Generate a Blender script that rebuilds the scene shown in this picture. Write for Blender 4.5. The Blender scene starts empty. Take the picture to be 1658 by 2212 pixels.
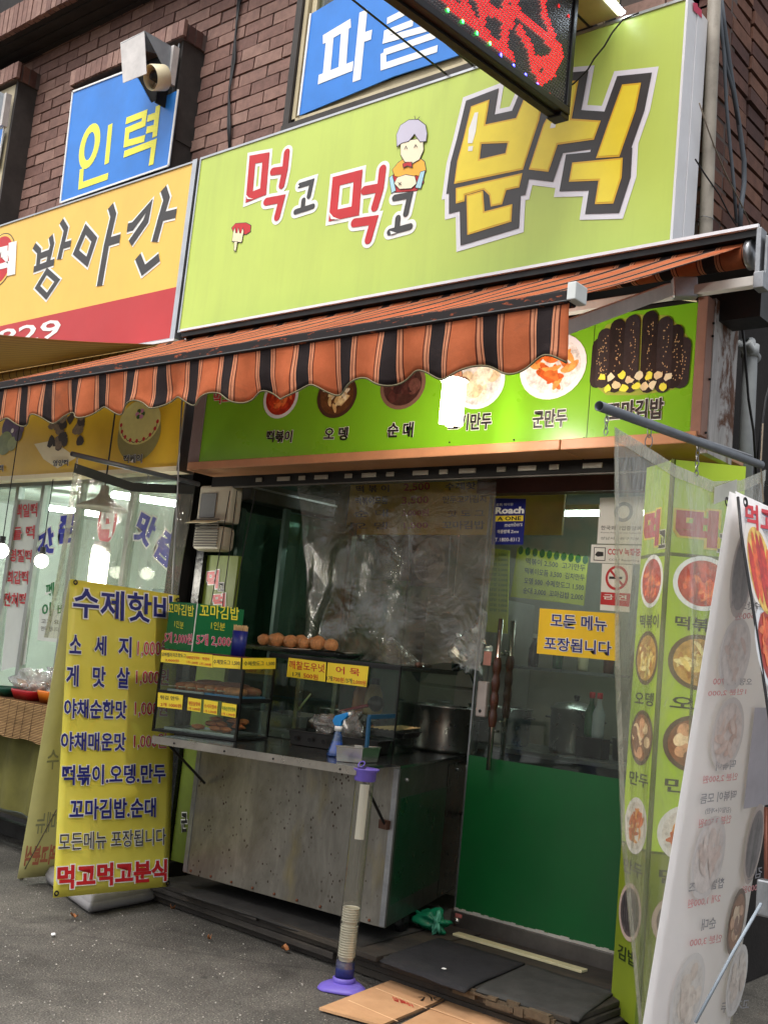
import bpy, math, random
from mathutils import Vector, Matrix, noise
from mathutils.geometry import tessellate_polygon
random.seed(7)
R = math.radians
SC = bpy.context.scene
COL = SC.collection

# ------------------------------------------------------------------ camera, sky, sun, exposure
FOC, CX, CY = 2357.0, 829.0, 1106.0          # focal length and centre on a 1658 x 2212 grid
EYE = Vector((0, 0, 1.4))
vX = Vector((0.76723486, 0.01129087, 0.64126686))
vY = Vector((0.63371555, -0.16731924, -0.75525418))
vZ = Vector((0.09876881, 0.98583811, -0.13552835))
ROT = Matrix((vX, vY, vZ))
cam = bpy.data.cameras.new('camera')
cam.sensor_fit = 'VERTICAL'; cam.sensor_height = 24.0; cam.lens = 24.0 * FOC / 2212.0
cam.clip_start = 0.05; cam.clip_end = 600
co = bpy.data.objects.new('camera', cam); COL.objects.link(co)
co.matrix_world = Matrix.Translation(EYE) @ ROT.to_4x4()
SC.camera = co
w = bpy.data.worlds.new('World'); SC.world = w; w.use_nodes = True
nt = w.node_tree; nt.nodes.clear()
sky = nt.nodes.new('ShaderNodeTexSky'); sky.sky_type = 'NISHITA'; sky.sun_disc = False
sky.sun_elevation = R(60); sky.sun_rotation = R(200); sky.air_density = 1.0; sky.dust_density = 4.0
hs = nt.nodes.new('ShaderNodeHueSaturation'); hs.inputs['Saturation'].default_value = 0.22
bg = nt.nodes.new('ShaderNodeBackground'); bg.inputs[1].default_value = 0.14
wo = nt.nodes.new('ShaderNodeOutputWorld')
nt.links.new(sky.outputs[0], hs.inputs['Color']); nt.links.new(hs.outputs[0], bg.inputs[0]); nt.links.new(bg.outputs[0], wo.inputs[0])
sl = bpy.data.lights.new('sun', 'SUN'); sl.energy = 1.4; sl.angle = R(30); sl.color = (1, .97, .92)
so = bpy.data.objects.new('sun', sl); COL.objects.link(so)
so.rotation_euler = (R(30), 0, R(20))
SC.view_settings.view_transform = 'Standard'; SC.view_settings.look = 'None'
SC.view_settings.exposure = 0.75; SC.view_settings.gamma = 1; SC.view_settings.use_curve_mapping = False
SC.cycles.max_bounces = 10; SC.cycles.transparent_max_bounces = 24
SC.cycles.diffuse_bounces = 4; SC.cycles.caustics_reflective = False; SC.cycles.caustics_refractive = False
SC.cycles.sample_clamp_indirect = 4.0
SC.cycles.use_denoising = True

# ------------------------------------------------------------------ geometry helpers
def ray(px, py): return ROT @ Vector((px - CX, CY - py, -FOC))
def P(px, py, X=None, Y=None, Z=None):
    d = ray(px, py)
    t = (X - EYE.x) / d.x if X is not None else (Y - EYE.y) / d.y if Y is not None else (Z - EYE.z) / d.z
    return EYE + d * t
def proj(p):
    q = ROT.transposed() @ (Vector(p) - EYE)
    return (CX - FOC * q.x / q.z, CY + FOC * q.y / q.z)

class Plane:
    """o origin, u to the right, v up, n towards the viewer"""
    def __init__(s, o, u, v):
        s.o = Vector(o); s.u = Vector(u).normalized(); s.n = s.u.cross(Vector(v)).normalized(); s.v = s.n.cross(s.u)
    def hit(s, p):
        d = ray(*p); t = (s.o - EYE).dot(s.n) / d.dot(s.n); q = EYE + d * t - s.o
        return Vector((q.dot(s.u), q.dot(s.v)))
    def at(s, a, off=0.0): return s.o + s.u * a[0] + s.v * a[1] + s.n * off
def planeY(Y): return Plane((0, Y, 0), (1, 0, 0), (0, 0, 1))
def planeX(X): return Plane((X, 0, 0), (0, 1, 0), (0, 0, 1))

WL = {}
def wloc(o): return WL.get(o.name, Vector((0, 0, 0))) if o else Vector((0, 0, 0))
def tag(o, label=None, cat=None, group=None, kind=None):
    if label: o['label'] = label
    if cat: o['category'] = cat
    if group: o['group'] = group
    if kind: o['kind'] = kind
    return o
def thing(name, loc, label, cat, group=None):
    o = bpy.data.objects.new(name, None); COL.objects.link(o); o.location = loc; o.empty_display_size = .1
    WL[o.name] = Vector(loc)
    return tag(o, label, cat, group)

class MB:
    def __init__(s): s.v = []; s.f = []
    def add(s, pts, faces):
        b = len(s.v); s.v += [Vector(p) for p in pts]; s.f += [tuple(i + b for i in f) for f in faces]; return s
    def quad(s, a, b, c, d): return s.add([a, b, c, d], [(0, 1, 2, 3)])
    def hexa(s, p):   # bottom 4 ccw, top 4 ccw
        return s.add(p, [(3, 2, 1, 0), (4, 5, 6, 7), (0, 1, 5, 4), (1, 2, 6, 5), (2, 3, 7, 6), (3, 0, 4, 7)])
    def box(s, lo, hi):
        (a, b, c), (d, e, f) = lo, hi
        return s.hexa([(a, b, c), (d, b, c), (d, e, c), (a, e, c), (a, b, f), (d, b, f), (d, e, f), (a, e, f)])
    def obox(s, c, ax, ay, az):   # centre and three half vectors
        c, ax, ay, az = map(Vector, (c, ax, ay, az))
        return s.hexa([c - ax - ay - az, c + ax - ay - az, c + ax + ay - az, c - ax + ay - az,
                       c - ax - ay + az, c + ax - ay + az, c + ax + ay + az, c - ax + ay + az])
    def bar(s, a, b, w, h, up=(0, 0, 1)):
        a, b = Vector(a), Vector(b); d = (b - a); up = Vector(up)
        x = d.cross(up).normalized() * w / 2; z = x.cross(d).normalized() * h / 2
        return s.obox((a + b) / 2, d / 2, x * -1, z)
    def wall(s, foot, z0, z1):    # prism on a footprint polygon
        n = len(foot); pts = [(p[0], p[1], z0) for p in foot] + [(p[0], p[1], z1) for p in foot]
        return s.add(pts, [tuple(reversed(range(n))), tuple(range(n, 2 * n))] + [(i, (i + 1) % n, n + (i + 1) % n, n + i) for i in range(n)])
    def slab(s, pl, poly, d0, d1):  # polygon in plane coordinates, extruded from d0 to d1 along the normal
        n = len(poly); pts = [pl.at(p, d0) for p in poly] + [pl.at(p, d1) for p in poly]
        fs = [(i, (i + 1) % n, n + (i + 1) % n, n + i) for i in range(n)]
        b = len(s.v); s.add(pts, fs)
        for t in tessellate_polygon([[Vector((p[0], p[1], 0)) for p in poly]]):
            s.f.append(tuple(b + n + i for i in t)); s.f.append(tuple(b + i for i in reversed(t)))
        return s
    def tube(s, path, r, seg=8, cap=True):
        path = [Vector(p) for p in path]; rings = []; b = len(s.v); up = None
        for i, p in enumerate(path):
            d = (path[min(i + 1, len(path) - 1)] - path[max(i - 1, 0)]).normalized()
            if up is None: up = Vector((0, 0, 1)) if abs(d.z) < .9 else Vector((1, 0, 0))
            x = d.cross(up).normalized(); y = x.cross(d).normalized(); up = y
            rr = r[i] if isinstance(r, (list, tuple)) else r
            for k in range(seg):
                a = 2 * math.pi * k / seg; s.v.append(p + (x * math.cos(a) + y * math.sin(a)) * rr)
        for i in range(len(path) - 1):
            for k in range(seg):
                k2 = (k + 1) % seg; s.f.append((b + i * seg + k, b + i * seg + k2, b + (i + 1) * seg + k2, b + (i + 1) * seg + k))
        if cap:
            s.f.append(tuple(b + k for k in reversed(range(seg)))); e = b + (len(path) - 1) * seg
            s.f.append(tuple(e + k for k in range(seg)))
        return s
    def lathe(s, prof, o, seg=20, axis=None):
        o = Vector(o); b = len(s.v); z = Vector(axis or (0, 0, 1)).normalized()
        x = z.orthogonal().normalized() if axis else Vector((1, 0, 0)); y = z.cross(x)
        for r, h in prof:
            for k in range(seg):
                a = 2 * math.pi * k / seg; s.v.append(o + (x * math.cos(a) + y * math.sin(a)) * r + z * h)
        for i in range(len(prof) - 1):
            for k in range(seg):
                k2 = (k + 1) % seg; s.f.append((b + i * seg + k, b + i * seg + k2, b + (i + 1) * seg + k2, b + (i + 1) * seg + k))
        return s
    def grid(s, fn, nu, nv):
        b = len(s.v)
        for j in range(nv + 1):
            for i in range(nu + 1): s.v.append(Vector(fn(i / nu, j / nv)))
        for j in range(nv):
            for i in range(nu):
                a = b + j * (nu + 1) + i; s.f.append((a, a + 1, a + nu + 2, a + nu + 1))
        return s
    def blob(s, c, r, amp=.15, seed=0, seg=12, rings=8):
        c = Vector(c); b = len(s.v); r = Vector(r if isinstance(r, (tuple, list)) else (r, r, r))
        for j in range(rings + 1):
            th = math.pi * j / rings
            for k in range(seg):
                ph = 2 * math.pi * k / seg; d = Vector((math.sin(th) * math.cos(ph), math.sin(th) * math.sin(ph), math.cos(th)))
                m = 1 + amp * noise.noise(d * 1.7 + Vector((seed * 3.1, seed, 0)))
                s.v.append(c + Vector((d.x * r.x, d.y * r.y, d.z * r.z)) * m)
        for j in range(rings):
            for k in range(seg):
                k2 = (k + 1) % seg; s.f.append((b + j * seg + k, b + (j + 1) * seg + k, b + (j + 1) * seg + k2, b + j * seg + k2))
        return s
    def build(s, name, m, parent=None, smooth=False, bevel=0, uv=None, solid=0, sub=0):
        off = wloc(parent)
        me = bpy.data.meshes.new(name); me.from_pydata([v - off for v in s.v], [], s.f)
        if smooth:
            for p in me.polygons: p.use_smooth = True
        me.materials.append(m)
        if uv:
            ul = me.uv_layers.new(name='UVMap')
            for l in me.loops: ul.data[l.index].uv = uv(s.v[l.vertex_index])
        me.update()
        o = bpy.data.objects.new(name, me); COL.objects.link(o)
        if parent: o.parent = parent
        WL[o.name] = off
        if solid: md = o.modifiers.new('solid', 'SOLIDIFY'); md.thickness = solid
        if sub: md = o.modifiers.new('sub', 'SUBSURF'); md.levels = sub; md.render_levels = sub
        if bevel:
            md = o.modifiers.new('bevel', 'BEVEL'); md.width = bevel; md.segments = 2; md.limit_method = 'ANGLE'
        return o

# ------------------------------------------------------------------ materials
def S(r, g, b):
    f = lambda c: (c / 255 / 12.92) if c / 255 <= .04045 else ((c / 255 + .055) / 1.055) ** 2.4
    return (f(r), f(g), f(b), 1)
MC = {}
class NT:
    def __init__(s, name):
        s.m = bpy.data.materials.new(name); s.m.use_nodes = True; s.t = s.m.node_tree; s.t.nodes.clear()
        s.out = s.n('ShaderNodeOutputMaterial')
    def n(s, ty, **k):
        x = s.t.nodes.new(ty)
        for a, b in k.items(): setattr(x, a, b)
        return x
    def l(s, a, b): s.t.links.new(a, b)
    def noise(s, scale, detail=4, rough=.6, vec=None, dist=0):
        x = s.n('ShaderNodeTexNoise'); x.inputs['Scale'].default_value = scale; x.inputs['Detail'].default_value = detail
        x.inputs['Roughness'].default_value = rough; x.inputs['Distortion'].default_value = dist
        if vec: s.l(vec, x.inputs['Vector'])
        return x.outputs['Fac']
    def pos(s, scale=(1, 1, 1)):
        g = s.n('ShaderNodeNewGeometry'); m = s.n('ShaderNodeMapping'); m.inputs['Scale'].default_value = scale
        s.l(g.outputs['Position'], m.inputs['Vector']); return m.outputs[0]
    def ramp(s, fac, stops, interp='LINEAR'):
        r = s.n('ShaderNodeValToRGB'); e = r.color_ramp.elements; r.color_ramp.interpolation = interp
        while len(e) < len(stops): e.new(.5)
        for i, (p, c) in enumerate(stops):
            e[i].position = p; e[i].color = c if len(c) == 4 else (*c, 1)
        s.l(fac, r.inputs[0]); return r.outputs[0]
    def mix(s, f, a, b, mode='MIX'):
        x = s.n('ShaderNodeMix', data_type='RGBA', blend_type=mode)
        for v, i in ((f, 0), (a, 6), (b, 7)):
            if isinstance(v, (int, float)): x.inputs[i].default_value = v
            elif isinstance(v, tuple): x.inputs[i].default_value = v
            else: s.l(v, x.inputs[i])
        return x.outputs[2]
    def math(s, op, a, b=0, c=0):
        x = s.n('ShaderNodeMath', operation=op)
        for i, v in enumerate((a, b, c)):
            if isinstance(v, (int, float)): x.inputs[i].default_value = v
            else: s.l(v, x.inputs[i])
        return x.outputs[0]
    def bump(s, h, strength=.3, dist=.01):
        b = s.n('ShaderNodeBump'); b.inputs['Strength'].default_value = strength; b.inputs['Distance'].default_value = dist
        s.l(h, b.inputs['Height']); return b.outputs[0]
    def bsdf(s, col, rough=.5, metal=0, spec=.5, normal=None, **k):
        x = s.n('ShaderNodeBsdfPrincipled')
        for v, nme in ((col, 'Base Color'), (rough, 'Roughness'), (metal, 'Metallic'), (spec, 'Specular IOR Level')):
            if isinstance(v, (int, float, tuple)): x.inputs[nme].default_value = v
            else: s.l(v, x.inputs[nme])
        if normal: s.l(normal, x.inputs['Normal'])
        for a, b in k.items():
            a = a.replace('_', ' ')
            if isinstance(b, (int, float, tuple)): x.inputs[a].default_value = b
            else: s.l(b, x.inputs[a])
        s.l(x.outputs[0], s.out.inputs[0]); return x

def mat(name, rgb, rough=.5, metal=0, var=.12, scale=6, bump=0, bscale=60, spec=.4, dirt=None, damt=.0, dscale=(3, 3, 1), **k):
    """a plain material with uneven tone, worn patches and fine relief"""
    if name in MC: return MC[name]
    t = NT(name); c = S(*rgb)
    n1 = t.noise(scale, 6, .65, t.pos())
    dark = tuple(v * (1 - var * 1.6) for v in c[:3]) + (1,); lite = tuple(min(1, v * (1 + var)) for v in c[:3]) + (1,)
    col = t.ramp(n1, [(.25, dark), (.75, lite)])
    if damt:
        n2 = t.noise(1.0, 8, .7, t.pos(dscale))
        f = t.ramp(n2, [(.48, (0, 0, 0)), (.72, (1, 1, 1))])
        col = t.mix(t.math('MULTIPLY', f, damt), col, S(*(dirt or (60, 52, 45))))
    rr = t.math('ADD', t.math('MULTIPLY', t.noise(scale * 3, 3, .6, t.pos()), .2), rough - .1)
    nm = t.bump(t.noise(bscale, 5, .6, t.pos()), bump, .004) if bump else None
    t.bsdf(col, rr, metal, spec, nm, **k)
    MC[name] = t.m; return t.m

def emis(name, rgb, strength, body=(220, 220, 220)):
    if name in MC: return MC[name]
    t = NT(name); t.bsdf(S(*body), .5, 0, .4, None, Emission_Color=S(*rgb), Emission_Strength=strength)
    MC[name] = t.m; return t.m

def film(name, tint=(245, 246, 240), haze=.12, gloss=.1, wrinkle=8, streak=(3, 3, .7), hazecol=(205, 205, 190), fres=1.2, rough=.12, wstr=.5):
    """clear sheet: see-through, with milky haze, creases and shine"""
    if name in MC: return MC[name]
    t = NT(name)
    nz = t.noise(wrinkle, 5, .62, t.pos(streak), .8)
    nm = t.bump(nz, wstr, .03)
    tr = t.n('ShaderNodeBsdfTransparent'); tr.inputs[0].default_value = S(*tint)
    gl = t.n('ShaderNodeBsdfGlossy'); gl.inputs['Roughness'].default_value = rough; t.l(nm, gl.inputs['Normal'])
    df = t.n('ShaderNodeBsdfDiffuse'); df.inputs[0].default_value = S(*hazecol)
    tl = t.n('ShaderNodeBsdfTranslucent'); tl.inputs[0].default_value = S(*hazecol)
    m0 = t.n('ShaderNodeMixShader'); m0.inputs[0].default_value = .45; t.l(df.outputs[0], m0.inputs[1]); t.l(tl.outputs[0], m0.inputs[2])
    hz = t.ramp(t.noise(wrinkle * .6, 6, .7, t.pos(streak), 1.5), [(.35, (haze * .35,) * 3), (.7, (min(1, haze * 1.9),) * 3)])
    m1 = t.n('ShaderNodeMixShader'); t.l(hz, m1.inputs[0]); t.l(tr.outputs[0], m1.inputs[1]); t.l(m0.outputs[0], m1.inputs[2])
    lw = t.n('ShaderNodeLayerWeight'); lw.inputs[0].default_value = .5; t.l(nm, lw.inputs['Normal'])
    fz = t.math('MULTIPLY', t.math('POWER', lw.outputs['Facing'], 4.0), .8)
    m2 = t.n('ShaderNodeMixShader'); t.l(t.math('MINIMUM', t.math('MULTIPLY', t.math('ADD', fz, .03 + gloss * .25), fres), .95), m2.inputs[0])
    t.l(m1.outputs[0], m2.inputs[1]); t.l(gl.outputs[0], m2.inputs[2]); t.l(m2.outputs[0], t.out.inputs[0])
    MC[name] = t.m; return t.m

M_white = mat('white_print', (238, 238, 234), .45, var=.04)
M_black = mat('black_print', (28, 27, 27), .45, var=.1)
M_charc = mat('charcoal_print', (62, 60, 60), .45, var=.08)
M_red = mat('red_print', (196, 40, 44), .42, var=.1)
M_navy = mat('navy_print', (36, 40, 120), .5, var=.1)
M_yel = mat('yellow_print', (246, 222, 60), .5, var=.06)
M_cream = mat('cream_print', (238, 226, 190), .5, var=.06)
M_iron = mat('dark_iron', (42, 41, 42), .5, .5, var=.3, bump=.2)
M_alu = mat('aluminium', (185, 187, 190), .35, .85, var=.12, bump=.05)
M_galv = mat('galvanised_steel', (150, 152, 155), .4, .8, var=.2, scale=15, bump=.1)
M_steel = mat('stainless_steel', (190, 188, 182), .24, .95, var=.1)
M_blackpl = mat('black_plastic', (22, 22, 23), .4, var=.2)
M_dark = mat('dark_void', (16, 15, 15), .85, var=.3)
M_glass = film('window_glass', (240, 246, 242), .02, .05, 3, (1, 1, 1), (180, 190, 185), 1.0, .02, .03)

# ------------------------------------------------------------------ flat print: text, traced marks, pictures
_TC = {}
def text_tris(body, bold):
    k = (body, round(bold, 4))
    if k in _TC: return _TC[k]
    c = bpy.data.curves.new('t', 'FONT'); c.body = body; c.offset = bold; c.resolution_u = 2; c.fill_mode = 'FRONT'
    o = bpy.data.objects.new('t', c); COL.objects.link(o)
    bpy.context.view_layer.update()
    dg = bpy.context.evaluated_depsgraph_get()
    me = bpy.data.meshes.new_from_object(o.evaluated_get(dg))
    r = ([(v.co.x, v.co.y) for v in me.vertices], [tuple(p.vertices) for p in me.polygons])
    bpy.data.objects.remove(o); bpy.data.curves.remove(c); bpy.data.meshes.remove(me)
    _TC[k] = r; return r
def T(par, body, pl, a, b, c, m, bold=.015, out=None, off=.003, name='lettering', d=None, mirror=False, local=False):
    """body stretched onto the box with foot a-b and top-left c (grid pixels on plane pl)"""
    A, B, Cc = [Vector(q) if local else pl.hit(q) for q in (a, b, c)]
    U, V = B - A, Cc - A
    bx = text_tris(body, 0)[0]
    x0, x1 = min(p[0] for p in bx), max(p[0] for p in bx); y0, y1 = min(p[1] for p in bx), max(p[1] for p in bx)
    layers = ([(out[0], bold + out[1], off - .0012, name + '_outline')] if out else []) + [(m, bold, off, name)]
    for mm, bd, of, nm in layers:
        vs, fs = text_tris(body, bd)
        mb = MB(); pts = []
        for x, y in vs:
            s_, t_ = (x - x0) / (x1 - x0), (y - y0) / (y1 - y0)
            if mirror: s_ = 1 - s_
            pts.append(pl.at(A + U * s_ + V * t_, of))
        mb.add(pts, fs); mb.build(nm, mm, par)
def off_poly(p, d):
    n = len(p); area = sum(p[i][0] * p[(i + 1) % n][1] - p[(i + 1) % n][0] * p[i][1] for i in range(n))
    sg = 1 if area > 0 else -1; r = []
    for i in range(n):
        a, b, c = Vector(p[i - 1]), Vector(p[i]), Vector(p[(i + 1) % n])
        d1 = (b - a).normalized(); d2 = (c - b).normalized(); n1 = Vector((d1.y, -d1.x)) * sg; n2 = Vector((d2.y, -d2.x)) * sg
        m = (n1 + n2); L = m.length
        if L < 1e-4: r.append(b + n1 * d); continue
        m = m / L; k = min(1 / max(m.dot(n1), .35), 2.2); r.append(b + m * d * k)
    return r
def shape(par, pl, polys, m, off, name='mark', grow=0, holes=None, local=False):
    mb = MB()
    for i, p in enumerate(polys):
        q = [Vector(x) if local else pl.hit(x) for x in p]
        if grow: q = off_poly(q, grow)
        loops = [q]
        if holes and holes.get(i) and grow < .02:
            hq = [Vector(x) if local else pl.hit(x) for x in holes[i]]
            loops.append(off_poly(hq, -grow) if grow else hq)
        flat = [v for L in loops for v in L]; b = len(mb.v); mb.v += [pl.at(v, off + i * .00012) for v in flat]
        for t in tessellate_polygon([[Vector((v[0], v[1], 0)) for v in L] for L in loops]):
            mb.f.append(tuple(b + k for k in t))
    return mb.build(name, m, par)
def stroke_sides(pts, w):
    pts = [Vector(p) for p in pts]; n = len(pts); closed = (pts[0] - pts[-1]).length < 1e-5
    if closed: pts = pts[:-1]; n -= 1
    L = []; Rr = []
    for i in range(n):
        if closed: d1 = (pts[i] - pts[i - 1]).normalized(); d2 = (pts[(i + 1) % n] - pts[i]).normalized()
        else:
            d1 = (pts[i] - pts[i - 1]).normalized() if i else (pts[1] - pts[0]).normalized()
            d2 = (pts[i + 1] - pts[i]).normalized() if i < n - 1 else d1
        n1 = Vector((-d1.y, d1.x)); n2 = Vector((-d2.y, d2.x)); m = (n1 + n2)
        m = m.normalized() if m.length > 1e-4 else n1
        k = min(1 / max(m.dot(n1), .4), 1.6); L.append(pts[i] + m * w / 2 * k); Rr.append(pts[i] - m * w / 2 * k)
    return pts, L, Rr, closed
def stroke_poly(pts, w, rnd=True):
    pts, L, Rr, closed = stroke_sides(pts, w)
    def cap(c, d, w):
        nn = Vector((-d.y, d.x)); return [c + (d * math.sin(a) - nn * math.cos(a) * 1) * w / 2 for a in (R(30), R(60), R(90), R(120), R(150))]
    de = (pts[-1] - pts[-2]).normalized(); ds = (pts[0] - pts[1]).normalized()
    out = list(Rr)
    if rnd: out += cap(pts[-1], de, w)
    out += list(reversed(L))
    if rnd: out += cap(pts[0], ds, w)
    return out
def strokes(par, pl, lines, w, layers, off, name='lettering', local=False, rnd=True):
    """lines: lists of grid pixels; layers: (material, extra width, name)"""
    for j, (m, ex, nm) in enumerate(layers):
        mb = MB()
        for i, ln in enumerate(lines):
            q = [Vector(x) if local else pl.hit(x) for x in ln]; of = off + j * .0022 + i * .00012
            pts, L, Rr, closed = stroke_sides(q, w + ex); n = len(pts); b = len(mb.v)
            mb.v += [pl.at(v, of) for v in L] + [pl.at(v, of) for v in Rr]
            for k in range(n if closed else n - 1): k2 = (k + 1) % n; mb.f.append((b + n + k, b + n + k2, b + k2, b + k))
            if rnd and not closed:
                for c_, d in ((pts[0], (pts[0] - pts[1]).normalized()), (pts[-1], (pts[-1] - pts[-2]).normalized())):
                    nn = Vector((-d.y, d.x)); b = len(mb.v)
                    mb.v += [pl.at(c_ + (d * math.sin(R(a)) - nn * math.cos(R(a))) * (w + ex) / 2, of) for a in range(0, 181, 20)]
                    mb.f.append(tuple(range(b, b + 10)))
        mb.build(nm or name, m, par)
def ell(pl, c, rx, ry, n=28, a0=0, rot=0):
    c = Vector(c); r = []
    for k in range(n):
        a = 2 * math.pi * k / n; x, y = rx * math.cos(a), ry * math.sin(a)
        r.append(c + Vector((x * math.cos(rot) - y * math.sin(rot), x * math.sin(rot) + y * math.cos(rot))))
    return r
def bean(c, l, w, rot, bend=.3, n=14):
    r = []
    for k in range(n):
        a = 2 * math.pi * k / n; x = l * math.cos(a); y = w * math.sin(a) + bend * l * (math.cos(a) ** 2 - .5)
        r.append(Vector((c[0] + x * math.cos(rot) - y * math.sin(rot), c[1] + x * math.sin(rot) + y * math.cos(rot))))
    return r
FOOD = {
 'tteok': ((225, 228, 232), (170, 40, 20), [(222, 88, 38), (235, 120, 60), (196, 60, 25)], 'bean'),
 'noodle': ((70, 45, 35), (96, 60, 30), [(235, 215, 160), (214, 180, 120), (245, 232, 200)], 'bean'),
 'sundae': ((120, 90, 75), (60, 35, 30), [(72, 38, 34), (96, 60, 52), (50, 26, 26)], 'disc'),
 'dump': ((240, 240, 240), (225, 220, 215), [(240, 222, 190), (228, 205, 165), (250, 238, 215)], 'disc'),
 'fried': ((244, 240, 242), (238, 228, 224), [(226, 112, 44), (240, 160, 80), (205, 90, 30)], 'bean'),
 'soup': ((90, 72, 50), (180, 140, 70), [(216, 190, 110), (170, 120, 60), (236, 216, 150)], 'bean'),
 'stew': ((80, 60, 45), (130, 80, 50), [(205, 150, 110), (232, 200, 160), (120, 80, 60)], 'disc'),
 'lilac': ((150, 144, 160), (118, 110, 130), [(140, 132, 150), (96, 88, 110), (160, 152, 166)], 'bean'),
 'pale': ((215, 205, 200), (225, 205, 195), [(216, 178, 160), (205, 160, 140), (228, 198, 180)], 'bean'),
 'eggs': ((226, 222, 218), (222, 214, 206), [(226, 208, 190), (214, 194, 176), (236, 222, 206)], 'disc'),
 'rolls': ((180, 160, 150), (90, 80, 80), [(60, 56, 58), (84, 78, 80), (44, 42, 44)], 'roll'),
 'hot': ((240, 232, 225), (236, 190, 90), [(208, 50, 30), (232, 96, 40), (190, 40, 30)], 'roll'),
}
def food(par, pl, c, rx, ry, kind, off=.003, n=16, emit=0, local=False, name='food_picture', seed=None, pale=0):
    plate, sauce, cols, sh = FOOD[kind]; c = Vector(c) if local else pl.hit(c)
    rnd = random.Random(seed if seed is not None else int(abs(c.x * 1000) + abs(c.y * 777)))
    def g(q): return tuple(int(v + (228 - v) * pale) for v in q)
    def mm(q, tag_):
        nme = 'print_%d_%d_%d_%s%s' % (*q, tag_ + ('w' if pale else ''), 'e%d' % round(emit * 100) if emit else '')
        if nme in MC: return MC[nme]
        t = NT(nme); nz = t.noise(38, 3, .6, t.pos()); am = 0 if tag_ == 'p' else (1 if not pale else .35)
        b = S(*q); col = t.ramp(nz, [(.3, tuple(v * (.92 - .3 * am) for v in b[:3])), (.5, b), (.72, tuple(min(1, v * (1.02 + .3 * am) + .01 * am) for v in b[:3]))])
        x = t.bsdf(col, .45, 0, .4)
        if emit: t.l(col, x.inputs['Emission Color']); x.inputs['Emission Strength'].default_value = emit
        MC[nme] = t.m; return t.m
    root = shape(par, pl, [ell(pl, c, rx, ry)], mm(g(plate), 'p'), off, name, local=True)
    shape(root, pl, [ell(pl, c, rx * .84, ry * .84)], mm(g(sauce), 's'), off + .0006, 'picture_detail', local=True)
    buckets = [[] for _ in cols]
    for i in range(n):
        if sh == 'disc':
            a = rnd.random() * 6.28; q = math.sqrt(rnd.random()) * .62
            pt = (c.x + math.cos(a) * q * rx, c.y + math.sin(a) * q * ry); poly = ell(pl, pt, rx * .24, ry * .21, 14, rot=rnd.random())
        elif sh == 'bean':
            a = rnd.random() * 6.28; q = math.sqrt(rnd.random()) * .56
            pt = (c.x + math.cos(a) * q * rx, c.y + math.sin(a) * q * ry); sc = min(rx, ry)
            poly = bean(pt, sc * rnd.uniform(.24, .36), sc * rnd.uniform(.08, .13), rnd.uniform(-1, 2.2), rnd.uniform(-.3, .3))
        else:
            k = (i + .5) / n * 2 - 1; pt = (c.x + k * rx * .72, c.y + rnd.uniform(-.08, .08) * ry); hh = ry * .74 * math.sqrt(max(.1, 1 - k * k * .7))
            poly = bean(pt, hh, rx * .85 / n, math.pi / 2 + rnd.uniform(-.06, .06), 0)
        buckets[i % len(cols)].append((i, poly))
    for bi, bk in enumerate(buckets):
        mb = MB()
        for i, poly in bk:
            b = len(mb.v); cc = sum((Vector((q[0], q[1])) for q in poly), Vector((0, 0))) / len(poly)
            mb.v += [pl.at(q, off + .001 + i * .00008) for q in poly] + [pl.at(cc, off + .001 + i * .00008)]
            mb.f += [(b + k, b + (k + 1) % len(poly), b + len(poly)) for k in range(len(poly))]
        mb.build('picture_detail', mm(g(cols[bi]), 'c'), root)
    return root
def rect(pl, p, q): a, b = pl.hit(p), pl.hit(q); return a, b
def board(par, pl, px4, thick, m, name='panel', back=True, bevel=0):
    """a board whose front face has the four corners px4 (grid pixels) on pl, thick backwards"""
    poly = [pl.hit(p) for p in px4]
    return MB().slab(pl, poly, -thick, 0).build(name, m, par, bevel=bevel)

# ------------------------------------------------------------------ photo crops -> grid pixels
def K(x0, y0, s): return lambda x, y: ((x0 + s * x) / 1.4614, (y0 + s * y) / 1.4614)
c1, c2, c3, c4 = K(0, 0, .731), K(1212, 0, .7304), K(0, 850, .731), K(1212, 850, .7304)
c5, c6, c7, c8 = K(0, 1650, .731), K(1212, 1650, .7304), K(0, 2400, .731), K(1212, 2400, .7304)
r1, r2, r3, r4 = K(2023, 0, .3617), K(2023, 650, .4069), K(1750, 1300, .452), K(1750, 2232, .452)
r5, r6, r7, r8 = K(900, 2150, .398), K(450, 1850, .4524), K(0, 0, .4222), K(1150, 0, .5127)
s1, s2, s3, s4 = K(0, 1400, .4222), K(0, 2100, .3844), K(600, 1450, .3619), K(1000, 1450, .3619)
s5, s6, s7, s8 = K(1000, 1900, .3378), K(560, 650, .5428), K(950, 2750, .4524), K(2123, 1450, .3614)

# ------------------------------------------------------------------ ground
t = NT('asphalt')
p_ = t.pos(); v_ = t.n('ShaderNodeTexVoronoi'); v_.inputs['Scale'].default_value = 95; t.l(p_, v_.inputs['Vector'])
v2 = t.n('ShaderNodeTexVoronoi'); v2.inputs['Scale'].default_value = 120; t.l(p_, v2.inputs['Vector'])
base_ = t.ramp(t.noise(1.3, 8, .65, p_), [(.3, S(54, 52, 48)), (.5, S(80, 77, 72)), (.72, S(108, 104, 97))])
chip = t.ramp(t.n('ShaderNodeSeparateColor').outputs[0], [(.82, (0, 0, 0)), (.88, (1, 1, 1))])
sc_ = t.t.nodes[-1] if False else [n for n in t.t.nodes if n.bl_idname == 'ShaderNodeSeparateColor'][0]
t.l(v2.outputs['Color'], sc_.inputs[0])
near = t.ramp(v2.outputs['Distance'], [(.25, (1, 1, 1)), (.38, (0, 0, 0))])
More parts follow.
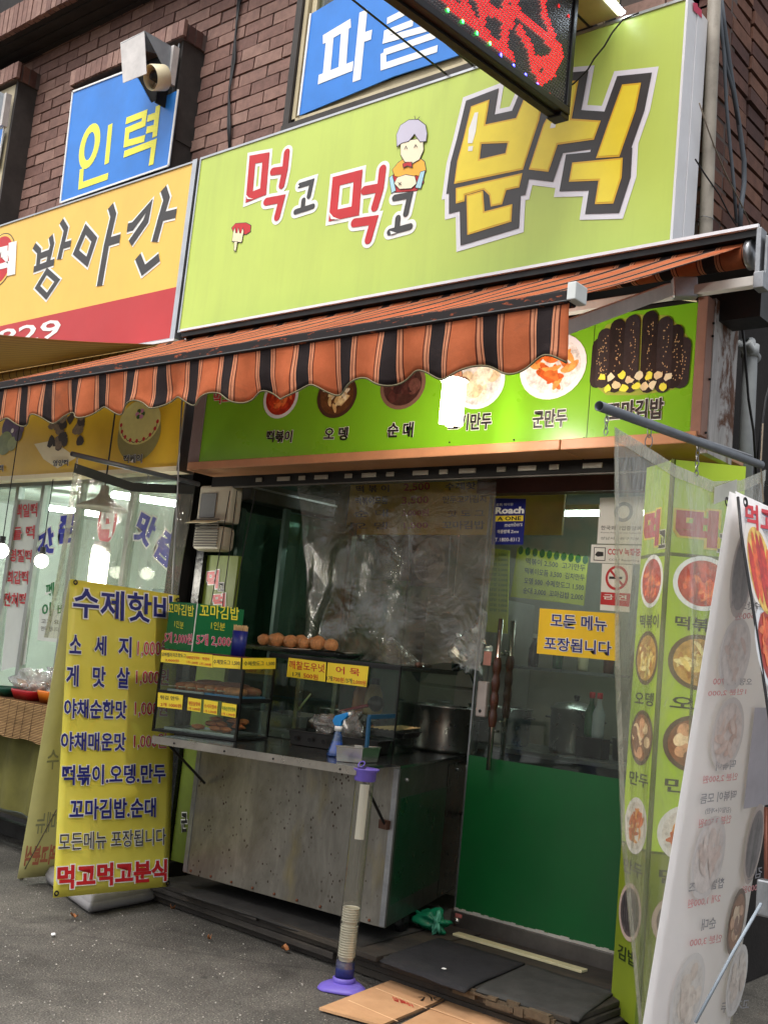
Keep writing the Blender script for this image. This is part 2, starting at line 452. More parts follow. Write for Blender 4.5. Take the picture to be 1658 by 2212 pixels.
pit = t.ramp(v_.outputs['Distance'], [(.1, (.55, .55, .55)), (.5, (1.15, 1.15, 1.15))])
colr = t.mix(1.0, base_, pit, 'MULTIPLY')
colr = t.mix(t.math('MULTIPLY', t.math('MULTIPLY', chip, near), .6), colr, S(176, 170, 158))
dk = t.ramp(t.noise(3.1, 5, .6, p_, 1), [(.56, (0, 0, 0)), (.7, (1, 1, 1))])
colr = t.mix(t.math('MULTIPLY', dk, .45), colr, S(38, 36, 34))
v3 = t.n('ShaderNodeTexVoronoi'); v3.inputs['Scale'].default_value = 2.6; t.l(p_, v3.inputs['Vector'])
gum = t.ramp(t.math('ADD', v3.outputs['Distance'], t.math('MULTIPLY', t.noise(30, 3, .6, p_), .03)), [(.05, (1, 1, 1)), (.075, (0, 0, 0))])
colr = t.mix(t.math('MULTIPLY', gum, .6), colr, S(34, 33, 32))
v4 = t.n('ShaderNodeTexVoronoi', feature='DISTANCE_TO_EDGE'); v4.inputs['Scale'].default_value = .45
mp4 = t.mix(.12, p_, t.n('ShaderNodeTexNoise').outputs['Color'], 'ADD'); t.l(mp4, v4.inputs['Vector'])
crk = t.ramp(v4.outputs['Distance'], [(.002, (1, 1, 1)), (.007, (0, 0, 0))])
colr = t.mix(t.math('MULTIPLY', crk, .3), colr, S(26, 25, 24))
hgt = t.math('ADD', t.math('MULTIPLY', v_.outputs['Distance'], -1.0), t.noise(30, 6, .7, p_))
t.bsdf(colr, .78, 0, .35, t.bump(hgt, .7, .006))
def gfn(u, v):
    x = -5 + (u - .5) * 12; y = 1.2 + v * 5
    return (x, y, .006 * noise.noise(Vector((x * 1.3, y * 1.3, 0))) - .004)
g = MB().grid(gfn, 60, 28)
g.build('road', t.m, smooth=True)['kind'] = 'structure'
g = MB(); g.quad((-150, -150, -.012), (150, -150, -.012), (150, 150, -.012), (-150, 150, -.012))
g.build('ground', t.m)['kind'] = 'structure'

# ------------------------------------------------------------------ brick building
YW = 4.5
bld = thing('brick_building', (-5, YW, 0), 'old purple brown brick building behind and above the shop signs', 'building')
M_mortar = mat('mortar', (96, 84, 80), .9, var=.2, bump=.4)
M_mortar_dk = mat('dark_mortar', (30, 26, 25), .95, var=.3, bump=.4)  # much darker than the front wall mortar
def brickmat(name, a, b, c, sooty=0, rough=.75):
    t = NT(name); g = t.n('ShaderNodeNewGeometry'); oi = t.n('ShaderNodeObjectInfo')
    r_ = t.math('FRACT', t.math('ADD', g.outputs['Random Per Island'], oi.outputs['Random']))
    col = t.ramp(r_, [(0, S(*a)), (.5, S(*b)), (1, S(*c))])
    nz = t.ramp(t.noise(18, 7, .7, t.pos()), [(.3, (.72, .72, .72)), (.7, (1.18, 1.18, 1.18))])
    col = t.mix(1.0, col, nz, 'MULTIPLY')
    st = t.ramp(t.noise(1.6, 8, .7, t.pos((1.2, 1.2, .8)), .6), [(.5, (0, 0, 0)), (.72, (1, 1, 1))])
    col = t.mix(t.math('MULTIPLY', st, .35 + sooty * .4), col, S(48, 40, 38))
    ch = t.ramp(t.noise(7, 8, .8, t.pos((1, 1, 1))), [(.69, (0, 0, 0)), (.72, (1, 1, 1))])
    col = t.mix(t.math('MULTIPLY', ch, .5), col, S(175, 165, 158))
    t.bsdf(col, rough, 0, .3, t.bump(t.noise(70, 6, .7, t.pos()), .45, .004))
    return t.m
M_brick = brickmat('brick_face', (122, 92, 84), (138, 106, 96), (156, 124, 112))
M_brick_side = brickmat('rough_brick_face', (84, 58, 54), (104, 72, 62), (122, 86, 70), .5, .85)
wallo = MB().box((-11, YW + .012, 2.68), (-2.11, YW + .3, 8.5)).build('wall', M_mortar, bld)
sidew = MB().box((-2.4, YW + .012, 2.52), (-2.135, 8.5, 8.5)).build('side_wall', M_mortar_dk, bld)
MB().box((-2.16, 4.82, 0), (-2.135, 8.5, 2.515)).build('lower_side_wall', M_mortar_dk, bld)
MB().box((-11, YW + .3, 2.76), (-2.4, 8.5, 2.9)).build('floor_slab', M_dark, bld)

Z_c = P(0, 160, Y=YW).z; Y_c = P(0, 78, Z=Z_c).y
# openings that the wall bricks must not fill
boxes_px = []
def brick_list():
    L = []; h, l, g_ = .081, .262, .012; row = 0; z = 4.42
    while z < Z_c:
        x = -9.6 + (row % 2) * (l + g_) / 2
        while x < -2.12 - l * .4:
            x1 = min(x + l, -2.112)
            L.append(('f', x, x1, z)); x += l + g_
        z += h + g_; row += 1
    row = 0; z = 3.05; h2, l2, g2 = .066, .23, .018
    while z < 5.6:
        y = YW + (row % 2) * (l2 + g2) / 2 - (l2 / 2 if row % 2 else 0)
        while y < 6.1:
            L.append(('s', y, y + l2, z)); y += l2 + g2
        z += h2 + g2; row += 1
    return L
def inview(p, m=10):
    x, y = proj(p); return -m < x < 1658 + m and -m < y < 2212 + m
def covered(x, z):   # behind a window box
    return (-7.3 < x < -5.95 and z < 5.62) or (x < -8.1 and z < 5.62) or (-4.75 < x < -2.6)
ranked = []; rest_f = MB(); rest_s = MB()
for b in brick_list():
    if b[0] == 'f':
        cpt = Vector(((b[1] + b[2]) / 2, YW, b[3] + .03))
        if covered(cpt.x, cpt.z): continue
    else: cpt = Vector((-2.11, (b[1] + b[2]) / 2, b[3] + .03))
    if not inview(cpt, 60): continue
    px = proj(cpt); vis = True
    if b[0] == 'f':
        # hidden behind the signs when below their top edge
        sgn = P(px[0], px[1], Y=4.2)
        if sgn.z < 4.47: vis = False
    else:
        if px[0] < 1500 + (500 - px[1]) * .07 or px[1] > 640: vis = False
    if not vis: continue
    d = (cpt - EYE).length
    ranked.append((d * (1 if b[0] == 'f' else .72), b, cpt))
ranked.sort(key=lambda q: q[0])
def brick_mesh(l, d, h, k):
    mb = MB(); j = lambda s: random.uniform(-s, s)
    e = .003
    mb.hexa([(-l / 2 + j(e), 0, -h / 2 + j(e)), (l / 2 + j(e), 0, -h / 2 + j(e)), (l / 2, d, -h / 2), (-l / 2, d, -h / 2),
             (-l / 2 + j(e), 0, h / 2 + j(e)), (l / 2 + j(e), 0, h / 2 + j(e)), (l / 2, d, h / 2), (-l / 2, d, h / 2)])
    me = bpy.data.meshes.new('brick'); me.from_pydata([tuple(v) for v in mb.v], [], mb.f); return me
BF = [brick_mesh(.262, .06, .081, k) for k in range(5)]; BS = [brick_mesh(.23, .07, .066, k) for k in range(5)]
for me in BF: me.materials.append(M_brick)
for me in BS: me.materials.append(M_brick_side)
for i, (d, b, cpt) in enumerate(ranked):
    L = b[2] - b[1]
    if b[0] == 'f':
        dep = random.uniform(-.004, .004)
        if i < 300:
            o = bpy.data.objects.new('brick', BF[i % 5]); COL.objects.link(o); o.parent = wallo
            o.location = Vector(((b[1] + b[2]) / 2, YW + dep, b[3] + .04)) - wloc(bld); o.scale = (L / .262, 1, 1)
            o.rotation_euler = (0, R(random.uniform(-.5, .5)), R(random.uniform(-.6, .6)))
        else: rest_f.box((b[1], YW + dep, b[3]), (b[2], YW + .06, b[3] + .081))
    else:
        dep = random.uniform(-.005, .006)
        if i < 300:
            o = bpy.data.objects.new('brick', BS[i % 5]); COL.objects.link(o); o.parent = sidew
            o.location = Vector((-2.105 + dep, (b[1] + b[2]) / 2, b[3] + .033)) - wloc(bld)
            o.rotation_euler = (R(random.uniform(-.8, .8)), R(random.uniform(-1.2, 1.2)), R(90 + random.uniform(-1.2, 1.2)))
            o.scale = (random.uniform(.95, 1.03), 1, random.uniform(.92, 1.05))
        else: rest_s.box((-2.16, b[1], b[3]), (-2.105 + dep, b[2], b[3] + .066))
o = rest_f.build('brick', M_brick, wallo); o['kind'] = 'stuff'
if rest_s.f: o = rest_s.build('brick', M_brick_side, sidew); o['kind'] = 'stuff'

# cornice with soldier bricks along its front edge and a dark soffit
M_soffit = mat('dark_soffit', (46, 42, 41), .9, var=.3, scale=3)
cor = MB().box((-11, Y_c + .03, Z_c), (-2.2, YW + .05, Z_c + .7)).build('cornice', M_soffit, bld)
fl = MB()
x = -9.2
sm = brick_mesh(.062, .05, .22, 0); sm.materials.append(M_brick)
k = 0
while x < -6.2:
    if inview((x, Y_c, Z_c + .1), 40):
        o = bpy.data.objects.new('brick', sm); COL.objects.link(o); o.parent = cor
        o.location = Vector((x, Y_c + random.uniform(-.003, .003), Z_c + .11)) - wloc(bld)
    x += .071
for k in range(14):   # soffit ribs
    y = Y_c + .1 + k * .1
    if y < YW: fl.box((-10.5, y, Z_c - .012), (-5.5, y + .05, Z_c + .001))
fl.build('soffit_rib', M_soffit, cor)

# projecting window surrounds
YL = 4.27
M_col = mat('dark_column', (66, 61, 58), .7, var=.25, damt=.5, dirt=(38, 35, 33))
M_frame = mat('cream_frame', (196, 182, 148), .45, var=.12, damt=.3)
def surround(name_x0, x1, zb, zt, label):
    ln = MB().box((name_x0, YL + .02, zb), (x1 - .004, YW + .02, zt - .004)).build('lintel', M_mortar, bld)
    me = brick_mesh(.060, .03, zt - zb - .004, 0); me.materials.append(M_brick)
    x = name_x0 + .03
    while x < x1:
        if inview((x, YL, zb), 30):
            o = bpy.data.objects.new('brick', me); COL.objects.link(o); o.parent = ln
            o.location = Vector((x, YL + random.uniform(-.002, .003), (zb + zt) / 2)) - wloc(bld)
        x += .068
    me2 = brick_mesh(.060, .03, zt - zb - .004, 0); me2.materials.append(M_brick_side)
    y = YL + .03
    while y < YW:
        o = bpy.data.objects.new('brick', me2); COL.objects.link(o); o.parent = ln
        o.location = Vector((x1 - .001, y, (zb + zt) / 2)) - wloc(bld); o.rotation_euler = (0, 0, R(90)); y += .068
    return ln
zb = P(*r7(1355, 265), Y=YL).z; zt = P(*r7(1365, 145), Y=YL).z; xr = P(*r7(1365, 145), Y=YL).x; xl = P(*r7(525, 590), Y=YL).x
surround(xl, xr, zb, zt, '')
ja = MB().box((xr - .05, YL + .05, 4.2), (xr - .02, YW + .02, zb)).build('window_jamb', M_col, bld)
MB().box((xr - .058, YL + .035, 4.2), (xr - .045, YL + .06, zb - .02)).build('jamb_trim', M_galv, ja)
MB().box((xl, YL + .09, 4.2), (xr - .03, YW + .02, zb)).build('window_opening', M_dark, bld)
for zz in (.35, .62): MB().box((xr - .02, YL + .08, zz + 4.2), (xr - .012, YW, zz + 4.24)).build('jamb_band', M_col, ja)
x0r = P(*r7(130, 460), Y=YL).x
surround(-9.6, x0r, P(*r7(120, 575), Y=YL).z, P(*r7(130, 460), Y=YL).z, '')
jb = MB().box((x0r - .05, YL + .05, 4.2), (x0r - .02, YW + .02, P(*r7(120, 575), Y=YL).z)).build('window_jamb', M_col, bld)
wz1 = P(*r7(120, 575), Y=YL).z
wf = MB().box((x0r - .12, YL + .05, 4.25), (x0r - .055, YL + .1, wz1 - .02)); wf.box((-9.6, YL + .05, wz1 - .09), (x0r - .12, YL + .1, wz1 - .02))
wf0 = wf.build('window_frame', M_frame, bld)
MB().box((-9.6, YL + .09, 4.25), (x0r - .12, YL + .095, wz1 - .09)).build('window_pane', M_glass, wf0)
MB().box((-9.6, YL + .2, 4.2), (x0r - .03, YW + .01, wz1)).build('window_opening', M_dark, bld)
# third window, above the lime sign
wx = P(608, 285, Y=YL).x; wz = P(608, 285, Y=YL).z
j3 = MB().box((wx, YL, wz - .02), (wx + .05, YW + .02, 7)); j3.box((wx, YL - .01, wz - .03), (-2.6, YW + .02, wz + .035))
w3 = j3.build('window_jamb', M_col, bld)
f3 = MB().box((wx + .055, YL + .02, wz + .04), (wx + .085, YL + .08, 7)); f3.box((wx + .10, YL + .04, wz + .06), (wx + .14, YL + .1, 7))
f3.box((wx + .055, YL + .02, wz + .037), (-2.6, YL + .08, wz + .075)); f3.box((wx + .14, YL + .04, wz + .08), (-2.6, YL + .1, wz + .13))
f3o = f3.build('window_frame', M_frame, bld)
MB().box((wx + .14, YL + .06, wz + .13), (-2.6, YL + .066, 7)).build('window_pane', M_glass, f3o)
MB().box((wx + .05, YL + .25, wz), (-2.6, YW + .01, 7)).build('window_opening', M_dark, bld)

# ------------------------------------------------------------------ blue window signs
M_blue = mat('blue_sheet', (50, 128, 216), .42, var=.1, scale=3, damt=.1)
pb = planeY(YL + .015)
sg = thing('window_sign', pb.at(pb.hit((131, 438))), 'blue sheet sign with two large yellow letters, exhaust hood above its corner', 'sign', 'blue signs over the upstairs windows')
q = [r7(455, 1517), r7(1262, 1240), r7(1335, 672), r7(1130, 770), r7(1030, 585), r7(930, 540), r7(548, 688)]
board(sg, pb, q, .008, M_blue, 'panel')
for a, b in ((q[0], q[1]), (q[1], q[2]), (q[-1], q[0]), (q[-1], q[-2])):
    A, B = pb.hit(a), pb.hit(b); MB().bar(pb.at(A, .003), pb.at(B, .003), .014, .008, (0, 1, 0)).build('edge_trim', M_white, sg)
M_lem = mat('lemon_print', (246, 240, 80), .45, var=.04)
def circ(pl, c, rx, ry, n=24): cc = pl.hit(c); return [cc + Vector((rx * math.cos(2 * math.pi * k / n), ry * math.sin(2 * math.pi * k / n))) for k in range(n + 1)]
strokes(sg, pb, [circ(pb, r7(672, 1093), .095, .145)], .065, [(M_lem, 0, 'lettering')], .002, local=True)
strokes(sg, pb, [[r7(828, 930), r7(800, 1225)], [r7(615, 1262), r7(605, 1390), r7(810, 1318)],
                 [r7(945, 905), r7(1085, 850), r7(1075, 925), r7(955, 975), r7(945, 1075), r7(1085, 1035)],
                 [r7(1185, 790), r7(1158, 1025)], [r7(1105, 888), r7(1178, 862)], [r7(1098, 975), r7(1168, 955)],
                 [r7(930, 1155), r7(1155, 1068), r7(1132, 1235)]], .052, [(M_lem, 0, 'lettering')], .0021, rnd=False)
s2g = thing('window_sign', pb.at(pb.hit(c1(1290, 500))), 'blue sheet sign with big white letters, half behind the LED sign', 'sign', 'blue signs over the upstairs windows')
q = [c1(1290, 500), c2(40, 330), c2(330, 236), c2(480, -420), c1(1343, 60)]
board(s2g, pb, q, .008, M_blue, 'panel')
MB().bar(pb.at(pb.hit(q[0]), .003), pb.at(pb.hit(q[4]), .003), .014, .008, (0, 1, 0)).build('edge_trim', M_white, s2g)
strokes(s2g, pb, [[c1(1395, 172), c1(1515, 100)], [c1(1425, 165), c1(1410, 325)], [c1(1490, 130), c1(1478, 300)], [c1(1375, 345), c1(1525, 285)],
                  [c1(1570, 48), c1(1540, 350)], [c1(1562, 165), c1(1605, 150)]], .062, [(M_white, 0, 'lettering')], .0021, rnd=False)
LW = [[r8(140, 120), r8(330, 50)], [r8(120, 215), r8(330, 140), r8(335, 90)], [r8(330, 140), r8(345, 200)],
      [r8(130, 300), r8(440, 215)], [r8(130, 280), r8(120, 400), r8(450, 295)], [r8(10, 70), r8(-5, 300)], [r8(260, -40), r8(255, 60)]]
strokes(s2g, pb, [[r8(140, 130), r8(260, 70), r8(290, 20)], [r8(120, 210), r8(300, 140)], [r8(115, 250), r8(400, 170)],
                  [r8(118, 325), r8(440, 215)], [r8(118, 325), r8(118, 410), r8(450, 300)]], .042, [(M_white, 0, 'lettering')], .0021, rnd=False)
s0g = thing('window_sign', (P(5, 420, Y=YL).x - .2, YL, 5), 'sliver of a blue sheet sign at the left photo edge', 'sign', 'blue signs over the upstairs windows')
A0 = P(*r7(30, 960), Y=YL + .015); B0 = P(*r7(5, 1230), Y=YL + .015)
MB().box((A0.x - 1.2, YL + .012, B0.z), (A0.x, YL + .02, A0.z)).build('panel', M_blue, s0g)
MB().box((A0.x, YL + .008, B0.z), (A0.x + .008, YL + .02, A0.z)).build('edge_trim', M_white, s0g)

# exhaust fans
M_tin = mat('bright_tin', (205, 200, 196), .45, .1, var=.14, scale=9, bump=.08)
M_tind = mat('grey_tin', (150, 156, 162), .5, .1, var=.14, scale=9)
fan = thing('exhaust_fan', P(*r7(1180, 560), Y=YL), 'wall exhaust fan under a bent tin hood over the yellow lettered blue sign', 'exhaust fan')
pf = planeY(3.99)
board(fan, pf, [r7(920, 620), r7(1095, 550), r7(1078, 232), r7(900, 318)], .004, M_tin, 'hood_front')
A, B, C_ = P(*r7(1085, 235), Y=3.99), P(*r7(1320, 372), Y=YL + .02), P(*r7(1298, 645), Y=YL + .02)
MB().add([A, B, C_, A + Vector((-.004, 0, 0)), B + Vector((-.004, 0, 0)), C_ + Vector((-.004, 0, 0))], [(0, 1, 2), (5, 4, 3), (0, 3, 4, 1), (1, 4, 5, 2), (2, 5, 3, 0)]).build('hood_side', M_tind, fan)
MB().box((B.x, YL - .03, C_.z), (B.x + .035, YL + .02, B.z)).build('hood_flange', M_tin, fan)
D0 = P(*r7(905, 330), Y=3.99)
MB().quad(A, D0, (D0.x, YL, B.z + .03), (B.x, YL, B.z)).build('hood_top', M_tind, fan, solid=.004)
fc = P(*r7(1180, 580), Y=4.13)
ring = MB().lathe([(.082, -.06), (.086, -.05), (.086, .05), (.076, .05), (.076, -.05), (.082, -.06)], fc, 28, (.1, 1, .45)).build('fan_ring', M_cream, fan, smooth=True)
bl = MB()
for k in range(5):
    a = 2 * math.pi * k / 5; d = Vector((math.cos(a), 0, math.sin(a))); e_ = Vector((-math.sin(a), 0, math.cos(a)))
    bl.add([fc + d * .02 - e_ * .02, fc + d * .075 - e_ * .02 + Vector((0, .03, 0)), fc + d * .075 + e_ * .032 - Vector((0, .01, 0)), fc + d * .02 + e_ * .015], [(0, 1, 2, 3)])
bl.build('fan_blades', mat('fan_metal', (132, 122, 100), .4, .6), fan, solid=.003)
MB().lathe([(0, -.05), (.035, -.045), (.04, .03), (0, .035)], fc, 16, (0, 1, 0)).build('fan_hub', M_iron, fan, smooth=True)
MB().box((fc.x - .10, 4.2, fc.z - .12), (B.x - .03, YL + .02, fc.z + .2)).build('fan_box', M_dark, fan)
fan2 = thing('exhaust_hood', P(5, 350, Y=YL), 'grey tin hood corner cut off by the left photo edge', 'exhaust hood')
A, B, C_ = P(*r7(-260, 560), Y=3.99), P(*r7(75, 720), Y=YL + .02), P(*r7(40, 960), Y=YL + .02)
MB().add([A, B, C_, A + Vector((-.004, 0, 0)), B + Vector((-.004, 0, 0)), C_ + Vector((-.004, 0, 0))], [(0, 1, 2), (5, 4, 3), (0, 3, 4, 1), (1, 4, 5, 2), (2, 5, 3, 0)]).build('hood_side', M_tind, fan2)
MB().box((B.x, YL - .03, C_.z), (B.x + .035, YL + .02, B.z)).build('hood_flange', M_tin, fan2)

# cables down the brick wall
M_cable = mat('black_cable', (28, 27, 30), .5, var=.2)
cb = [c1(1030, -20), c1(1020, 130), c1(1005, 260), c1(990, 400), c1(985, 540), c1(992, 660)]
for k, dx in enumerate((0, .018, .03)):
    pts = [P(*q, Y=YW - .02) + Vector((dx * (1 - .5 * i / 5) * (-1) ** i * .6 + dx * .4, 0, 0)) for i, q in enumerate(cb)]
    tag(MB().tube(pts, .009 if k == 0 else .006, 6).build('cable', M_cable, smooth=True),
        ('black cable down the brick wall, leftmost strand of the bundle', 'thin black cable strand in the middle of the brick wall bundle', 'black cable strand on the right of the brick wall bundle')[k], 'cable', 'black cables on the brick wall')

# ------------------------------------------------------------------ fascia signs
YS = 4.2; ps = planeY(YS)
M_lime = mat('lime_sign', (190, 210, 100), .38, var=.05, scale=1.2, damt=.13, dscale=(7, 7, .7), dirt=(132, 142, 84), bump=.04, bscale=9)
x0, x1, z0, z1 = -5.398, -2.087, 3.338, 4.484
gs = thing('shop_sign', (-3.7, YS, z0), 'large lime green fascia sign with red and yellow Korean shop name', 'sign')
MB().box((x0, YS, z0), (x1, YS + .19, z1)).build('panel', M_lime, gs)
e = MB(); e.box((x0, YS - .006, z1), (x1, YS + .2, z1 + .014)); e.box((x0 - .012, YS - .008, z0 - .014), (x1, YS + .2, z0)); e.box((x0 - .012, YS - .006, z0), (x0, YS + .2, z1 + .014))
e.build('frame', M_alu, gs)
M_wal = mat('white_aluminium', (226, 226, 230), .4, .1, var=.04, damt=.06)
MB().box((x1, YS - .008, z0 - .014), (x1 + .012, YS + .085, z1 + .014)).build('side_panel', M_wal, gs)
MB().box((x1, YS + .09, z0 - .014), (x1 + .016, YS + .195, z1 + .0)).build('side_panel', M_wal, gs)
rl = MB().add([P(*r1(450, 20), X=x1 + .017), P(*r1(455, 90), X=x1 + .017), P(*r1(528, 160), X=x1 + .018), P(*r1(526, 88), X=x1 + .018), P(*r1(495, 60), X=x1 + .018), P(*r1(490, 30), X=x1 + .018)], [(0, 1, 2, 3, 4, 5)]).build('red_sticker', mat('pink_tape', (205, 50, 90), .5), gs)
# red and charcoal brush syllables with white rims
M1 = [(M_red, 0, 'lettering')]
def logo(lines, w, m, rim=.045):
    strokes(gs, ps, lines, w, [(M_white, rim, 'lettering_outline'), (m, 0, 'lettering')], .002)
logo([[c1(1092, 690), c1(1150, 680), c1(1138, 828), c1(1078, 852), c1(1092, 690)]], .058, M_red)
logo([[c1(1240, 660), c1(1232, 735), c1(1218, 800)], [c1(1180, 742), c1(1232, 735)], [c1(1152, 872), c1(1218, 860), c1(1198, 938)]], .05, M_red)
logo([[c1(1296, 802), c1(1348, 786), c1(1335, 848)], [c1(1312, 866), c1(1308, 905)], [c1(1278, 916), c1(1352, 892)]], .034, M_charc)
logo([[(727, 392), (774, 380), (768, 456), (720, 466), (727, 392)]], .062, M_red)
logo([[(827, 366), (822, 408), (810, 448)], [(788, 412), (820, 406)], [(766, 482), (808, 476), (796, 518)]], .052, M_red)
logo([[(853, 428), (886, 422), (877, 462)], [(860, 472), (858, 494)], [(842, 502), (886, 490)]], .038, M_charc)
# glossy white corners on the brush letters
for q_ in ([c1(1062, 838), c1(1072, 862), c1(1098, 862), c1(1078, 855)], [(712, 458), (716, 474), (738, 476), (722, 470)],
               [c1(1288, 796), c1(1298, 806), c1(1288, 812)], [(844, 500), (846, 508), (858, 504)]): shape(gs, ps, [q_], M_white, .0085, 'gloss_mark')
# chunky yellow block letters
BL = [
 [c2(378, 462), c2(458, 432), c2(440, 540), c2(572, 512), c2(620, 395), c2(700, 378), c2(672, 520), c2(602, 735), c2(305, 797), c2(318, 700), c2(345, 600)],
 [c2(312, 815), c2(600, 750), c2(586, 812), c2(530, 824), c2(512, 885), c2(463, 895), c2(457, 847), c2(432, 822), c2(352, 846), c2(350, 872), c2(312, 882)],
 [c2(358, 846), c2(430, 826), c2(436, 916), c2(556, 884), c2(552, 960), c2(362, 1018)],
 [c2(775, 355), c2(842, 350), c2(812, 515), c2(938, 524), c2(908, 606), c2(752, 628), c2(712, 745), c2(627, 735), c2(690, 540), c2(745, 440)],
 [c2(1030, 368), c2(1112, 360), c2(1088, 480), c2(1018, 680), c2(917, 686), c2(968, 540)],
 [c2(815, 705), c2(1033, 684), c2(1028, 770), c2(992, 882), c2(912, 885), c2(928, 783), c2(800, 788)]]
HO = {0: [c2(423, 624), c2(536, 620), c2(526, 664), c2(415, 690)]}
M_blk2 = mat('sign_yellow', (240, 218, 62), .4, var=.05)
M_amber = mat('sign_amber', (226, 178, 52), .4, var=.05)
shape(gs, ps, BL, mat('sign_greywhite', (226, 224, 230), .42, var=.03), .0020, 'letter_rim', grow=.072)
shape(gs, ps, BL, M_charc, .0045, 'letter_shadow', grow=.045)
shape(gs, ps, BL, M_amber, .0062, 'letter_edge', grow=.0, holes=HO)
shape(gs, ps, BL, M_blk2, .0074, 'lettering', grow=-.009, holes=HO)
for q_ in ([c2(395, 490), c2(410, 488), c2(400, 570), c2(385, 622), c2(365, 622), c2(370, 560)], [c2(368, 636), c2(388, 634), c2(385, 655), c2(366, 656)],
               [c2(724, 536), c2(748, 532), c2(742, 555), c2(720, 558)]): shape(gs, ps, [q_], M_white, .0090, 'gloss_mark')
# cartoon child rubbing his belly
M_line = M_charc
def cart(poly, m, off, name='cartoon', ol=.004):
    shape(gs, ps, [poly], M_line, off, name + '_line', grow=ol); shape(gs, ps, [poly], m, off + .0008, name)
M_skin = mat('print_skin', (246, 232, 200), .45, var=.03); M_hair = mat('print_lilac', (198, 194, 212), .45, var=.04)
M_org = mat('print_orange', (242, 178, 60), .45, var=.05); M_sky = mat('print_pale_blue', (170, 212, 226), .45, var=.04)
cart([c2(30, 780), c2(50, 740), c2(160, 745), c2(172, 790), c2(140, 825), c2(50, 832)], M_red, .002)
cart([c2(25, 770), c2(38, 760), c2(52, 825), c2(35, 835)], M_sky, .0045); cart([c2(160, 745), c2(178, 740), c2(160, 815), c2(138, 812)], M_sky, .0045)
cart([c2(62, 705), c2(90, 685), c2(150, 682), c2(175, 700), c2(182, 740), c2(165, 765), c2(140, 758), c2(90, 770), c2(48, 762), c2(38, 735)], M_org, .0028)
cart([c2(60, 770), c2(95, 758), c2(135, 765), c2(142, 795), c2(120, 815), c2(70, 818), c2(48, 795)], M_skin, .0060)
cart([c2(75, 615), c2(170, 600), c2(172, 650), c2(155, 690), c2(125, 708), c2(92, 700), c2(75, 670)], M_skin, .0060)
cart([c2(60, 635), c2(58, 585), c2(75, 545), c2(110, 522), c2(150, 520), c2(182, 545), c2(188, 580), c2(184, 612), c2(160, 615), c2(135, 580), c2(110, 612), c2(80, 620)], M_hair, .0078)
cart([c2(85, 712), c2(102, 705), c2(122, 705), c2(124, 724), c2(104, 718), c2(88, 726)], M_red, .0082)
strokes(gs, ps, [[c2(92, 648), c2(98, 634), c2(104, 646)], [c2(134, 640), c2(140, 627), c2(146, 638)], [c2(140, 520), c2(136, 505)], [c2(148, 520), c2(158, 508)], [c2(66, 792), c2(78, 802)], [c2(77, 791), c2(68, 803)]], .004, [(M_line, 0, 'cartoon_line')], .0095)
# a rice cake on a fork
cart([s6(318, 128), s6(340, 104), s6(400, 100), s6(428, 115), s6(425, 150), s6(400, 166), s6(330, 158)], M_red, .002)
cart([s6(330, 150), s6(338, 132), s6(342, 160), s6(352, 162), s6(358, 132), s6(364, 162), s6(374, 162), s6(382, 134), s6(388, 150), s6(376, 212), s6(322, 206)], M_cream, .0045)
cart([s6(337, 210), s6(352, 212), s6(344, 262), s6(334, 260)], M_cream, .0062)

# yellow neighbour sign
YZ0 = P(*c3(775, 292), Y=YS).z
M_ysign = mat('warm_yellow_sign', (240, 194, 92), .38, var=.05, scale=1.5, damt=.06)
ys = thing('shop_sign', (-6.8, YS, YZ0), 'yellow fascia sign with charcoal brush lettering and a red band', 'sign')
zr = P(*c3(790, 70), Y=YS).z
MB().box((-8.6, YS, zr), (-5.475, YS + .19, 4.478)).build('panel', M_ysign, ys)
MB().box((-8.6, YS, YZ0), (-5.475, YS + .19, zr)).build('red_band', mat('band_red', (186, 50, 52), .38, var=.06, scale=2), ys)
e = MB(); e.box((-5.475, YS - .012, YZ0 - .02), (-5.43, YS + .2, 4.495)); e.box((-8.6, YS - .008, 4.478), (-5.475, YS + .2, 4.490)); e.box((-8.6, YS - .008, YZ0 - .03), (-5.475, YS + .2, YZ0))
e.build('frame', M_alu, ys)
def yst(lines, w=.062): strokes(ys, ps, lines, w, [(M_white, .030, 'lettering_outline'), (M_charc, 0, 'lettering')], .002, rnd=False)
yst([[c1(150, 1062), c1(172, 1085), c1(166, 1160)], [c1(222, 1020), c1(228, 1055), c1(206, 1150)], [c1(172, 1108), c1(214, 1092)], [c1(148, 1165), c1(236, 1132)],
     [c1(268, 955), c1(288, 990), c1(258, 1120)], [c1(275, 1062), c1(308, 1052)]], .05)
yst([[c1(205, 1172), c1(250, 1212), c1(204, 1280), c1(164, 1240), c1(205, 1172)]], .045)
yst([[c1(372, 990), c1(410, 1035), c1(378, 1132), c1(330, 1090), c1(372, 990)]], .055)
yst([[c1(480, 890), c1(492, 930), c1(462, 1060), c1(432, 1235)], [c1(472, 1045), c1(520, 1030)], [c1(552, 985), c1(575, 978), c1(648, 888), c1(632, 955), c1(565, 1052)],
     [c1(708, 815), c1(722, 858), c1(698, 940), c1(670, 1045)], [c1(698, 938), c1(762, 922)], [c1(598, 1108), c1(622, 1168), c1(690, 1112)]], .062)
cc = ps.hit(c1(0, 1125))
shape(ys, ps, [ell(ps, cc, .215, .222, 40)], M_charc, .002, 'roundel_line', local=True)
shape(ys, ps, [ell(ps, cc, .207, .214, 40)], M_ysign, .003, 'roundel_gap', local=True)
shape(ys, ps, [ell(ps, cc, .185, .195, 40)], M_red, .004, 'roundel', local=True)
T(ys, '떡', ps, c1(-75, 1210), c1(60, 1180), c1(-68, 1085), M_white, .05, off=.006)
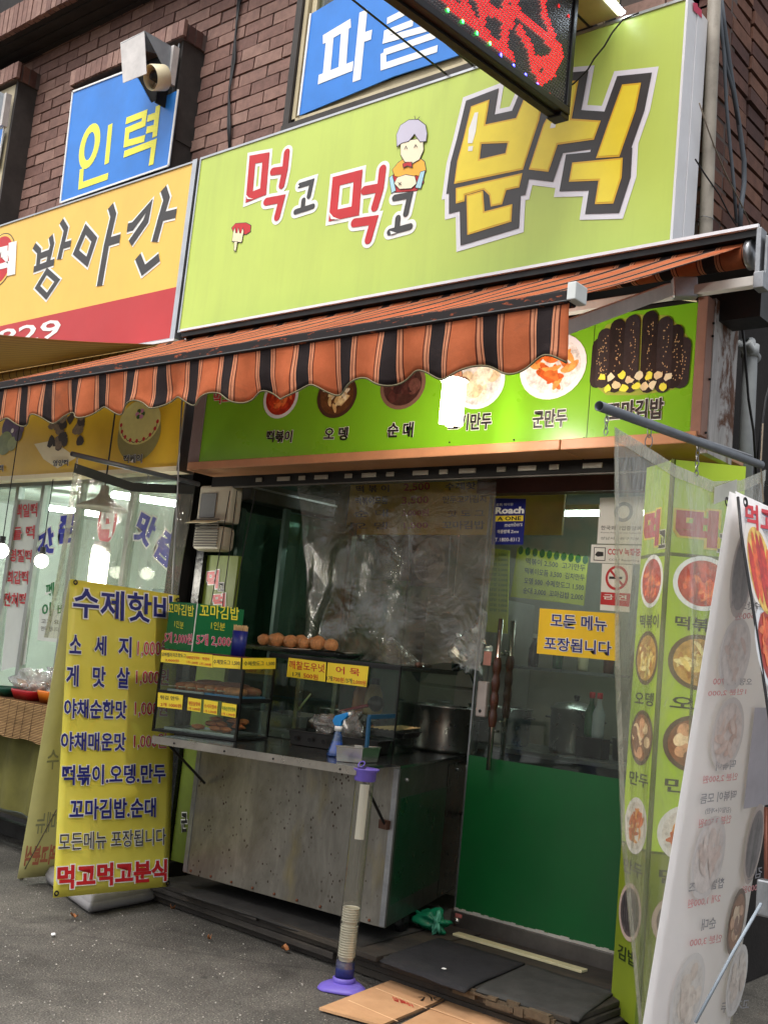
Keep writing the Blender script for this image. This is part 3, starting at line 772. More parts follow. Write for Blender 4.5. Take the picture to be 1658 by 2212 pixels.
T(ys, '5829', ps, c3(-90, 352), c3(262, 290), c3(-88, 282), M_white, .012, off=.003)

# the gap under the signs
M_hood = mat('black_hood', (20, 20, 21), .5, var=.3, damt=.2)
aw = thing('awning', (-3.3, 4.1, 3.1), 'orange and black striped fabric awning with scalloped edge over the stall', 'awning')
zl = 3.244
xh = P(*r2(905, 148), Y=3.98).x
h_ = MB(); h_.box((-5.11, 3.99, zl - .045), (xh, 4.5, zl - .012)); h_.box((-5.45, 4.3, 2.98), (xh - .1, 4.45, zl - .012))
h_.build('hood', M_hood, aw)
MB().box((-5.11, 3.975, zl - .016), (xh + .003, 3.99, zl - .002)).build('hood_lip', M_wal, aw)
ws = thing('wall_panel', (-4, 4.35, 3), 'black recess band between the fascia signs and the awning roller', 'panel')
MB().box((-8.6, 4.38, 2.53), (-2.1, 4.46, 3.36)).build('panel', M_dark, ws)

# awning fabric: stripes run down the slope
PER, PH = .19, 0.0
xa = P(*c4(238, 330), Y=2.55).x
t = NT('awning_stripe')
sx = t.n('ShaderNodeSeparateXYZ'); tc = t.n('ShaderNodeNewGeometry'); t.l(tc.outputs['Position'], sx.inputs[0])
fr = t.math('FRACT', t.math('ADD', t.math('DIVIDE', t.math('SUBTRACT', sx.outputs[0], xa), PER), 100.3575))
OR, DK, PE, BR = S(206, 116, 74), S(52, 43, 43), S(226, 156, 118), S(104, 54, 40)
col = t.ramp(fr, [(0, OR), (.13, OR), (.135, BR), (.15, BR), (.155, PE), (.20, PE), (.205, BR), (.222, BR), (.226, PE), (.28, PE), (.285, DK), (.29, DK)], 'CONSTANT')
e = [n for n in t.t.nodes if n.bl_idname == 'ShaderNodeValToRGB'][-1].color_ramp.elements
stops = [(0, OR), (.085, BR), (.11, PE), (.165, BR), (.18, PE), (.215, DK), (.5, PE), (.535, BR), (.55, PE), (.605, BR), (.63, OR), (.99, OR)]
for i, (p, c_) in enumerate(stops): e[i].position = p; e[i].color = c_
nz = t.ramp(t.noise(5, 7, .7, t.pos((1, 1, 1))), [(.3, (.74, .72, .70)), (.7, (1.08, 1.08, 1.1))])
col = t.mix(1.0, col, nz, 'MULTIPLY')
sm_ = t.ramp(t.noise(2.6, 8, .75, t.pos((1, 1, 2)), 1), [(.52, (0, 0, 0)), (.72, (1, 1, 1))]); col = t.mix(t.math('MULTIPLY', sm_, .4), col, S(96, 74, 64))
wv = t.noise(900, 1, .5, t.pos((1, 1, 1)))
bs = t.n('ShaderNodeBsdfPrincipled'); t.l(col, bs.inputs['Base Color']); bs.inputs['Roughness'].default_value = .8; bs.inputs['Specular IOR Level'].default_value = .2
t.l(t.bump(t.math('ADD', t.noise(9, 4, .6, t.pos()), t.math('MULTIPLY', wv, .15)), .35, .02), bs.inputs['Normal'])
tl = t.n('ShaderNodeBsdfTranslucent'); t.l(col, tl.inputs[0]); mx = t.n('ShaderNodeMixShader'); mx.inputs[0].default_value = .3
t.l(bs.outputs[0], mx.inputs[1]); t.l(tl.outputs[0], mx.inputs[2]); t.l(mx.outputs[0], t.out.inputs[0])
M_awn = t.m
YB, ZB = 2.55, 2.480; YR, ZR = 4.05, 3.150; XL, XR = -5.35, -1.555; XRR = -1.69
def fab(u, v):
    x = (XL + (XR - XL) * u) * (1 - v) + (XL + (XRR - XL) * u) * v
    sag = -.012 * math.sin(math.pi * v) + .006 * math.sin(u * 31 + v * 3) * math.sin(math.pi * v)
    return (x, YB + .03 + (YR - YB - .03) * v, ZB + (ZR + .045 - ZB) * v + sag)
MB().grid(fab, 80, 14).build('canopy', M_awn, aw, smooth=True, solid=.002)
def val(u, v):
    x = XL + (XR - XL) * u; ph = (x + 5) / .165
    zb_ = 2.284 + .020 * math.cos(x * 2 * math.pi / .232) + .004 * math.sin(x * 5.2) - .006 * math.sin(x * 2.2)
    y = YB - .012 + (.014 * math.sin(x * 17 + 1.2 * math.sin(x * 3)) + .010 * math.sin(x * 41 + 2 * math.sin(x * 2.3)) + .018 * noise.noise(Vector((x * 2.2, v * 1.5, 3)))) * v + .01 * v
    return (x, y, 2.442 + (zb_ - 2.442) * v)
MB().grid(val, 300, 8).build('valance', M_awn, aw, smooth=True, solid=.0015)
MB().tube([Vector(val(i / 300, 1)) + Vector((0, -.001, 0)) for i in range(301)], .0032, 5).build('valance_piping', mat('olive_piping', (112, 104, 78), .8), aw, smooth=True)
tb = NT('black_bar_fabric'); nzz = tb.noise(26, 3, .6, tb.pos((1, 1, 3)))
cl = tb.ramp(nzz, [(.60, S(34, 28, 28)), (.66, S(120, 58, 34)), (.7, S(150, 76, 44))]); tb.bsdf(cl, .75, 0, .3)
MB().box((XL, YB - .022, 2.440), (XR, YB + .03, ZB)).build('front_bar', tb.m, aw, bevel=.006)
MB().tube([(XL, YB - .024, 2.446), (XR + .01, YB - .024, 2.446)], .0022, 6).build('bar_cord', mat('grey_cord', (96, 98, 98), .7), aw)
MB().box((XR, YB - .03, 2.445), (XR + .028, YB + .035, 2.497)).build('bar_end_cap', mat('white_cap', (205, 208, 205), .4, var=.1), aw, bevel=.003)
MB().tube([(XL, YR, ZR), (XRR + .02, YR, ZR)], .05, 20).build('roller', M_awn, aw, smooth=True)
q0 = P(*r2(855, 330), Y=YR)
MB().tube([(XRR + .02, YR, ZR), (XRR + .045, YR, ZR)], .062, 20).build('roller_end', M_galv, aw, smooth=True)
M_arm = mat('white_arm', (186, 182, 176), .45, var=.12, damt=.35, dirt=(96, 88, 80))
A, B = P(*r2(400, 655), Y=3.96), P(*r2(985, 560), Y=3.96)
zt_ = (A.z + B.z) / 2 - .01
MB().box((-5.3, 3.93, zt_ - .02), (B.x - .01, 3.97, zt_ + .02)).build('torsion_bar', M_arm, aw, bevel=.003)
bk = MB().box((B.x - .045, 3.92, zt_ - .035), (B.x - .005, 3.985, zt_ + .03)); bk.box((B.x - .05, 3.94, zt_ + .03), (B.x - .03, 4.0, ZR + .06)); bk.box((B.x - .022, 3.96, zt_ + .03), (B.x - .01, 4.07, ZR + .03))
bk.build('end_bracket', M_galv, aw, bevel=.003)
D1 = P(*r2(230, 640), Y=3.86); D2 = P(1232, 702, Y=3.25)
D1.z = zt_; 
MB().bar(P(*r2(215, 650), Y=3.86), D2 + (D2 - D1) * .3, .03, .052).build('folding_arm', M_arm, aw, bevel=.004)
MB().bar(P(*r2(240, 640), Y=3.9), P(*r2(430, 640), Y=3.96), .05, .085).build('arm_shoulder', M_galv, aw, bevel=.006)

# neighbour's awning seen from below
t = NT('dim_stripe'); sx = t.n('ShaderNodeSeparateXYZ'); tc = t.n('ShaderNodeNewGeometry'); t.l(tc.outputs['Position'], sx.inputs[0])
fr = t.math('FRACT', t.math('DIVIDE', sx.outputs[0], .09))
col = t.ramp(fr, [(0, S(160, 128, 62)), (.5, S(84, 70, 46)), (.62, S(160, 128, 62))], 'CONSTANT')
bs = t.n('ShaderNodeBsdfPrincipled'); t.l(col, bs.inputs['Base Color']); bs.inputs['Roughness'].default_value = .8
tl = t.n('ShaderNodeBsdfTranslucent'); t.l(col, tl.inputs[0]); mx = t.n('ShaderNodeMixShader'); mx.inputs[0].default_value = .3
t.l(bs.outputs[0], mx.inputs[1]); t.l(tl.outputs[0], mx.inputs[2]); t.l(mx.outputs[0], t.out.inputs[0])
na = thing('awning', (-6.5, 4.1, 3.1), 'dim yellow striped awning underside at the left, behind the orange awning', 'awning')
Aq, Bq = P(0, 717, Y=4.05), P(350, 745, Y=4.05)
nx = -5.385; nz_ = 3.17
MB().grid(lambda u, v: (-8.6 + (nx + 8.6) * u, 4.05 - 1.5 * v, nz_ + .03 - .34 * v - .02 * math.sin(math.pi * v)), 40, 8).build('canopy', t.m, na, smooth=True, solid=.002)
MB().box((-8.6, 2.52, nz_ - .36), (nx, 2.56, nz_ - .31)).build('front_bar', M_hood, na)
MB().tube([(-8.6, 4.08, nz_ + .0), (nx, 4.08, nz_ + .0)], .04, 12).build('roller', t.m, na, smooth=True)
MB().box((-5.9, 4.06, nz_ + .045), (nx + .12, 4.2, nz_ + .06)).build('hood_lip', M_wal, na)

# ------------------------------------------------------------------ LED sign standing out over the street
XLd = -2.5; px_ = planeX(XLd)
ls = thing('led_sign', P(1230, 250, X=XLd), 'black LED matrix sign with red glowing characters jutting out overhead', 'LED sign')
def ledz(y): return 3.84 + (y - 2.813) * .0705
def lbox(y0, y1, za, zb, xa_, xb_, name, m, par=ls, **k):
    return MB().hexa([(xa_, y0, ledz(y0) + za), (xb_, y0, ledz(y0) + za), (xb_, y1, ledz(y1) + za), (xa_, y1, ledz(y1) + za),
                      (xa_, y0, ledz(y0) + zb), (xb_, y0, ledz(y0) + zb), (xb_, y1, ledz(y1) + zb), (xa_, y1, ledz(y1) + zb)]).build(name, m, par, **k)
XB = P(1192, 262, Z=ledz(3.93)).x
yE = P(1230, 250, X=XLd).y
t = NT('led_face'); nz = t.noise(120, 4, .6, t.pos()); col = t.ramp(nz, [(.35, S(34, 34, 36)), (.65, S(74, 74, 76))]); t.bsdf(col, .25, 0, .5, t.bump(nz, .4, .004))
lbox(2.0, yE, .035, 1.2, XB + .01, XLd - .012, 'face_panel', t.m)
lbox(2.0, yE, 0, .035, XB, XLd, 'frame', M_blackpl, bevel=.004)
lbox(yE - .03, yE, .035, 1.2, XB, XLd, 'frame', M_blackpl, bevel=.004)
lbox(2.0, yE - .02, -.012, 0.0, XB + .02, XLd - .04, 'bottom_rail', M_iron)
lbox(yE - .06, yE + .012, -.02, .02, XB + .01, XLd - .01, 'corner_cap', M_blackpl, bevel=.004)
def led_dots(pts, rad, m, name, kind=None):
    mb = MB()
    for y, z in pts:
        b = len(mb.v)
        mb.v += [Vector((XLd - .008, y + rad * math.cos(a * math.pi / 3), z + rad * math.sin(a * math.pi / 3))) for a in range(6)] + [Vector((XLd - .004, y, z))]
        mb.f += [(b + k, b + (k + 1) % 6, b + 6) for k in range(6)]
    o = mb.build(name, m, ls)
    if kind: o['kind'] = kind
segs = [[(470, -60), (560, 40), (680, 130), (770, 215)], [(610, -20), (650, 60), (700, 150)], [(780, -60), (740, 60), (735, 200)], [(880, -40), (880, 140), (870, 250)],
        [(940, -60), (930, 60), (905, 130)], [(785, 240), (850, 290), (915, 340)], [(1110, 10), (1120, 90), (1170, 220)], [(965, 85), (1060, 165), (1215, 300)],
        [(965, 180), (1030, 290), (1050, 420)], [(1040, 360), (1090, 490)], [(1050, 380), (1130, 380), (1215, 320)], [(1205, 350), (1170, 430), (1090, 490)], [(640, -80), (740, 20), (900, 130)]]
S3 = [[px_.hit(r8(*q)) for q in s_] for s_ in segs]
def dseg(p, a, b):
    ab = b - a; t_ = max(0, min(1, (p - a).dot(ab) / max(ab.dot(ab), 1e-9))); return (p - a - ab * t_).length
pts_on = []; pts_off = []
pit_ = .0165
for i in range(90):
    for j in range(62):
        y = yE - .05 - i * pit_ - (j % 2) * pit_ / 2; z = ledz(y) + .05 + j * pit_ * .87
        p = Vector((y, z)); dd = min(dseg(p, s_[k], s_[k + 1]) for s_ in S3 for k in range(len(s_) - 1))
        if dd < .027: pts_on.append((y, z))
        elif inview((XLd, y, z), 0): pts_off.append((y, z))
M_ledr = emis('led_red', (255, 26, 34), 1.1, (150, 20, 20))
led_dots(pts_on, .0058, M_ledr, 'lit_leds', 'stuff')
led_dots(pts_on, .0022, emis('led_core', (255, 190, 170), 5, (200, 160, 150)), 'led_cores', 'stuff')
led_dots(pts_off, .0038, mat('dull_led', (96, 92, 92), .3, var=.2), 'unlit_leds', 'stuff')
for cols, m in (([(525, 58), (615, 128), (703, 200), (783, 263)], emis('led_green', (40, 255, 90), 6)), ([(850, 335), (928, 400), (1002, 458), (1075, 517)], emis('led_blue', (60, 60, 255), 7)),
                ([(1150, 580), (1213, 632), (1265, 95), (1205, 32)], M_ledr)):
    for q in cols: h = px_.hit(r8(*q)); led_dots([(h.x, h.y)], .009, m, 'corner_led')
# light box higher up
Q1 = P(*c2(1012, 72), Y=4.19); Q0 = P(*c2(838, 130), Y=4.19)
lb = thing('light_box', Q1, 'pale underside of a boxy sign above the lime fascia, behind the LED sign', 'light box')
MB().box((Q0.x - .3, 3.2, Q1.z), (Q1.x, 4.19, Q1.z + .6)).build('panel', mat('beige_soffit', (176, 166, 120), .6, var=.1, damt=.2), lb)
for k in range(6):
    MB().box((Q1.x - .16 - k * .17, 3.2, Q1.z - .006), (Q1.x - .15 - k * .17, 4.19, Q1.z - .0005)).build('seam', M_iron, lb)
wl = thing('led_string', Q1, 'cluster of tiny white glowing lights beside the pale sign box', 'light string')
for k in range(17):
    q = c2(962 + (k % 9) * 7.5 + (k // 9) * 20, -4 + (k % 9) * 8); pw = P(*q, X=Q1.x + .02)
    MB().blob(pw, .008, 0, k, 8, 5).build('lamp', emis('white_led', (225, 240, 255), 9), wl)
wr = [P(*c2(*q), Y=4.1) for q in ((1100, 55), (1030, 85), (985, 140), (950, 200), (905, 255), (880, 300), (820, 360), (790, 380))]
tag(MB().tube(wr, .004, 6).build('wire', M_cable, smooth=True), 'thin black wire sagging across the lime sign from the LED sign', 'wire')

# pipes and cables on the right wall
M_pipe = mat('dirty_pipe', (158, 150, 138), .6, var=.2, scale=5, damt=.7, dirt=(72, 66, 58), dscale=(3, 3, 2))
XP = -2.055
dp = thing('downpipe', P(*r1(560, 2040), X=XP), 'dirty cream downpipe on the brick side wall beside the lime sign', 'downpipe')
MB().tube([P(*r1(640, -120), X=XP), P(*r1(622, 400), X=XP), P(*r1(590, 1200), X=XP), P(*r1(560, 2060), X=XP), P(*r1(548, 2400), X=XP)], .030, 16).build('pipe', M_pipe, dp, smooth=True)
wb_ = P(*r1(560, 1915), X=XP)
MB().tube([wb_ + Vector((.034 * math.cos(a), .034 * math.sin(a), .004 * math.sin(3 * a))) for a in [k * .6 for k in range(12)]], .002, 5).build('wire_tie', M_galv, dp)
M_gcab = mat('grey_cable', (92, 98, 106), .55, var=.15)
for nme, pts, rr, lab in (('cable', [(665, -30), (690, 150), (720, 480), (740, 900), (775, 1300), (805, 1600), (830, 1950)], .0085, 'thinner grey cable left in the bundle beside the downpipe'),
                     ('cable', [(690, -30), (720, 220), (775, 620), (845, 1050), (895, 1400), (895, 1600), (868, 1800), (860, 1990)], .0125, 'thick grey cable right in the bundle beside the downpipe'),
                     ('cable', [(672, -30), (700, 300), (735, 560), (800, 800), (850, 1100)], .009, 'middle grey cable merging into the thick one on the side wall')):
    tag(MB().tube([P(*r1(*q), X=XP + .02) for q in pts], rr, 8).build(nme, M_gcab, smooth=True), lab, 'cable', 'grey cables on the side wall')
tag(MB().tube([P(*r1(*q), X=XP + .03) for q in ((505, 900), (570, 1100), (640, 1290), (740, 1530), (850, 1740), (950, 1960))], .0035, 6).build('wire', mat('tan_wire', (140, 128, 112), .6), smooth=True), 'thin tan wire slanting across the downpipe', 'wire')
tag(MB().tube([P(*r1(*q), X=XP + .03) for q in ((470, 1390), (560, 1530), (680, 1700), (760, 1860), (830, 1970))], .004, 6).build('wire', M_cable, smooth=True), 'thin black wire slanting across the foot of the downpipe', 'wire')
XQ = -1.98
ep = thing('drain_pipe', P(*r2(800, 1950), X=XQ), 'pale plastic drain pipe with an elbow right of the weathered board', 'drain pipe')
MB().tube([P(*r2(715, 1070), X=XQ) + Vector((0, .25, 0)), P(*r2(770, 1045), X=XQ) + Vector((0, .03, .0)), P(*r2(830, 1065), X=XQ), P(*r2(842, 1150), X=XQ), P(*r2(838, 1300), X=XQ), P(*r2(812, 1900), X=XQ), P(*r2(800, 2300), X=XQ)], .034, 16).build('pipe', mat('pale_pipe', (150, 154, 156), .5, var=.15, damt=.5, dirt=(80, 78, 74)), ep, smooth=True)
MB().lathe([(.034, 0), (.041, 0), (.041, .06), (.034, .06)], P(*r2(840, 1175), X=XQ), 18).build('collar', MC['pale_pipe'], ep, smooth=True)
for pts, lab in (([(760, 420), (765, 800), (800, 1100), (830, 1500), (870, 1750), (890, 2100)], 'black cable hanging in front of the pale drain pipe'),
                 ([(1040, 1200), (960, 1500), (925, 1750), (895, 2000)], 'limp black cord at the right photo edge under the awning')):
    tag(MB().tube([P(*r2(*q), X=XQ + .06) for q in pts], .006, 6).build('cable', M_cable, smooth=True), lab, 'cable')

# ------------------------------------------------------------------ lower menu sign
YM = 4.2; pm = planeY(YM)
zl0 = 2.53; xm1 = P(*r2(428, 900), Y=YM).x
zl0 = P(*c4(640, 743), Y=YM).z
M_lsg = mat('leaf_green_sign', (122, 186, 36), .3, var=.05, scale=1.3, damt=.05)
ms = thing('menu_sign', (-3.5, YM, zl0), 'bright green menu sign with round dish pictures under the awning', 'sign')
xm0 = P(432, 980, Y=YM).x
MB().box((xm0, YM, zl0), (xm1, YM + .1, 3.04)).build('panel', M_lsg, ms)
xs = P(*r2(895, 300), Y=YM).x if False else P(*c4(890, 500), Y=YM).x
MB().box((xs, YM - .0015, zl0), (xs + .002, YM, 3.04)).build('seam', M_iron, ms)
M_wood = mat('warm_wood_trim', (196, 142, 104), .5, var=.12, scale=4, bump=.1, damt=.15, dirt=(110, 70, 48))
M_wood2 = mat('pinkish_wood', (150, 112, 96), .6, var=.15, scale=6, damt=.25)
xc = P(*r2(515, 900), Y=YM).x
zt0 = P(*c4(640, 790), Y=YM).z
xw0 = P(408, 1010, Y=YM).x; xj = P(*c4(767, 760), Y=YM).x
MB().box((xw0, YM - .016, zt0), (xj - .0015, YM + .5, zl0 - .002)).build('wood_trim', M_wood, ms, bevel=.006)
MB().box((xj + .0015, YM - .014, zt0), (P(*r2(435, 1780), Y=YM).x, YM + .5, zl0 - .002)).build('wood_trim', M_wood, ms, bevel=.004)
MB().box((xw0 - .01, YM - .006, zl0), (xm0 - .004, YM + .12, 3.04)).build('corner_strip', mat('mauve_strip', (128, 112, 112), .6), ms)
MB().box((xm1 + .004, YM - .008, zl0 - .02), (xc, YM + .06, 3.06)).build('corner_strip', M_wood2, ms, bevel=.003)
tw = NT('weathered_board'); ps_ = tw.pos((2, 2, .8))
st = tw.ramp(tw.noise(3.2, 8, .7, ps_, 1), [(.50, (0, 0, 0)), (.58, (1, 1, 1))])
cw = tw.mix(st, S(186, 182, 180), S(104, 66, 42)); st2 = tw.ramp(tw.noise(9, 6, .7, tw.pos((3, 3, .6))), [(.35, (.65, .65, .65)), (.7, (1.1, 1.1, 1.1))]); cw = tw.mix(1.0, cw, st2, 'MULTIPLY')
tw.bsdf(cw, .7, 0, .3, tw.bump(tw.noise(20, 6, .7, ps_), .3, .005))
yb1 = P(*r2(735, 1200), X=xc).y
MB().box((xc - .03, YM + .06, zt0 - .03), (xc + .004, yb1, 3.07)).build('side_board', tw.m, ms)
for q in ((560, 910), (553, 1010), (530, 1345), (500, 1760)):
    c_ = P(*r2(*q), X=xc + .005); MB().blob(c_, .006, 0, 1, 8, 4).build('screw', M_iron, ms)
for q in ((560, 737), (282, 748), (862, 730), (850, 760)):
    c_ = P(*c4(*q), Y=YM - .003); MB().blob(c_, .005, 0, 1, 8, 4).build('screw', M_iron, ms)
MB().box((xm0, YM - .004, 3.04), (xm1, YM + .12, 3.055)).build('top_rail', M_iron, ms)
MB().tube([P(*r2(*q), Y=YM - .02) for q in ((0, 765), (150, 735), (300, 722), (430, 740))], .004, 6).build('wire', M_cream, ms)
for px0, kind, rx, ry, sd in (((607, 858), 'tteok', .14, .125, 3), ((728, 855), 'noodle', .145, .125, 4), ((870, 832), 'sundae', .15, .13, 5), ((1035, 826), 'dump', .15, .135, 7), (c4(728, 420), 'fried', .178, .158, 6)):
    food(ms, pm, px0, rx, ry, kind, seed=sd, n=18)
# pile of seaweed rolls
pr = pm.hit(c4(1110, 400)); M_sea = mat('print_seaweed', (30, 27, 30), .4, var=.3, scale=30); M_ses = mat('print_sesame', (196, 164, 120), .5, var=.2); M_rice = mat('print_rice', (236, 214, 168), .5, var=.15, scale=25)
tops = [(932, 330), (955, 290), (1010, 250), (1075, 232), (1150, 215), (1215, 240), (1260, 275), (1292, 330)]
shape(ms, pm, [[c4(905, 500), c4(902, 330), c4(960, 240), c4(1090, 195), c4(1230, 200), c4(1310, 290), c4(1310, 450), c4(1250, 520), c4(1100, 545), c4(960, 545)]], mat('print_olive', (158, 170, 70), .35, var=.1), .001, 'picture_ground')
for i in (0, 7, 1, 6, 2, 5, 3, 4):
    x_, y_ = tops[i]; h1 = pm.hit(c4(x_, y_)); h0 = pm.hit(c4(x_ - 12, 500 if 1 < i < 6 else 480)); lo = .003 + .0004 * (4 - abs(i - 3.5))
    root = shape(ms, pm, [stroke_poly([h0, h1], .074)], (M_sea, mat('print_seaweed_grey', (48, 44, 48), .4, var=.3, scale=30))[i % 2], lo, 'food_picture', local=True)
    rr_ = random.Random(i); L_ = []
    for k in range(26):
        f_ = rr_.random(); c_ = h0.lerp(h1, f_) + Vector((rr_.uniform(-.014, .014) + .006, 0)); L_.append(ell(pm, c_, .0026, .0036, 5))
    shape(root, pm, L_, M_ses, lo + .0002, 'sesame_print', local=True)['kind'] = 'stuff'
rr_ = random.Random(9)
for k in range(15):
    x_ = 945 + k * 20 + rr_.uniform(-8, 8); y_ = 470 + 40 * (k % 2) + rr_.uniform(-12, 12); h1 = pm.hit(c4(x_, y_))
    shape(ms, pm, [[h1 + Vector((math.cos(a) * .022 * rr_.uniform(.6, 1.2), math.sin(a) * .02 * rr_.uniform(.6, 1.2))) for a in [j * .7 for j in range(9)]]], (M_rice, M_lem, M_cream)[k % 3 if k % 5 else 1], .006 + k * .0001, 'rice_print', local=True)
def mtxt(s_, x0_, x1_, yb_, yt_, slope=-.035, m=M_black):
    T(ms, s_, pm, (x0_, yb_), (x1_, yb_ + (x1_ - x0_) * slope), (x0_ + 3, yt_), m, .03, out=(M_white, .035), off=.004)
mtxt('떡볶이', 576, 630, 955, 931, .0); mtxt('오 뎅', 700, 750, 951, 924, 0); mtxt('순 대', 837, 891, 945, 914, -.02)
mtxt('고기만두', 968, 1060, 931, 897, -.05); mtxt('군만두', 1150, 1222, 925, 888, -.06); mtxt('꼬마김밥', 1310, 1430, 912, 870, -.07)
T(ms, '먹고먹고', pm, (462, 872), (540, 868), (464, 846), M_red, .03, out=(M_white, .03), off=.004)

# rail and shutter slats above the opening
M_slat = mat('shutter_slat', (92, 88, 82), .6, var=.2, damt=.3)
sh = thing('shutter_box', (-3.7, 4.4, 2.4), 'dark rolled shutter rail with pale notches above the shop opening', 'shutter')
zs = P(900, 1024, Y=4.42).z
MB().box((-5.15, 4.40, zs - .03), (-2.2, 4.44, zs + .06)).build('rail', M_dark, sh)
k = 0; x = -4.75
while x < -2.45:
    wd = .10 if k % 2 else .05
    MB().box((x, 4.392, zs - .012), (x + wd, 4.399, zs + .012)).build('notch_plate', mat('pale_plate', (150, 146, 134), .5, var=.2), sh); x += wd + (.075 if k % 3 else .13); k += 1
MB().box((-5.15, 4.41, zs - .038), (-2.2, 4.43, zs - .03)).build('bottom_rail', M_slat, sh)

# the hanging lamp
blb = thing('hanging_lamp', P(975, 815, Y=3.75), 'lit compact fluorescent lamp hanging below the awning edge before the menu sign', 'lamp')
bc = P(977, 872, Y=3.75)
M_cfl = emis('cfl_glow', (255, 246, 222), 9)
for k in range(4):
    a = math.pi / 4 + k * math.pi / 2; o_ = bc + Vector((math.cos(a) * .036, math.sin(a) * .036, 0))
    MB().tube([o_ + Vector((0, 0, -.095)), o_ + Vector((0, 0, .10))], .0175, 10).build('tube', M_cfl, blb, smooth=True)
MB().lathe([(0, .15), (.03, .15), (.035, .12), (.062, .115), (.062, .10), (0, .1)], bc, 18).build('lamp_base', M_white, blb, smooth=True)
MB().tube([bc + Vector((0, 0, .15)), bc + Vector((0, .02, .42)), bc + Vector((0, .3, .62))], .005, 6).build('cord', M_cable, blb)
pl_ = bpy.data.lights.new('lamp_light', 'POINT'); pl_.energy = 38; pl_.shadow_soft_size = .07; pl_.color = (1, .94, .84)
po = bpy.data.objects.new('lamp_light', pl_); COL.objects.link(po); po.parent = blb; po.location = bc + Vector((0, -.06, -.02)) - wloc(blb)

# ------------------------------------------------------------------ neighbour's lower sign and shopfront
YN = 4.25; pn = planeY(YN)
xn1 = P(392, 950, Y=YN).x; zn0 = P(200, 1018, Y=YN).z
ns = thing('menu_sign', (-7, YN, zn0), 'dim yellow rice cake sign with a round decorated cake picture', 'sign')
MB().box((-8.8, YN, zn0), (xn1, YN + .1, 3.1)).build('panel', mat('dull_yellow_sign', (222, 180, 40), .4, var=.06), ns)
MB().box((-8.8, YN - .01, zn0 - .03), (xn1 + .01, YN + .1, zn0)).build('trim', M_cream, ns)
MB().box((xn1, YN - .01, zn0 - .03), (xn1 + .012, YN + .12, 3.1)).build('trim', M_alu, ns)
cpx = c3(600, 690)
cake = MB(); h_ = pn.hit(cpx)
shape(ns, pn, [ell(pn, h_ + Vector((.008, -.03)), .222, .185, 36)], mat('print_cake_side', (150, 142, 84), .5, var=.1, scale=20), .002, 'food_picture', local=True)
shape(ns, pn, [ell(pn, h_ + Vector((0, .045)), .215, .15, 36)], mat('print_cake', (226, 218, 140), .5, var=.06, scale=20), .003, 'food_picture', local=True)
for k in range(9):
    a = math.pi * (1.02 + k / 8 * .96); c_ = h_ + Vector((math.cos(a) * .19, .045 + math.sin(a) * .125))
    shape(ns, pn, [ell(pn, c_, .014, .014, 10)], M_red, .004 + k * .0001, 'berry_print', local=True)
    if k < 8:
        a2 = math.pi * (1.02 + (k + 1) / 8 * .96); c2_ = h_ + Vector((math.cos(a2) * .19, .045 + math.sin(a2) * .125)); mid = (c_ + c2_) / 2 + Vector((0, -.014))
        shape(ns, pn, [stroke_poly([c_, mid, c2_], .005)], mat('print_choc', (80, 40, 30), .5), .0036, 'icing_print', local=True)
for k in range(6):
    a = k * 1.05; c_ = h_ + Vector((math.cos(a) * .03, .10 + math.sin(a) * .022)); shape(ns, pn, [ell(pn, c_, .02, .015, 10)], mat('print_rose', (222, 150, 190), .5, var=.1) if k % 2 else mat('print_leaf', (60, 110, 50), .5), .005 + k * .0001, 'rose_print', local=True)
hb = pn.hit(c3(290, 700)); rr_ = random.Random(4)
for k in range(26):
    c_ = hb + Vector((rr_.uniform(-.2, .2), rr_.uniform(-.10, .12))); q = rr_.choice([(92, 78, 66), (60, 50, 46), (126, 108, 88), (44, 36, 34)])
    shape(ns, pn, [[c_ + Vector((math.cos(a) * .05 * rr_.uniform(.6, 1.2), math.sin(a) * .042 * rr_.uniform(.6, 1.2))) for a in [j * .785 for j in range(8)]]], mat('print_nutty%d' % q[0], q, .5, var=.3, scale=40), .003 + k * .0001, 'food_picture', local=True)
shape(ns, pn, [[c3(150, 755), c3(230, 740), c3(300, 790), c3(330, 815), c3(250, 860), c3(190, 820)]], M_cream, .0022, 'plate_print')
hb = pn.hit(c3(60, 720))
for k, (dx, dy, rx, q) in enumerate(((-.06, .07, .11, (74, 50, 84)), (.05, .05, .08, (92, 62, 100)), (-.10, -.05, .10, (128, 140, 66)), (0, -.06, .06, (150, 160, 90)), (.07, .0, .05, (60, 40, 66)), (-.02, .04, .02, (225, 220, 210)))):
    shape(ns, pn, [ell(pn, hb + Vector((dx, dy)), rx, rx * .9, 20)], mat('print_veg%d' % q[0], q, .4, var=.25, scale=14), .003 + k * .0004, 'food_picture', local=True)
T(ns, '영양떡', pn, c3(235, 852), c3(300, 850), c3(237, 826), M_charc, .03, out=(M_white, .03), off=.012)
T(ns, '떡케익', pn, c3(540, 838), c3(618, 836), c3(542, 804), M_charc, .03, out=(M_white, .03), off=.012)
T(ns, '찰떡', pn, c3(-20, 875), c3(20, 874), c3(-20, 848), M_charc, .03, out=(M_white, .03), off=.012)

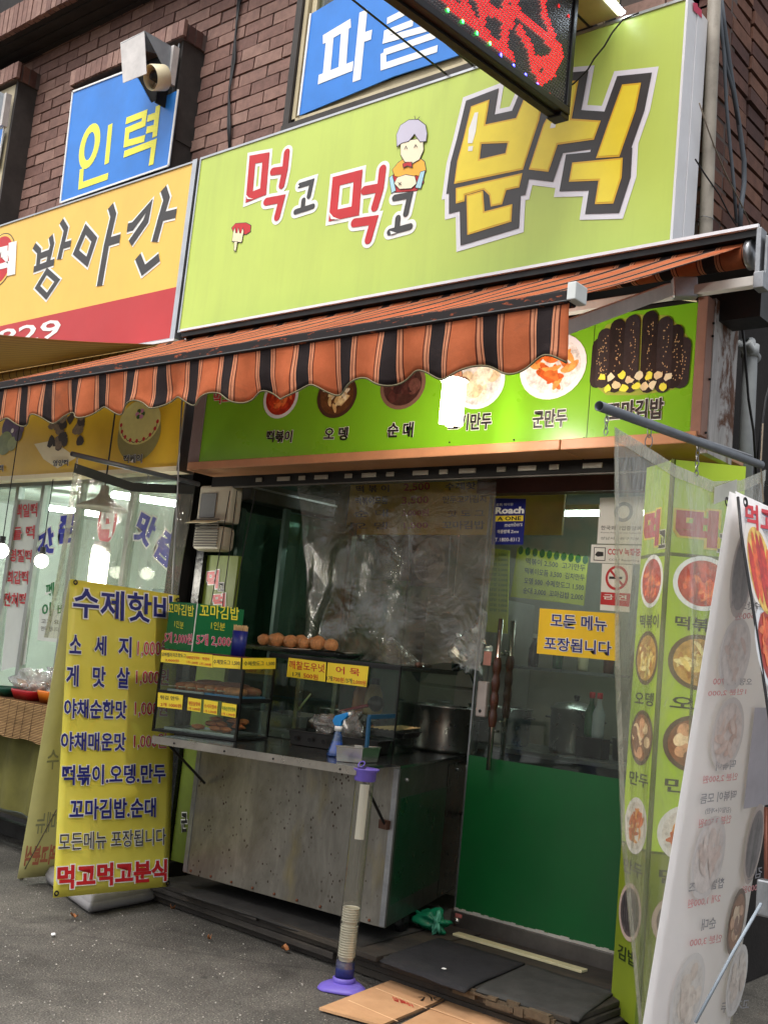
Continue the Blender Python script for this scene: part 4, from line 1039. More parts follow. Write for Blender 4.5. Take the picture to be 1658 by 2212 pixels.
# neighbour's room
M_lightwall = mat('pale_green_wall', (232, 234, 226), .6, var=.06)
M_floor = mat('pale_floor', (150, 150, 140), .5, var=.15)
YG = 4.62
XN1 = P(430, 1150, Y=YG).x
rm = thing('neighbour_room', (-7.5, 6, 0), 'brightly lit pale rice cake shop interior behind glass at the left', 'shop interior')
MB().box((-10.5, 8.0, 0), (XN1 + .1, 8.1, 2.75)).build('back_wall', M_lightwall, rm)
MB().box((XN1 + .02, YG, 0), (XN1 + .08, 8.0, 2.75)).build('side_wall', M_lightwall, rm)
MB().box((-10.6, YG, 0), (-10.5, 8.0, 2.75)).build('side_wall', M_lightwall, rm)
MB().box((-10.5, YG, 2.66), (XN1 + .02, 8.0, 2.7)).build('ceiling', M_lightwall, rm)
MB().box((-10.5, YG, .02), (XN1 + .02, 8.0, .06)).build('floor', M_floor, rm)
M_tubeL = emis('fluorescent', (244, 255, 252), 90)
for a_, b_, lb_ in (((-7.16, 5.12), (-6.84, 5.76), 'nearer lit ceiling tube of the left shop, seen through clear vinyl'), ((-8.86, 5.52), (-8.56, 6.0), 'farther lit ceiling tube near the red lettered glass'), ((-7.2, 6.9), (-6.2, 7.0), 'lit ceiling tube deep on the right of the left shop')):
    a_, b_ = Vector((*a_, 2.49)), Vector((*b_, 2.49)); th = thing('fluorescent_lamp', a_, lb_, 'ceiling lamp', 'tube lamps on the ceiling')
    MB().bar(a_ + Vector((0, 0, .038)), b_ + Vector((0, 0, .038)), .13, .03).build('fixture', M_white, th)
    sdv = (b_ - a_).cross(Vector((0, 0, 1))).normalized() * .035
    for q in (-1, 1): MB().tube([a_ + sdv * q, b_ + sdv * q], .018, 10).build('tube', M_tubeL, th, smooth=True)
# shelves, boxes and a counter inside
M_shelf = mat('grey_shelf', (120, 128, 124), .5, var=.15)
for i, (x_, y_, w_, d_, h_, m_, nm, lab, cat) in enumerate((
    (-8.4, 7.2, .9, .5, 1.9, mat('steel_cabinet', (150, 160, 160), .3, .5), 'cabinet', 'tall grey cabinet at the back of the left shop', 'cabinet'),
    (-7.1, 7.3, 1.0, .5, 1.2, mat('cream_counter', (196, 190, 160), .5), 'counter', 'pale counter at the back of the left shop', 'counter'),
    (-6.3, 6.6, .6, .5, 1.5, mat('amber_cabinet', (205, 168, 60), .5), 'cabinet', 'yellow fronted cabinet inside the left shop behind the clear vinyl', 'cabinet'))):
    th = thing(nm, (x_, y_, .06), lab, cat)
    MB().box((x_ - w_ / 2, y_ - d_ / 2, .06), (x_ + w_ / 2, y_ + d_ / 2, h_)).build('body', m_, th, bevel=.01)
    MB().box((x_ - w_ / 2 + .03, y_ - d_ / 2 - .012, .12), (x_ - .01, y_ - d_ / 2 - .001, h_ - .05)).build('door', m_, th, bevel=.004)
    MB().box((x_ + .01, y_ - d_ / 2 - .012, .12), (x_ + w_ / 2 - .03, y_ - d_ / 2 - .001, h_ - .05)).build('door', m_, th, bevel=.004)
    MB().box((x_ - .04, y_ - d_ / 2 - .03, h_ * .5), (x_ - .02, y_ - d_ / 2 - .012, h_ * .5 + .15)).build('handle', M_steel, th)
# shopfront frames and lettered glass
pg = planeY(YG)
fr_ = thing('glass_shopfront', (-7, YG, 0), 'aluminium framed glass front of the left shop lettered in red, blue and green', 'shopfront')
zg1 = P(200, 1040, Y=YG).z
M_fr = mat('shopfront_frame', (168, 172, 166), .45, .4, var=.12, damt=.2)
for k, xx in enumerate((P(25, 1200, Y=YG).x, P(80, 1200, Y=YG).x, P(160, 1200, Y=YG).x, P(275, 1200, Y=YG).x, XN1 - .03, -9.6)):
    MB().box((xx - .022, YG - .03, .05), (xx + .022, YG + .03, zg1)).build('frame', M_fr, fr_, bevel=.003)
MB().box((-10.4, YG - .035, zg1 - .02), (XN1 + .02, YG + .035, zg1 + .05)).build('frame', M_fr, fr_)
MB().box((-10.4, YG - .06, zg1 + .05), (XN1 + .05, YG + .04, 2.68)).build('header', M_hood, fr_)
MB().box((-10.4, YG - .035, .05), (XN1 + .02, YG + .035, .14)).build('frame', M_fr, fr_)
MB().box((-10.4, YG - .002, .14), (XN1, YG + .004, zg1 - .02)).build('glass_pane', M_glass, fr_)
M_pale = mat('milky_sticker', (226, 232, 224), .5, var=.04)
board(fr_, Plane((0, YG - .004, 0), (1, 0, 0), (0, 0, 1)), [s1(10, 1700), s1(190, 1650), s1(310, 430), s1(130, 415)], .002, M_pale, 'sticker_panel')
pgl = planeY(YG - .012)
def gt(s_, x0_, y0_, x1_, y1_, h_, m, rim=.03, b=.03):
    T(fr_, s_, pgl, s1(x0_, y0_), s1(x1_, y1_), s1(x0_ + 3, y0_ - h_), m, b, out=(M_white, rim), off=.003)
gt('백일떡', 118, 555, 280, 545, 95, M_red); gt('돌 떡', 95, 722, 260, 712, 95, M_red); gt('명절떡', 78, 880, 238, 890, 90, M_red)
gt('회갑떡', 52, 1048, 212, 1052, 95, M_red); gt('잔치떡', 32, 1215, 195, 1225, 100, M_red)
M_blu = mat('blue_print', (44, 52, 170), .5); M_grn = mat('green_print', (24, 120, 60), .5)
def rot_t(s_, cx_, cy_, sz, ang, m):
    cc = pgl.hit(s1(cx_, cy_)); a = R(ang); u = Vector((math.cos(a), math.sin(a))) * sz; v = Vector((-math.sin(a), math.cos(a))) * sz
    T(fr_, s_, pgl, cc - u / 2 - v / 2, cc + u / 2 - v / 2, cc - u / 2 + v / 2, m, .045, out=(M_white, .05), off=.003, local=True)
rot_t('갓', 345, 750, .19, 22, M_blu); rot_t('쫀', 505, 640, .19, 5, M_blu); rot_t('맛', 1090, 640, .19, -20, M_blu); rot_t('춤', 1250, 780, .20, -28, M_blu)
cc = pgl.hit(s1(805, 585))
shape(fr_, pgl, [ell(pgl, cc, .118, .165, 30)], M_white, .002, 'roundel', local=True); shape(fr_, pgl, [ell(pgl, cc, .11, .157, 30)], M_red, .003, 'roundel', local=True)
T(fr_, '떡', pgl, cc + Vector((-.07, -.10)), cc + Vector((.07, -.10)), cc + Vector((-.07, .10)), M_white, .05, off=.005, local=True)
gt('폐', 345, 1150, 405, 1140, 100, M_grn); gt('이', 318, 1300, 382, 1290, 100, M_grn); gt('바', 435, 1290, 490, 1280, 85, M_grn)
gt('모', 1395, 750, 1450, 745, 95, M_red); gt('신해', 1390, 935, 1500, 925, 90, M_red); gt('케', 1355, 1130, 1440, 1110, 90, M_red)
board(fr_, pgl, [s1(280, 1470), s1(440, 1490), s1(450, 1250), s1(300, 1230)], .001, M_pale, 'paper_notice')
T(fr_, '고기 요', pgl, s1(312, 1345), s1(445, 1355), s1(312, 1310), M_charc, .0, off=.004); T(fr_, '만두 합니다', pgl, s1(312, 1400), s1(445, 1410), s1(312, 1365), M_charc, .0, off=.004)
# bulbs by the left shop
for cpx_, Yb, rad, lab in (((90, 1212), 4.3, .048, 'round glowing bulb right of the red lettered glass'), ((3, 1190), 4.0, .05, 'glowing bulb cut by the left photo edge')):
    c_ = P(*cpx_, Y=Yb); th = thing('hanging_lamp', c_, lab, 'lamp', 'lamps before the left shop')
    MB().blob(c_, (rad, rad, rad), 0, 0, 20, 14).build('bulb', emis('bulb_glow', (255, 250, 230), 8), th, smooth=True)
    MB().tube([c_ + Vector((0, 0, rad)), c_ + Vector((0, 0, rad + .05))], .02, 10).build('socket', M_blackpl, th)
    MB().tube([c_ + Vector((0, 0, rad + .05)), c_ + Vector((0, 0, .9))], .004, 6).build('cord', M_cable, th)
c_ = P(214, 1225, X=-5.75); th = thing('hanging_lamp', c_, 'big glowing compact lamp behind the clear vinyl, above the yellow banner', 'lamp', 'lamps before the left shop')
for k in range(4):
    a = k * math.pi / 2; MB().tube([c_ + Vector((.04 * math.cos(a), .04 * math.sin(a), -.11)), c_ + Vector((.04 * math.cos(a), .04 * math.sin(a), .09))], .024, 10).build('tube', M_cfl, th, smooth=True)
MB().lathe([(0, .16), (.05, .16), (.06, .1), (0, .1)], c_, 16).build('lamp_base', M_white, th, smooth=True)
sc2 = c_ + Vector((-.05, 0, .38))
MB().lathe([(.025, .14), (.03, .09), (.055, .05), (.16, .0), (.165, -.012), (.05, .04), (.02, .08)], sc2, 24).build('shade', mat('dull_shade', (150, 146, 132), .4, .3), th, smooth=True)
MB().tube([sc2 + Vector((0, 0, .14)), sc2 + Vector((0, 0, .7))], .006, 6).build('cord', M_cable, th)
nl = bpy.data.lights.new('lamp_light', 'POINT'); nl.energy = 10; nl.shadow_soft_size = .06; nl.color = (1, .97, .9)
no = bpy.data.objects.new('lamp_light', nl); COL.objects.link(no); no.parent = th; no.location = Vector((.0, -.08, 0))

# stall table with a reed mat
tm = NT('reed_mat'); wv_ = tm.n('ShaderNodeTexWave', wave_type='BANDS', bands_direction='Z'); wv_.inputs['Scale'].default_value = 34; wv_.inputs['Distortion'].default_value = 1.2; wv_.inputs['Detail'].default_value = 3
tm.l(tm.pos((.2, .2, 1)), wv_.inputs['Vector'])
cr = tm.ramp(wv_.outputs['Fac'], [(.1, S(96, 66, 40)), (.5, S(176, 140, 96)), (.9, S(206, 172, 124))])
cr = tm.mix(1.0, cr, tm.ramp(tm.noise(6, 8, .8, tm.pos((.6, .6, 9))), [(.3, (.5, .48, .45)), (.7, (1.15, 1.12, 1.1))]), 'MULTIPLY')
tm.bsdf(cr, .8, 0, .2, tm.bump(wv_.outputs['Fac'], .7, .006))
YT = 3.85; A = P(110, 1528, Y=YT); zt_t = A.z; xt1 = P(104, 1540, Y=YT).x; zb_t = P(60, 1600, Y=YT).z
tb_ = thing('stall_table', (-6.5, 4, 0), 'table covered with a tan reed mat at the left photo edge', 'table')
rm_ = random.Random(5)
def mfront(u, v): return (-7.6 + (xt1 + 7.6) * u, YT - .01 * math.sin(u * 20) * v - .004 * v, zt_t - (zt_t - zb_t) * v * (1 + .03 * math.sin(u * 33)) )
MB().grid(mfront, 40, 8).build('mat_front', tm.m, tb_, solid=.006)
MB().box((-7.6, YT, zt_t - .004), (xt1, 4.45, zt_t + .006)).build('mat_top', tm.m, tb_)
MB().grid(lambda u, v: (xt1 + .004 * math.sin(9 * u), YT + .6 * u, zt_t - (zt_t - zb_t) * v), 16, 6).build('mat_side', tm.m, tb_, solid=.006)
thr = MB()
for k in range(22):
    x = -7.5 + k * .085 + rm_.uniform(-.01, .01)
    if x < xt1 - .01: thr.tube([(x, YT + .5, zt_t + .008), (x + .01, YT - .006, zt_t + .005), (x + rm_.uniform(-.01, .01), YT - .012, zb_t)], .002, 4)
o = thr.build('mat_thread', mat('dark_thread', (70, 48, 34), .8), tb_); o['kind'] = 'stuff'
for x in (xt1 - .12, -6.9):
    for y in (YT + .1, 4.4): MB().box((x - .015, y - .015, 0), (x + .015, y + .015, zt_t - .01)).build('leg', M_iron, tb_)
MB().box((-7.6, YT + .08, .22), (xt1 - .1, 4.42, .245)).build('lower_shelf', M_iron, tb_)
MB().grid(lambda u, v: (-7.6 + (xt1 + 7.5) * u, YT + .16 + .02 * math.sin(u * 40) , .25 + (zt_t - .27) * v), 60, 4).build('under_skirt', mat('olive_cloth', (104, 100, 46), .8, var=.3, scale=3), tb_, smooth=True)
M_bag = film('bag_film', (248, 246, 244), .18, .3, 14, (2, 2, 2), (235, 232, 228), 1.6, .1, .9)
def basket(cx_, cy_, w_, d_, h_, m, lab, cat='basket'):
    th = thing('basket', (cx_, cy_, zt_t + .006), lab, cat, 'baskets on the stall table')
    z = zt_t + .008; a, b = w_ / 2, d_ / 2; mb = MB()
    prof = [(1.0, h_), (1.06, h_), (1.06, h_ - .012), (.86, 0), (.82, .006), (.97, h_ - .004)]
    def ring_(s_, zz): return [Vector((cx_ + a * s_ * math.copysign(abs(math.cos(q)) ** .5, math.cos(q)), cy_ + b * s_ * math.copysign(abs(math.sin(q)) ** .5, math.sin(q)), z + zz)) for q in [2 * math.pi * k / 24 for k in range(24)]]
    for i, (s_, zz) in enumerate(prof): mb.v += ring_(s_, zz)
    for i in range(len(prof) - 1):
        for k in range(24): mb.f.append((i * 24 + k, i * 24 + (k + 1) % 24, (i + 1) * 24 + (k + 1) % 24, (i + 1) * 24 + k))
    mb.f.append(tuple(3 * 24 + k for k in range(24)))
    mb.build('tray', m, th, smooth=True)
    return th
M_gbk = mat('green_plastic', (16, 74, 56), .35); M_rbk = mat('red_plastic', (176, 26, 34), .35); M_obk = mat('orange_plastic', (226, 122, 30), .35); M_bbk = mat('blue_plastic', (30, 70, 140), .35)
def bagpile(cx_, cy_, w_, d_, h_, n_, lab, seed):
    th = thing('rice_cake_bag', (cx_, cy_, zt_t + .03), lab, 'bag', 'bags of rice cake on the stall')
    rr = random.Random(seed); mcol = [mat('cake_pink', (214, 176, 160), .5, var=.1), mat('cake_white', (228, 220, 206), .5, var=.06)]
    for k in range(n_):
        c_ = Vector((cx_ + rr.uniform(-.4, .4) * w_, cy_ + rr.uniform(-.3, .3) * d_, zt_t + .035 + rr.uniform(.1, .7) * h_ * .8))
        MB().blob(c_, (.022, .018, .016), .2, k, 8, 6).build('rice_cake', mcol[k % 2], th, smooth=True)
    MB().blob((cx_, cy_, zt_t + .05 + h_ * .35), (w_ * .58, d_ * .55, h_ * .72), .9, seed, 30, 20).build('bag_film', M_bag, th, smooth=True)
    MB().lathe([(.008, 0), (.012, .02), (.03, .06), (.02, .05)], (cx_ + w_ * .1, cy_, zt_t + .03 + h_ * .95), 10).build('bag_knot', M_bag, th, smooth=True)
bx_ = P(15, 1498, Y=YT + .12).x; rx_ = P(65, 1500, Y=YT + .12).x; ox_ = P(108, 1498, Y=YT + .12).x
basket(bx_ - .02, YT + .14, .24, .2, .055, M_gbk, 'dark green plastic basket on the reed mat, leftmost')
basket(rx_, YT + .14, .24, .2, .06, M_rbk, 'red plastic basket of bagged rice cakes on the reed mat')
basket(ox_ + .02, YT + .16, .18, .2, .075, M_obk, 'orange plastic basket on the mat, half behind the yellow banner')
basket(bx_ - .05, YT + .40, .34, .2, .10, mat('yellow_orange_plastic', (236, 160, 50), .4), 'shallow yellow orange tray behind the green basket', 'tray')
bagpile(rx_ - .0, YT + .15, .24, .2, .12, 26, 'clear bag of pale rice cakes in the red basket', 3)
bagpile(ox_, YT + .18, .18, .18, .15, 18, 'clear bag of rice cakes in the orange basket', 8)
bagpile(bx_ + .10, YT + .34, .22, .18, .13, 16, 'clear bag of rice cakes at the back of the stall table', 12)
th = thing('food_tub', (ox_ + .05, YT + .42, zt_t), 'stack of orange and blue plastic tubs behind the yellow banner edge', 'tub')
MB().lathe([(.0, 0), (.07, 0), (.085, .12), (.09, .12), (.09, .13), (.08, .13)], (ox_ + .02, YT + .42, zt_t + .01), 20).build('blue_tub', M_bbk, th, smooth=True)
MB().lathe([(.0, 0), (.07, 0), (.085, .12), (.09, .12), (.09, .13), (.08, .13)], (ox_ + .02, YT + .42, zt_t + .12), 20).build('orange_tub', mat('orange_red_plastic', (232, 84, 30), .35), th, smooth=True)
for k in range(10):
    a = k * 1.7; c_ = Vector((bx_ - .02 + .07 * math.cos(a), YT + .14 + .05 * math.sin(a), zt_t + .055 + .01 * (k % 3)))
# neighbour's floor step
M_step = mat('dark_step', (52, 50, 48), .85, var=.3, bump=.3)
MB().box((-10.4, 4.3, 0), (-5.2, 4.62, .09)).build('step', M_step)['kind'] = 'structure'

# ------------------------------------------------------------------ step, mats and kerb in front of the stall
def slide(p, d, xpx, tmax=3.0):
    """distance along d from p whose picture column is xpx"""
    p, d = Vector(p), Vector(d); a, b = 0.0, tmax; fa = proj(p)[0] - xpx
    for _ in range(50):
        m = (a + b) / 2; fm = proj(p + d * m)[0] - xpx
        if (fm > 0) == (fa > 0): a = m
        else: b = m
    return p + d * a
M_deck = mat('sooty_planks', (50, 46, 42), .8, var=.35, scale=5, bump=.6, bscale=25, damt=.6, dirt=(84, 74, 60), dscale=(1.5, 5, 5))
M_rub = mat('rubber_mat', (34, 34, 38), .85, var=.25, scale=10, bump=.8, bscale=140, damt=.35, dirt=(66, 62, 58))
dk_ = thing('doorstep', (-3.4, 4.0, 0), 'low sooty step of stacked planks running under the food stall', 'step')
rr = random.Random(2)
for k, (za, zb2, y0, xa_, xb_) in enumerate(((0, .034, 4.0, -4.82, -2.1), (.036, .066, 3.97, -4.80, -3.4), (.036, .064, 3.985, -3.39, -2.12), (.068, .096, 3.965, -4.78, -2.75),
                                     (.067, .095, 3.93, -2.74, -2.15), (.098, .122, 3.95, -4.76, -3.9), (.097, .122, 3.93, -3.89, -3.12), (.097, .120, 3.94, -3.11, -2.16))):
    s_ = rr.uniform(-.01, .015)
    MB().hexa([(xa_, y0 + .02 + s_, za), (xb_, y0 - .0 - s_, za), (xb_, 4.74, za), (xa_, 4.74, za), (xa_, y0 + .02 + s_, zb2), (xb_, y0 - s_, zb2), (xb_, 4.74, zb2), (xa_, 4.74, zb2)]).build('plank', M_deck, dk_, bevel=.004)
ed = MB()
for k in range(26):
    x = -2.15 - rr.random() * .55; ed.box((x, 3.915 + rr.uniform(-.01, .01), .075 + rr.random() * .03), (x + rr.uniform(.04, .12), 3.935, .095 + rr.random() * .03))
o = ed.build('splintered_edge', mat('raw_wood', (92, 78, 60), .85, var=.3, scale=20, bump=.5), dk_); o['kind'] = 'stuff'
def mat_sheet(q, m, nm, lab, z=.126):
    th = thing(nm, (q[0][0], q[0][1], z), lab, 'mat')
    def f(u, v):
        a = Vector(q[0]).lerp(Vector(q[1]), u); b = Vector(q[3]).lerp(Vector(q[2]), u); c = a.lerp(b, v)
        edge = max(0, .12 - v) * .25; return (c.x, c.y, z + .004 + .003 * noise.noise(Vector((c.x * 9, c.y * 9, 1))) - edge * .4)
    MB().grid(f, 20, 14).build('sheet', m, th, smooth=True, solid=.008)
mat_sheet([(-3.08, 3.90), (-2.60, 3.86), (-2.68, 4.44), (-3.16, 4.44)], M_rub, 'door_mat', 'black rubber mat on the step before the green door')
mat_sheet([(-2.585, 3.92), (-2.13, 3.95), (-2.22, 4.42), (-2.665, 4.44)], mat('worn_mat', (58, 58, 56), .8, var=.3, scale=8, bump=.5), 'door_mat', 'worn grey mat right of the black mat on the step')
mat_sheet([(-4.45, 3.93), (-3.25, 3.95), (-3.3, 4.5), (-4.4, 4.5)], mat('sooty_mat', (44, 42, 40), .85, var=.3, scale=8, bump=.6), 'floor_mat', 'sooty ragged mat on the step under the metal cart')
tag(MB().box((-3.17, 4.56, .122), (-2.46, 4.615, .134)).build('threshold', mat('cream_threshold', (206, 200, 160), .5, var=.1, damt=.3), bevel=.002), 'cream threshold strip on the step below the green door', 'threshold')
tag(MB().box((-2.1, 3.4, 0), (-1.3, 4.7, .05)).build('pavement_patch', mat('concrete_patch', (120, 116, 108), .85, var=.2, scale=4, bump=.5, damt=.3), bevel=.01), None, None, None, 'structure')
tag(MB().add([P(*s7(975, 678), Z=.137), P(*s7(995, 672), Z=.139), P(*s7(1017, 682), Z=.137), P(*s7(998, 686), Z=.136)], [(0, 1, 2, 3)]).build('paper_scrap', M_white), 'tiny white paper scrap on the black rubber mat', 'scrap')
M_leaf = mat('dry_leaf', (170, 110, 66), .7, var=.2, scale=40)
for q, lab, s_ in (((1220, 785), 'dry orange leaf on the asphalt before the step, the larger', .035), ((1232, 818), 'dry brown leaf just below the larger orange leaf', .028), ((903, 770), 'small dry leaf on open asphalt mid picture', .014), ((745, 640), 'small dry leaf by the left end of the step', .018), ((322, 676), 'brown leaf beside the grey banner base', .028)):
    c_ = P(*c7(*q), Z=.012); a0 = rr.random() * 6
    L_ = [c_ + Vector((math.cos(a0 + a) * s_ * (1.2 if k % 2 else .75), math.sin(a0 + a) * s_ * .6, .012 * (k % 3))) for k, a in enumerate([j * .785 for j in range(8)])]
    mb = MB(); mb.v = L_ + [c_ + Vector((0, 0, -.004))]; mb.f = [(k, (k + 1) % 8, 8) for k in range(8)]
    tag(mb.build('dry_leaf', M_leaf, smooth=True), lab, 'leaf')
pb_ = P(*c7(232, 752), Z=.008); tag(MB().blob(pb_, (.012, .01, .008), .3, 2, 10, 7).build('pebble', M_white, smooth=True), 'lone white pebble on the asphalt below the yellow banner', 'pebble')
pb2 = MB()
for k in range(420):
    x, y = rr.uniform(-5.4, -2.6), rr.uniform(1.8, 3.9); s_ = rr.uniform(.002, .0055)
    pb2.add([(x - s_, y, 0.001), (x, y - s_, .001), (x + s_, y, .001), (x, y + s_, .001), (x, y, s_ * 1.1)], [(0, 1, 4), (1, 2, 4), (2, 3, 4), (3, 0, 4)])
tag(pb2.build('grit', mat('pale_grit', (168, 164, 156), .7, var=.2)), None, None, None, 'stuff')

# cardboard sheet
cbq = [P(*s7(125, 970), Z=.008), P(*s7(680, 755), Z=.008), P(*s7(1640, 1066), Z=.008), P(*s7(1900, 1350), Z=.008), P(*s7(500, 1150), Z=.008)]
cbd = thing('cardboard_sheet', cbq[0], 'flattened brown cardboard box lying on the asphalt before the step', 'cardboard')
t = NT('cardboard'); cl = t.ramp(t.noise(5, 7, .65, t.pos()), [(.3, S(176, 134, 96)), (.7, S(204, 160, 120))])
st = t.ramp(t.noise(3.5, 6, .7, t.pos(), 1), [(.55, (0, 0, 0)), (.75, (1, 1, 1))]); cl = t.mix(t.math('MULTIPLY', st, .35), cl, S(140, 112, 60))
t.bsdf(cl, .8, 0, .2, t.bump(t.noise(60, 4, .6, t.pos((1, 4, 1))), .2, .003)); M_cb = t.m
fold0, fold1 = P(*s7(1045, 890), Z=.012), P(*s7(640, 1066), Z=.012)
fdir = (fold1 - fold0).normalized()
pa = [cbq[0], cbq[1], P(*s7(1040, 887), Z=.008), P(*s7(560, 1090), Z=.008)]
pb3 = [P(*s7(1052, 893), Z=.008), cbq[2], cbq[3], P(*s7(500, 1180), Z=.008)]
for q, dz, nm in ((pa, .004, 'panel'), (pb3, .0, 'panel')):
    MB().hexa([v + Vector((0, 0, 0)) for v in (q[0], q[3], q[2], q[1])] + [v + Vector((0, 0, .006 + dz)) for v in (q[0], q[3], q[2], q[1])]).build(nm, M_cb, cbd)
pz = Plane((0, 0, .0185), (1, 0, 0), (0, 1, 0))
for a, b in ((s7(520, 815), s7(880, 960)), (s7(330, 900), s7(680, 1050)), (s7(900, 955), s7(1300, 1100))):
    A, B = P(*a, Z=.0185), P(*b, Z=.0185); MB().bar(A, B, .005, .001).build('crease', mat('crease_light', (222, 182, 140), .8), cbd)
for a, b in ((s7(1040, 888), s7(600, 1085)),):
    A, B = P(*a, Z=.019), P(*b, Z=.019); MB().bar(A, B, .006, .001).build('crease', mat('crease_dark', (60, 46, 36), .9), cbd)
A, B, C_ = pz.hit(s7(785, 955)), pz.hit(s7(650, 905)), pz.hit(s7(800, 940))
T(cbd, '10팩입', pz, A, B, A + Vector((-.01, -.035)) if False else pz.hit(s7(770, 925)), M_red, .02, off=.0012, local=True)
strokes(cbd, pz, [[s7(925, 885), s7(960, 875), s7(985, 890), s7(955, 905), s7(930, 895), s7(925, 885)], [s7(875, 860), s7(905, 880), s7(910, 905)], [s7(820, 880), s7(860, 880), s7(845, 905)], [s7(850, 892), s7(835, 905)]], .006, [(M_black, 0, 'handwriting')], .0012)

# ------------------------------------------------------------------ the shop room and its front
M_in = mat('dingy_wall', (170, 168, 150), .6, var=.1, scale=2, damt=.25, dirt=(110, 104, 84))
M_ind = mat('dim_green_wall', (76, 98, 84), .6, var=.15)
sr = thing('shop_room', (-3.6, 6, 0), 'dim snack shop interior seen through the open front and glass door', 'shop interior')
MB().box((-5.35, 7.3, .1), (-1.9, 7.4, 2.75)).build('back_wall', M_in, sr)
MB().box((-5.45, 4.66, .1), (-5.36, 7.3, 2.75)).build('side_wall', M_ind, sr)
MB().box((-2.2, 4.78, .1), (-2.14, 7.3, 2.75)).build('side_wall', M_in, sr)
MB().box((-5.36, 4.55, 2.66), (-2.2, 7.3, 2.74)).build('ceiling', mat('pale_ceiling', (190, 196, 194), .6, var=.05), sr)
MB().box((-5.36, 4.745, .02), (-2.14, 7.3, .10)).build('floor', mat('dirty_floor', (84, 80, 74), .5, var=.2), sr)
MB().box((-2.362, 4.765, .1), (-2.165, 4.80, 2.5)).build('door_pier', M_ind, sr)
MB().box((-3.36, 4.70, 2.335), (-2.37, 4.78, 2.66)).build('door_header', mat('maroon_header', (74, 44, 40), .4, var=.25, scale=5), sr)
MB().box((-5.36, 4.70, 2.50), (-3.36, 4.78, 2.66)).build('door_header', M_iron, sr)
fl_ = thing('fluorescent_lamp', (-3.2, 6.1, 2.45), 'lit ceiling tube inside the dim snack shop behind the glass door', 'ceiling lamp')
MB().box((-3.9, 6.05, 2.48), (-2.7, 6.17, 2.515)).build('fixture', M_white, fl_)
MB().tube([(-3.85, 6.11, 2.465), (-2.75, 6.11, 2.465)], .015, 10).build('tube', emis('dim_tube', (235, 255, 246), 30), fl_, smooth=True)
# menu boards inside
M_dimy = mat('menu_yellow', (236, 196, 60), .5, var=.08, damt=.2)
pbd = planeY(5.2)
ib = thing('menu_board', (-4, 5.2, 2.2), 'wide yellow price board hanging inside behind the hazy plastic curtain', 'menu board')
MB().box((-4.72, 5.2, 2.19), (-3.12, 5.22, 2.515)).build('panel', M_dimy, ib)
for s_, a, b, h, m in (('떡 볶 이', (345, 290), (630, 285), 60, M_charc), ('2,500', (760, 285), (985, 275), 70, M_red), ('수제핫바', (1120, 268), (1480, 258), 60, M_charc),
                       ('떡볶이모듬', (340, 395), (620, 388), 62, M_charc), ('3,500', (745, 400), (975, 392), 70, M_red), ('만두고기김치', (1100, 385), (1475, 375), 62, M_charc),
                       ('순 대', (330, 505), (620, 500), 60, M_charc), ('3,000원', (745, 500), (975, 495), 60, M_red), ('핫 도 그', (1140, 502), (1460, 498), 55, M_charc),
                       ('오 뎅', (315, 612), (615, 610), 60, M_charc), ('1,500', (760, 610), (970, 606), 55, M_red), ('꼬마김밥', (1095, 610), (1460, 610), 70, M_charc)):
    T(ib, s_, pbd, s4(*a), s4(*b), s4(a[0], a[1] - h), m, .02, off=.003)
pin = planeY(5.6)
pp = thing('food_poster', (-4.9, 5.6, 1.7), 'dim purple poster of a round dish behind the plastic curtain', 'poster')
board(pp, pin, [s4(300, 1030), s4(800, 1060), s4(800, 650), s4(310, 650)], .01, mat('dusky_purple', (104, 92, 112), .5, var=.2), 'panel')
food(pp, pin, s4(490, 850), .16, .16, 'lilac', seed=3)
pp2 = thing('food_poster', (-4.4, 5.6, 1.7), 'dark blue poster right of the purple one behind the plastic curtain', 'poster')
board(pp2, pin, [s4(812, 1100), s4(1135, 1130), s4(1160, 670), s4(815, 650)], .01, mat('dusky_blue', (78, 86, 110), .5, var=.3), 'panel')
food(pp2, pin, s4(980, 880), .13, .15, 'lilac', seed=4)
p63 = planeY(6.4)
bm = thing('menu_board', (-3.9, 6.4, 1.9), 'small yellow green menu board at the back seen through the door glass', 'menu board')
board(bm, p63, [c6(545, 320), c6(860, 358), c6(880, 150), c6(575, 110)], .01, mat('lime_menu', (176, 178, 60), .5, var=.1), 'panel')
for k, (s_, m) in enumerate((('떡볶이 2,500  고기만두', M_charc), ('떡볶이모듬 3,500  김치만두', M_charc), ('오뎅 500  수제핫도그 1,500', M_charc), ('순대 3,000  꼬마김밥 2,000', M_charc))):
    T(bm, s_, p63, c6(612 - k * 4, 180 + k * 42), c6(868 - k * 3, 212 + k * 42), c6(614 - k * 4, 152 + k * 42), m, .01, off=.003)
for k in range(10): shape(bm, p63, [ell(p63, p63.hit(c6(590 + k * 31, 120 + k * 4.5)), .022, .03, 12)], mat('dark_green_print', (30, 84, 40), .5), .002 + k * .0001, 'scallop_print', local=True)
bm2 = thing('price_list', (-4.2, 6.3, 1.6), 'narrow yellow green price list left of the small menu board inside', 'price list')
board(bm2, p63, [c6(430, 470), c6(530, 480), c6(540, 120), c6(465, 110)], .01, mat('lime_menu', (176, 178, 60), .5), 'panel')
for k in range(12): T(bm2, '김밥 2,000', p63, c6(455, 140 + k * 22), c6(532, 146 + k * 22), c6(455, 127 + k * 22), mat('green_ink', (34, 90, 50), .5), .0, off=.003)

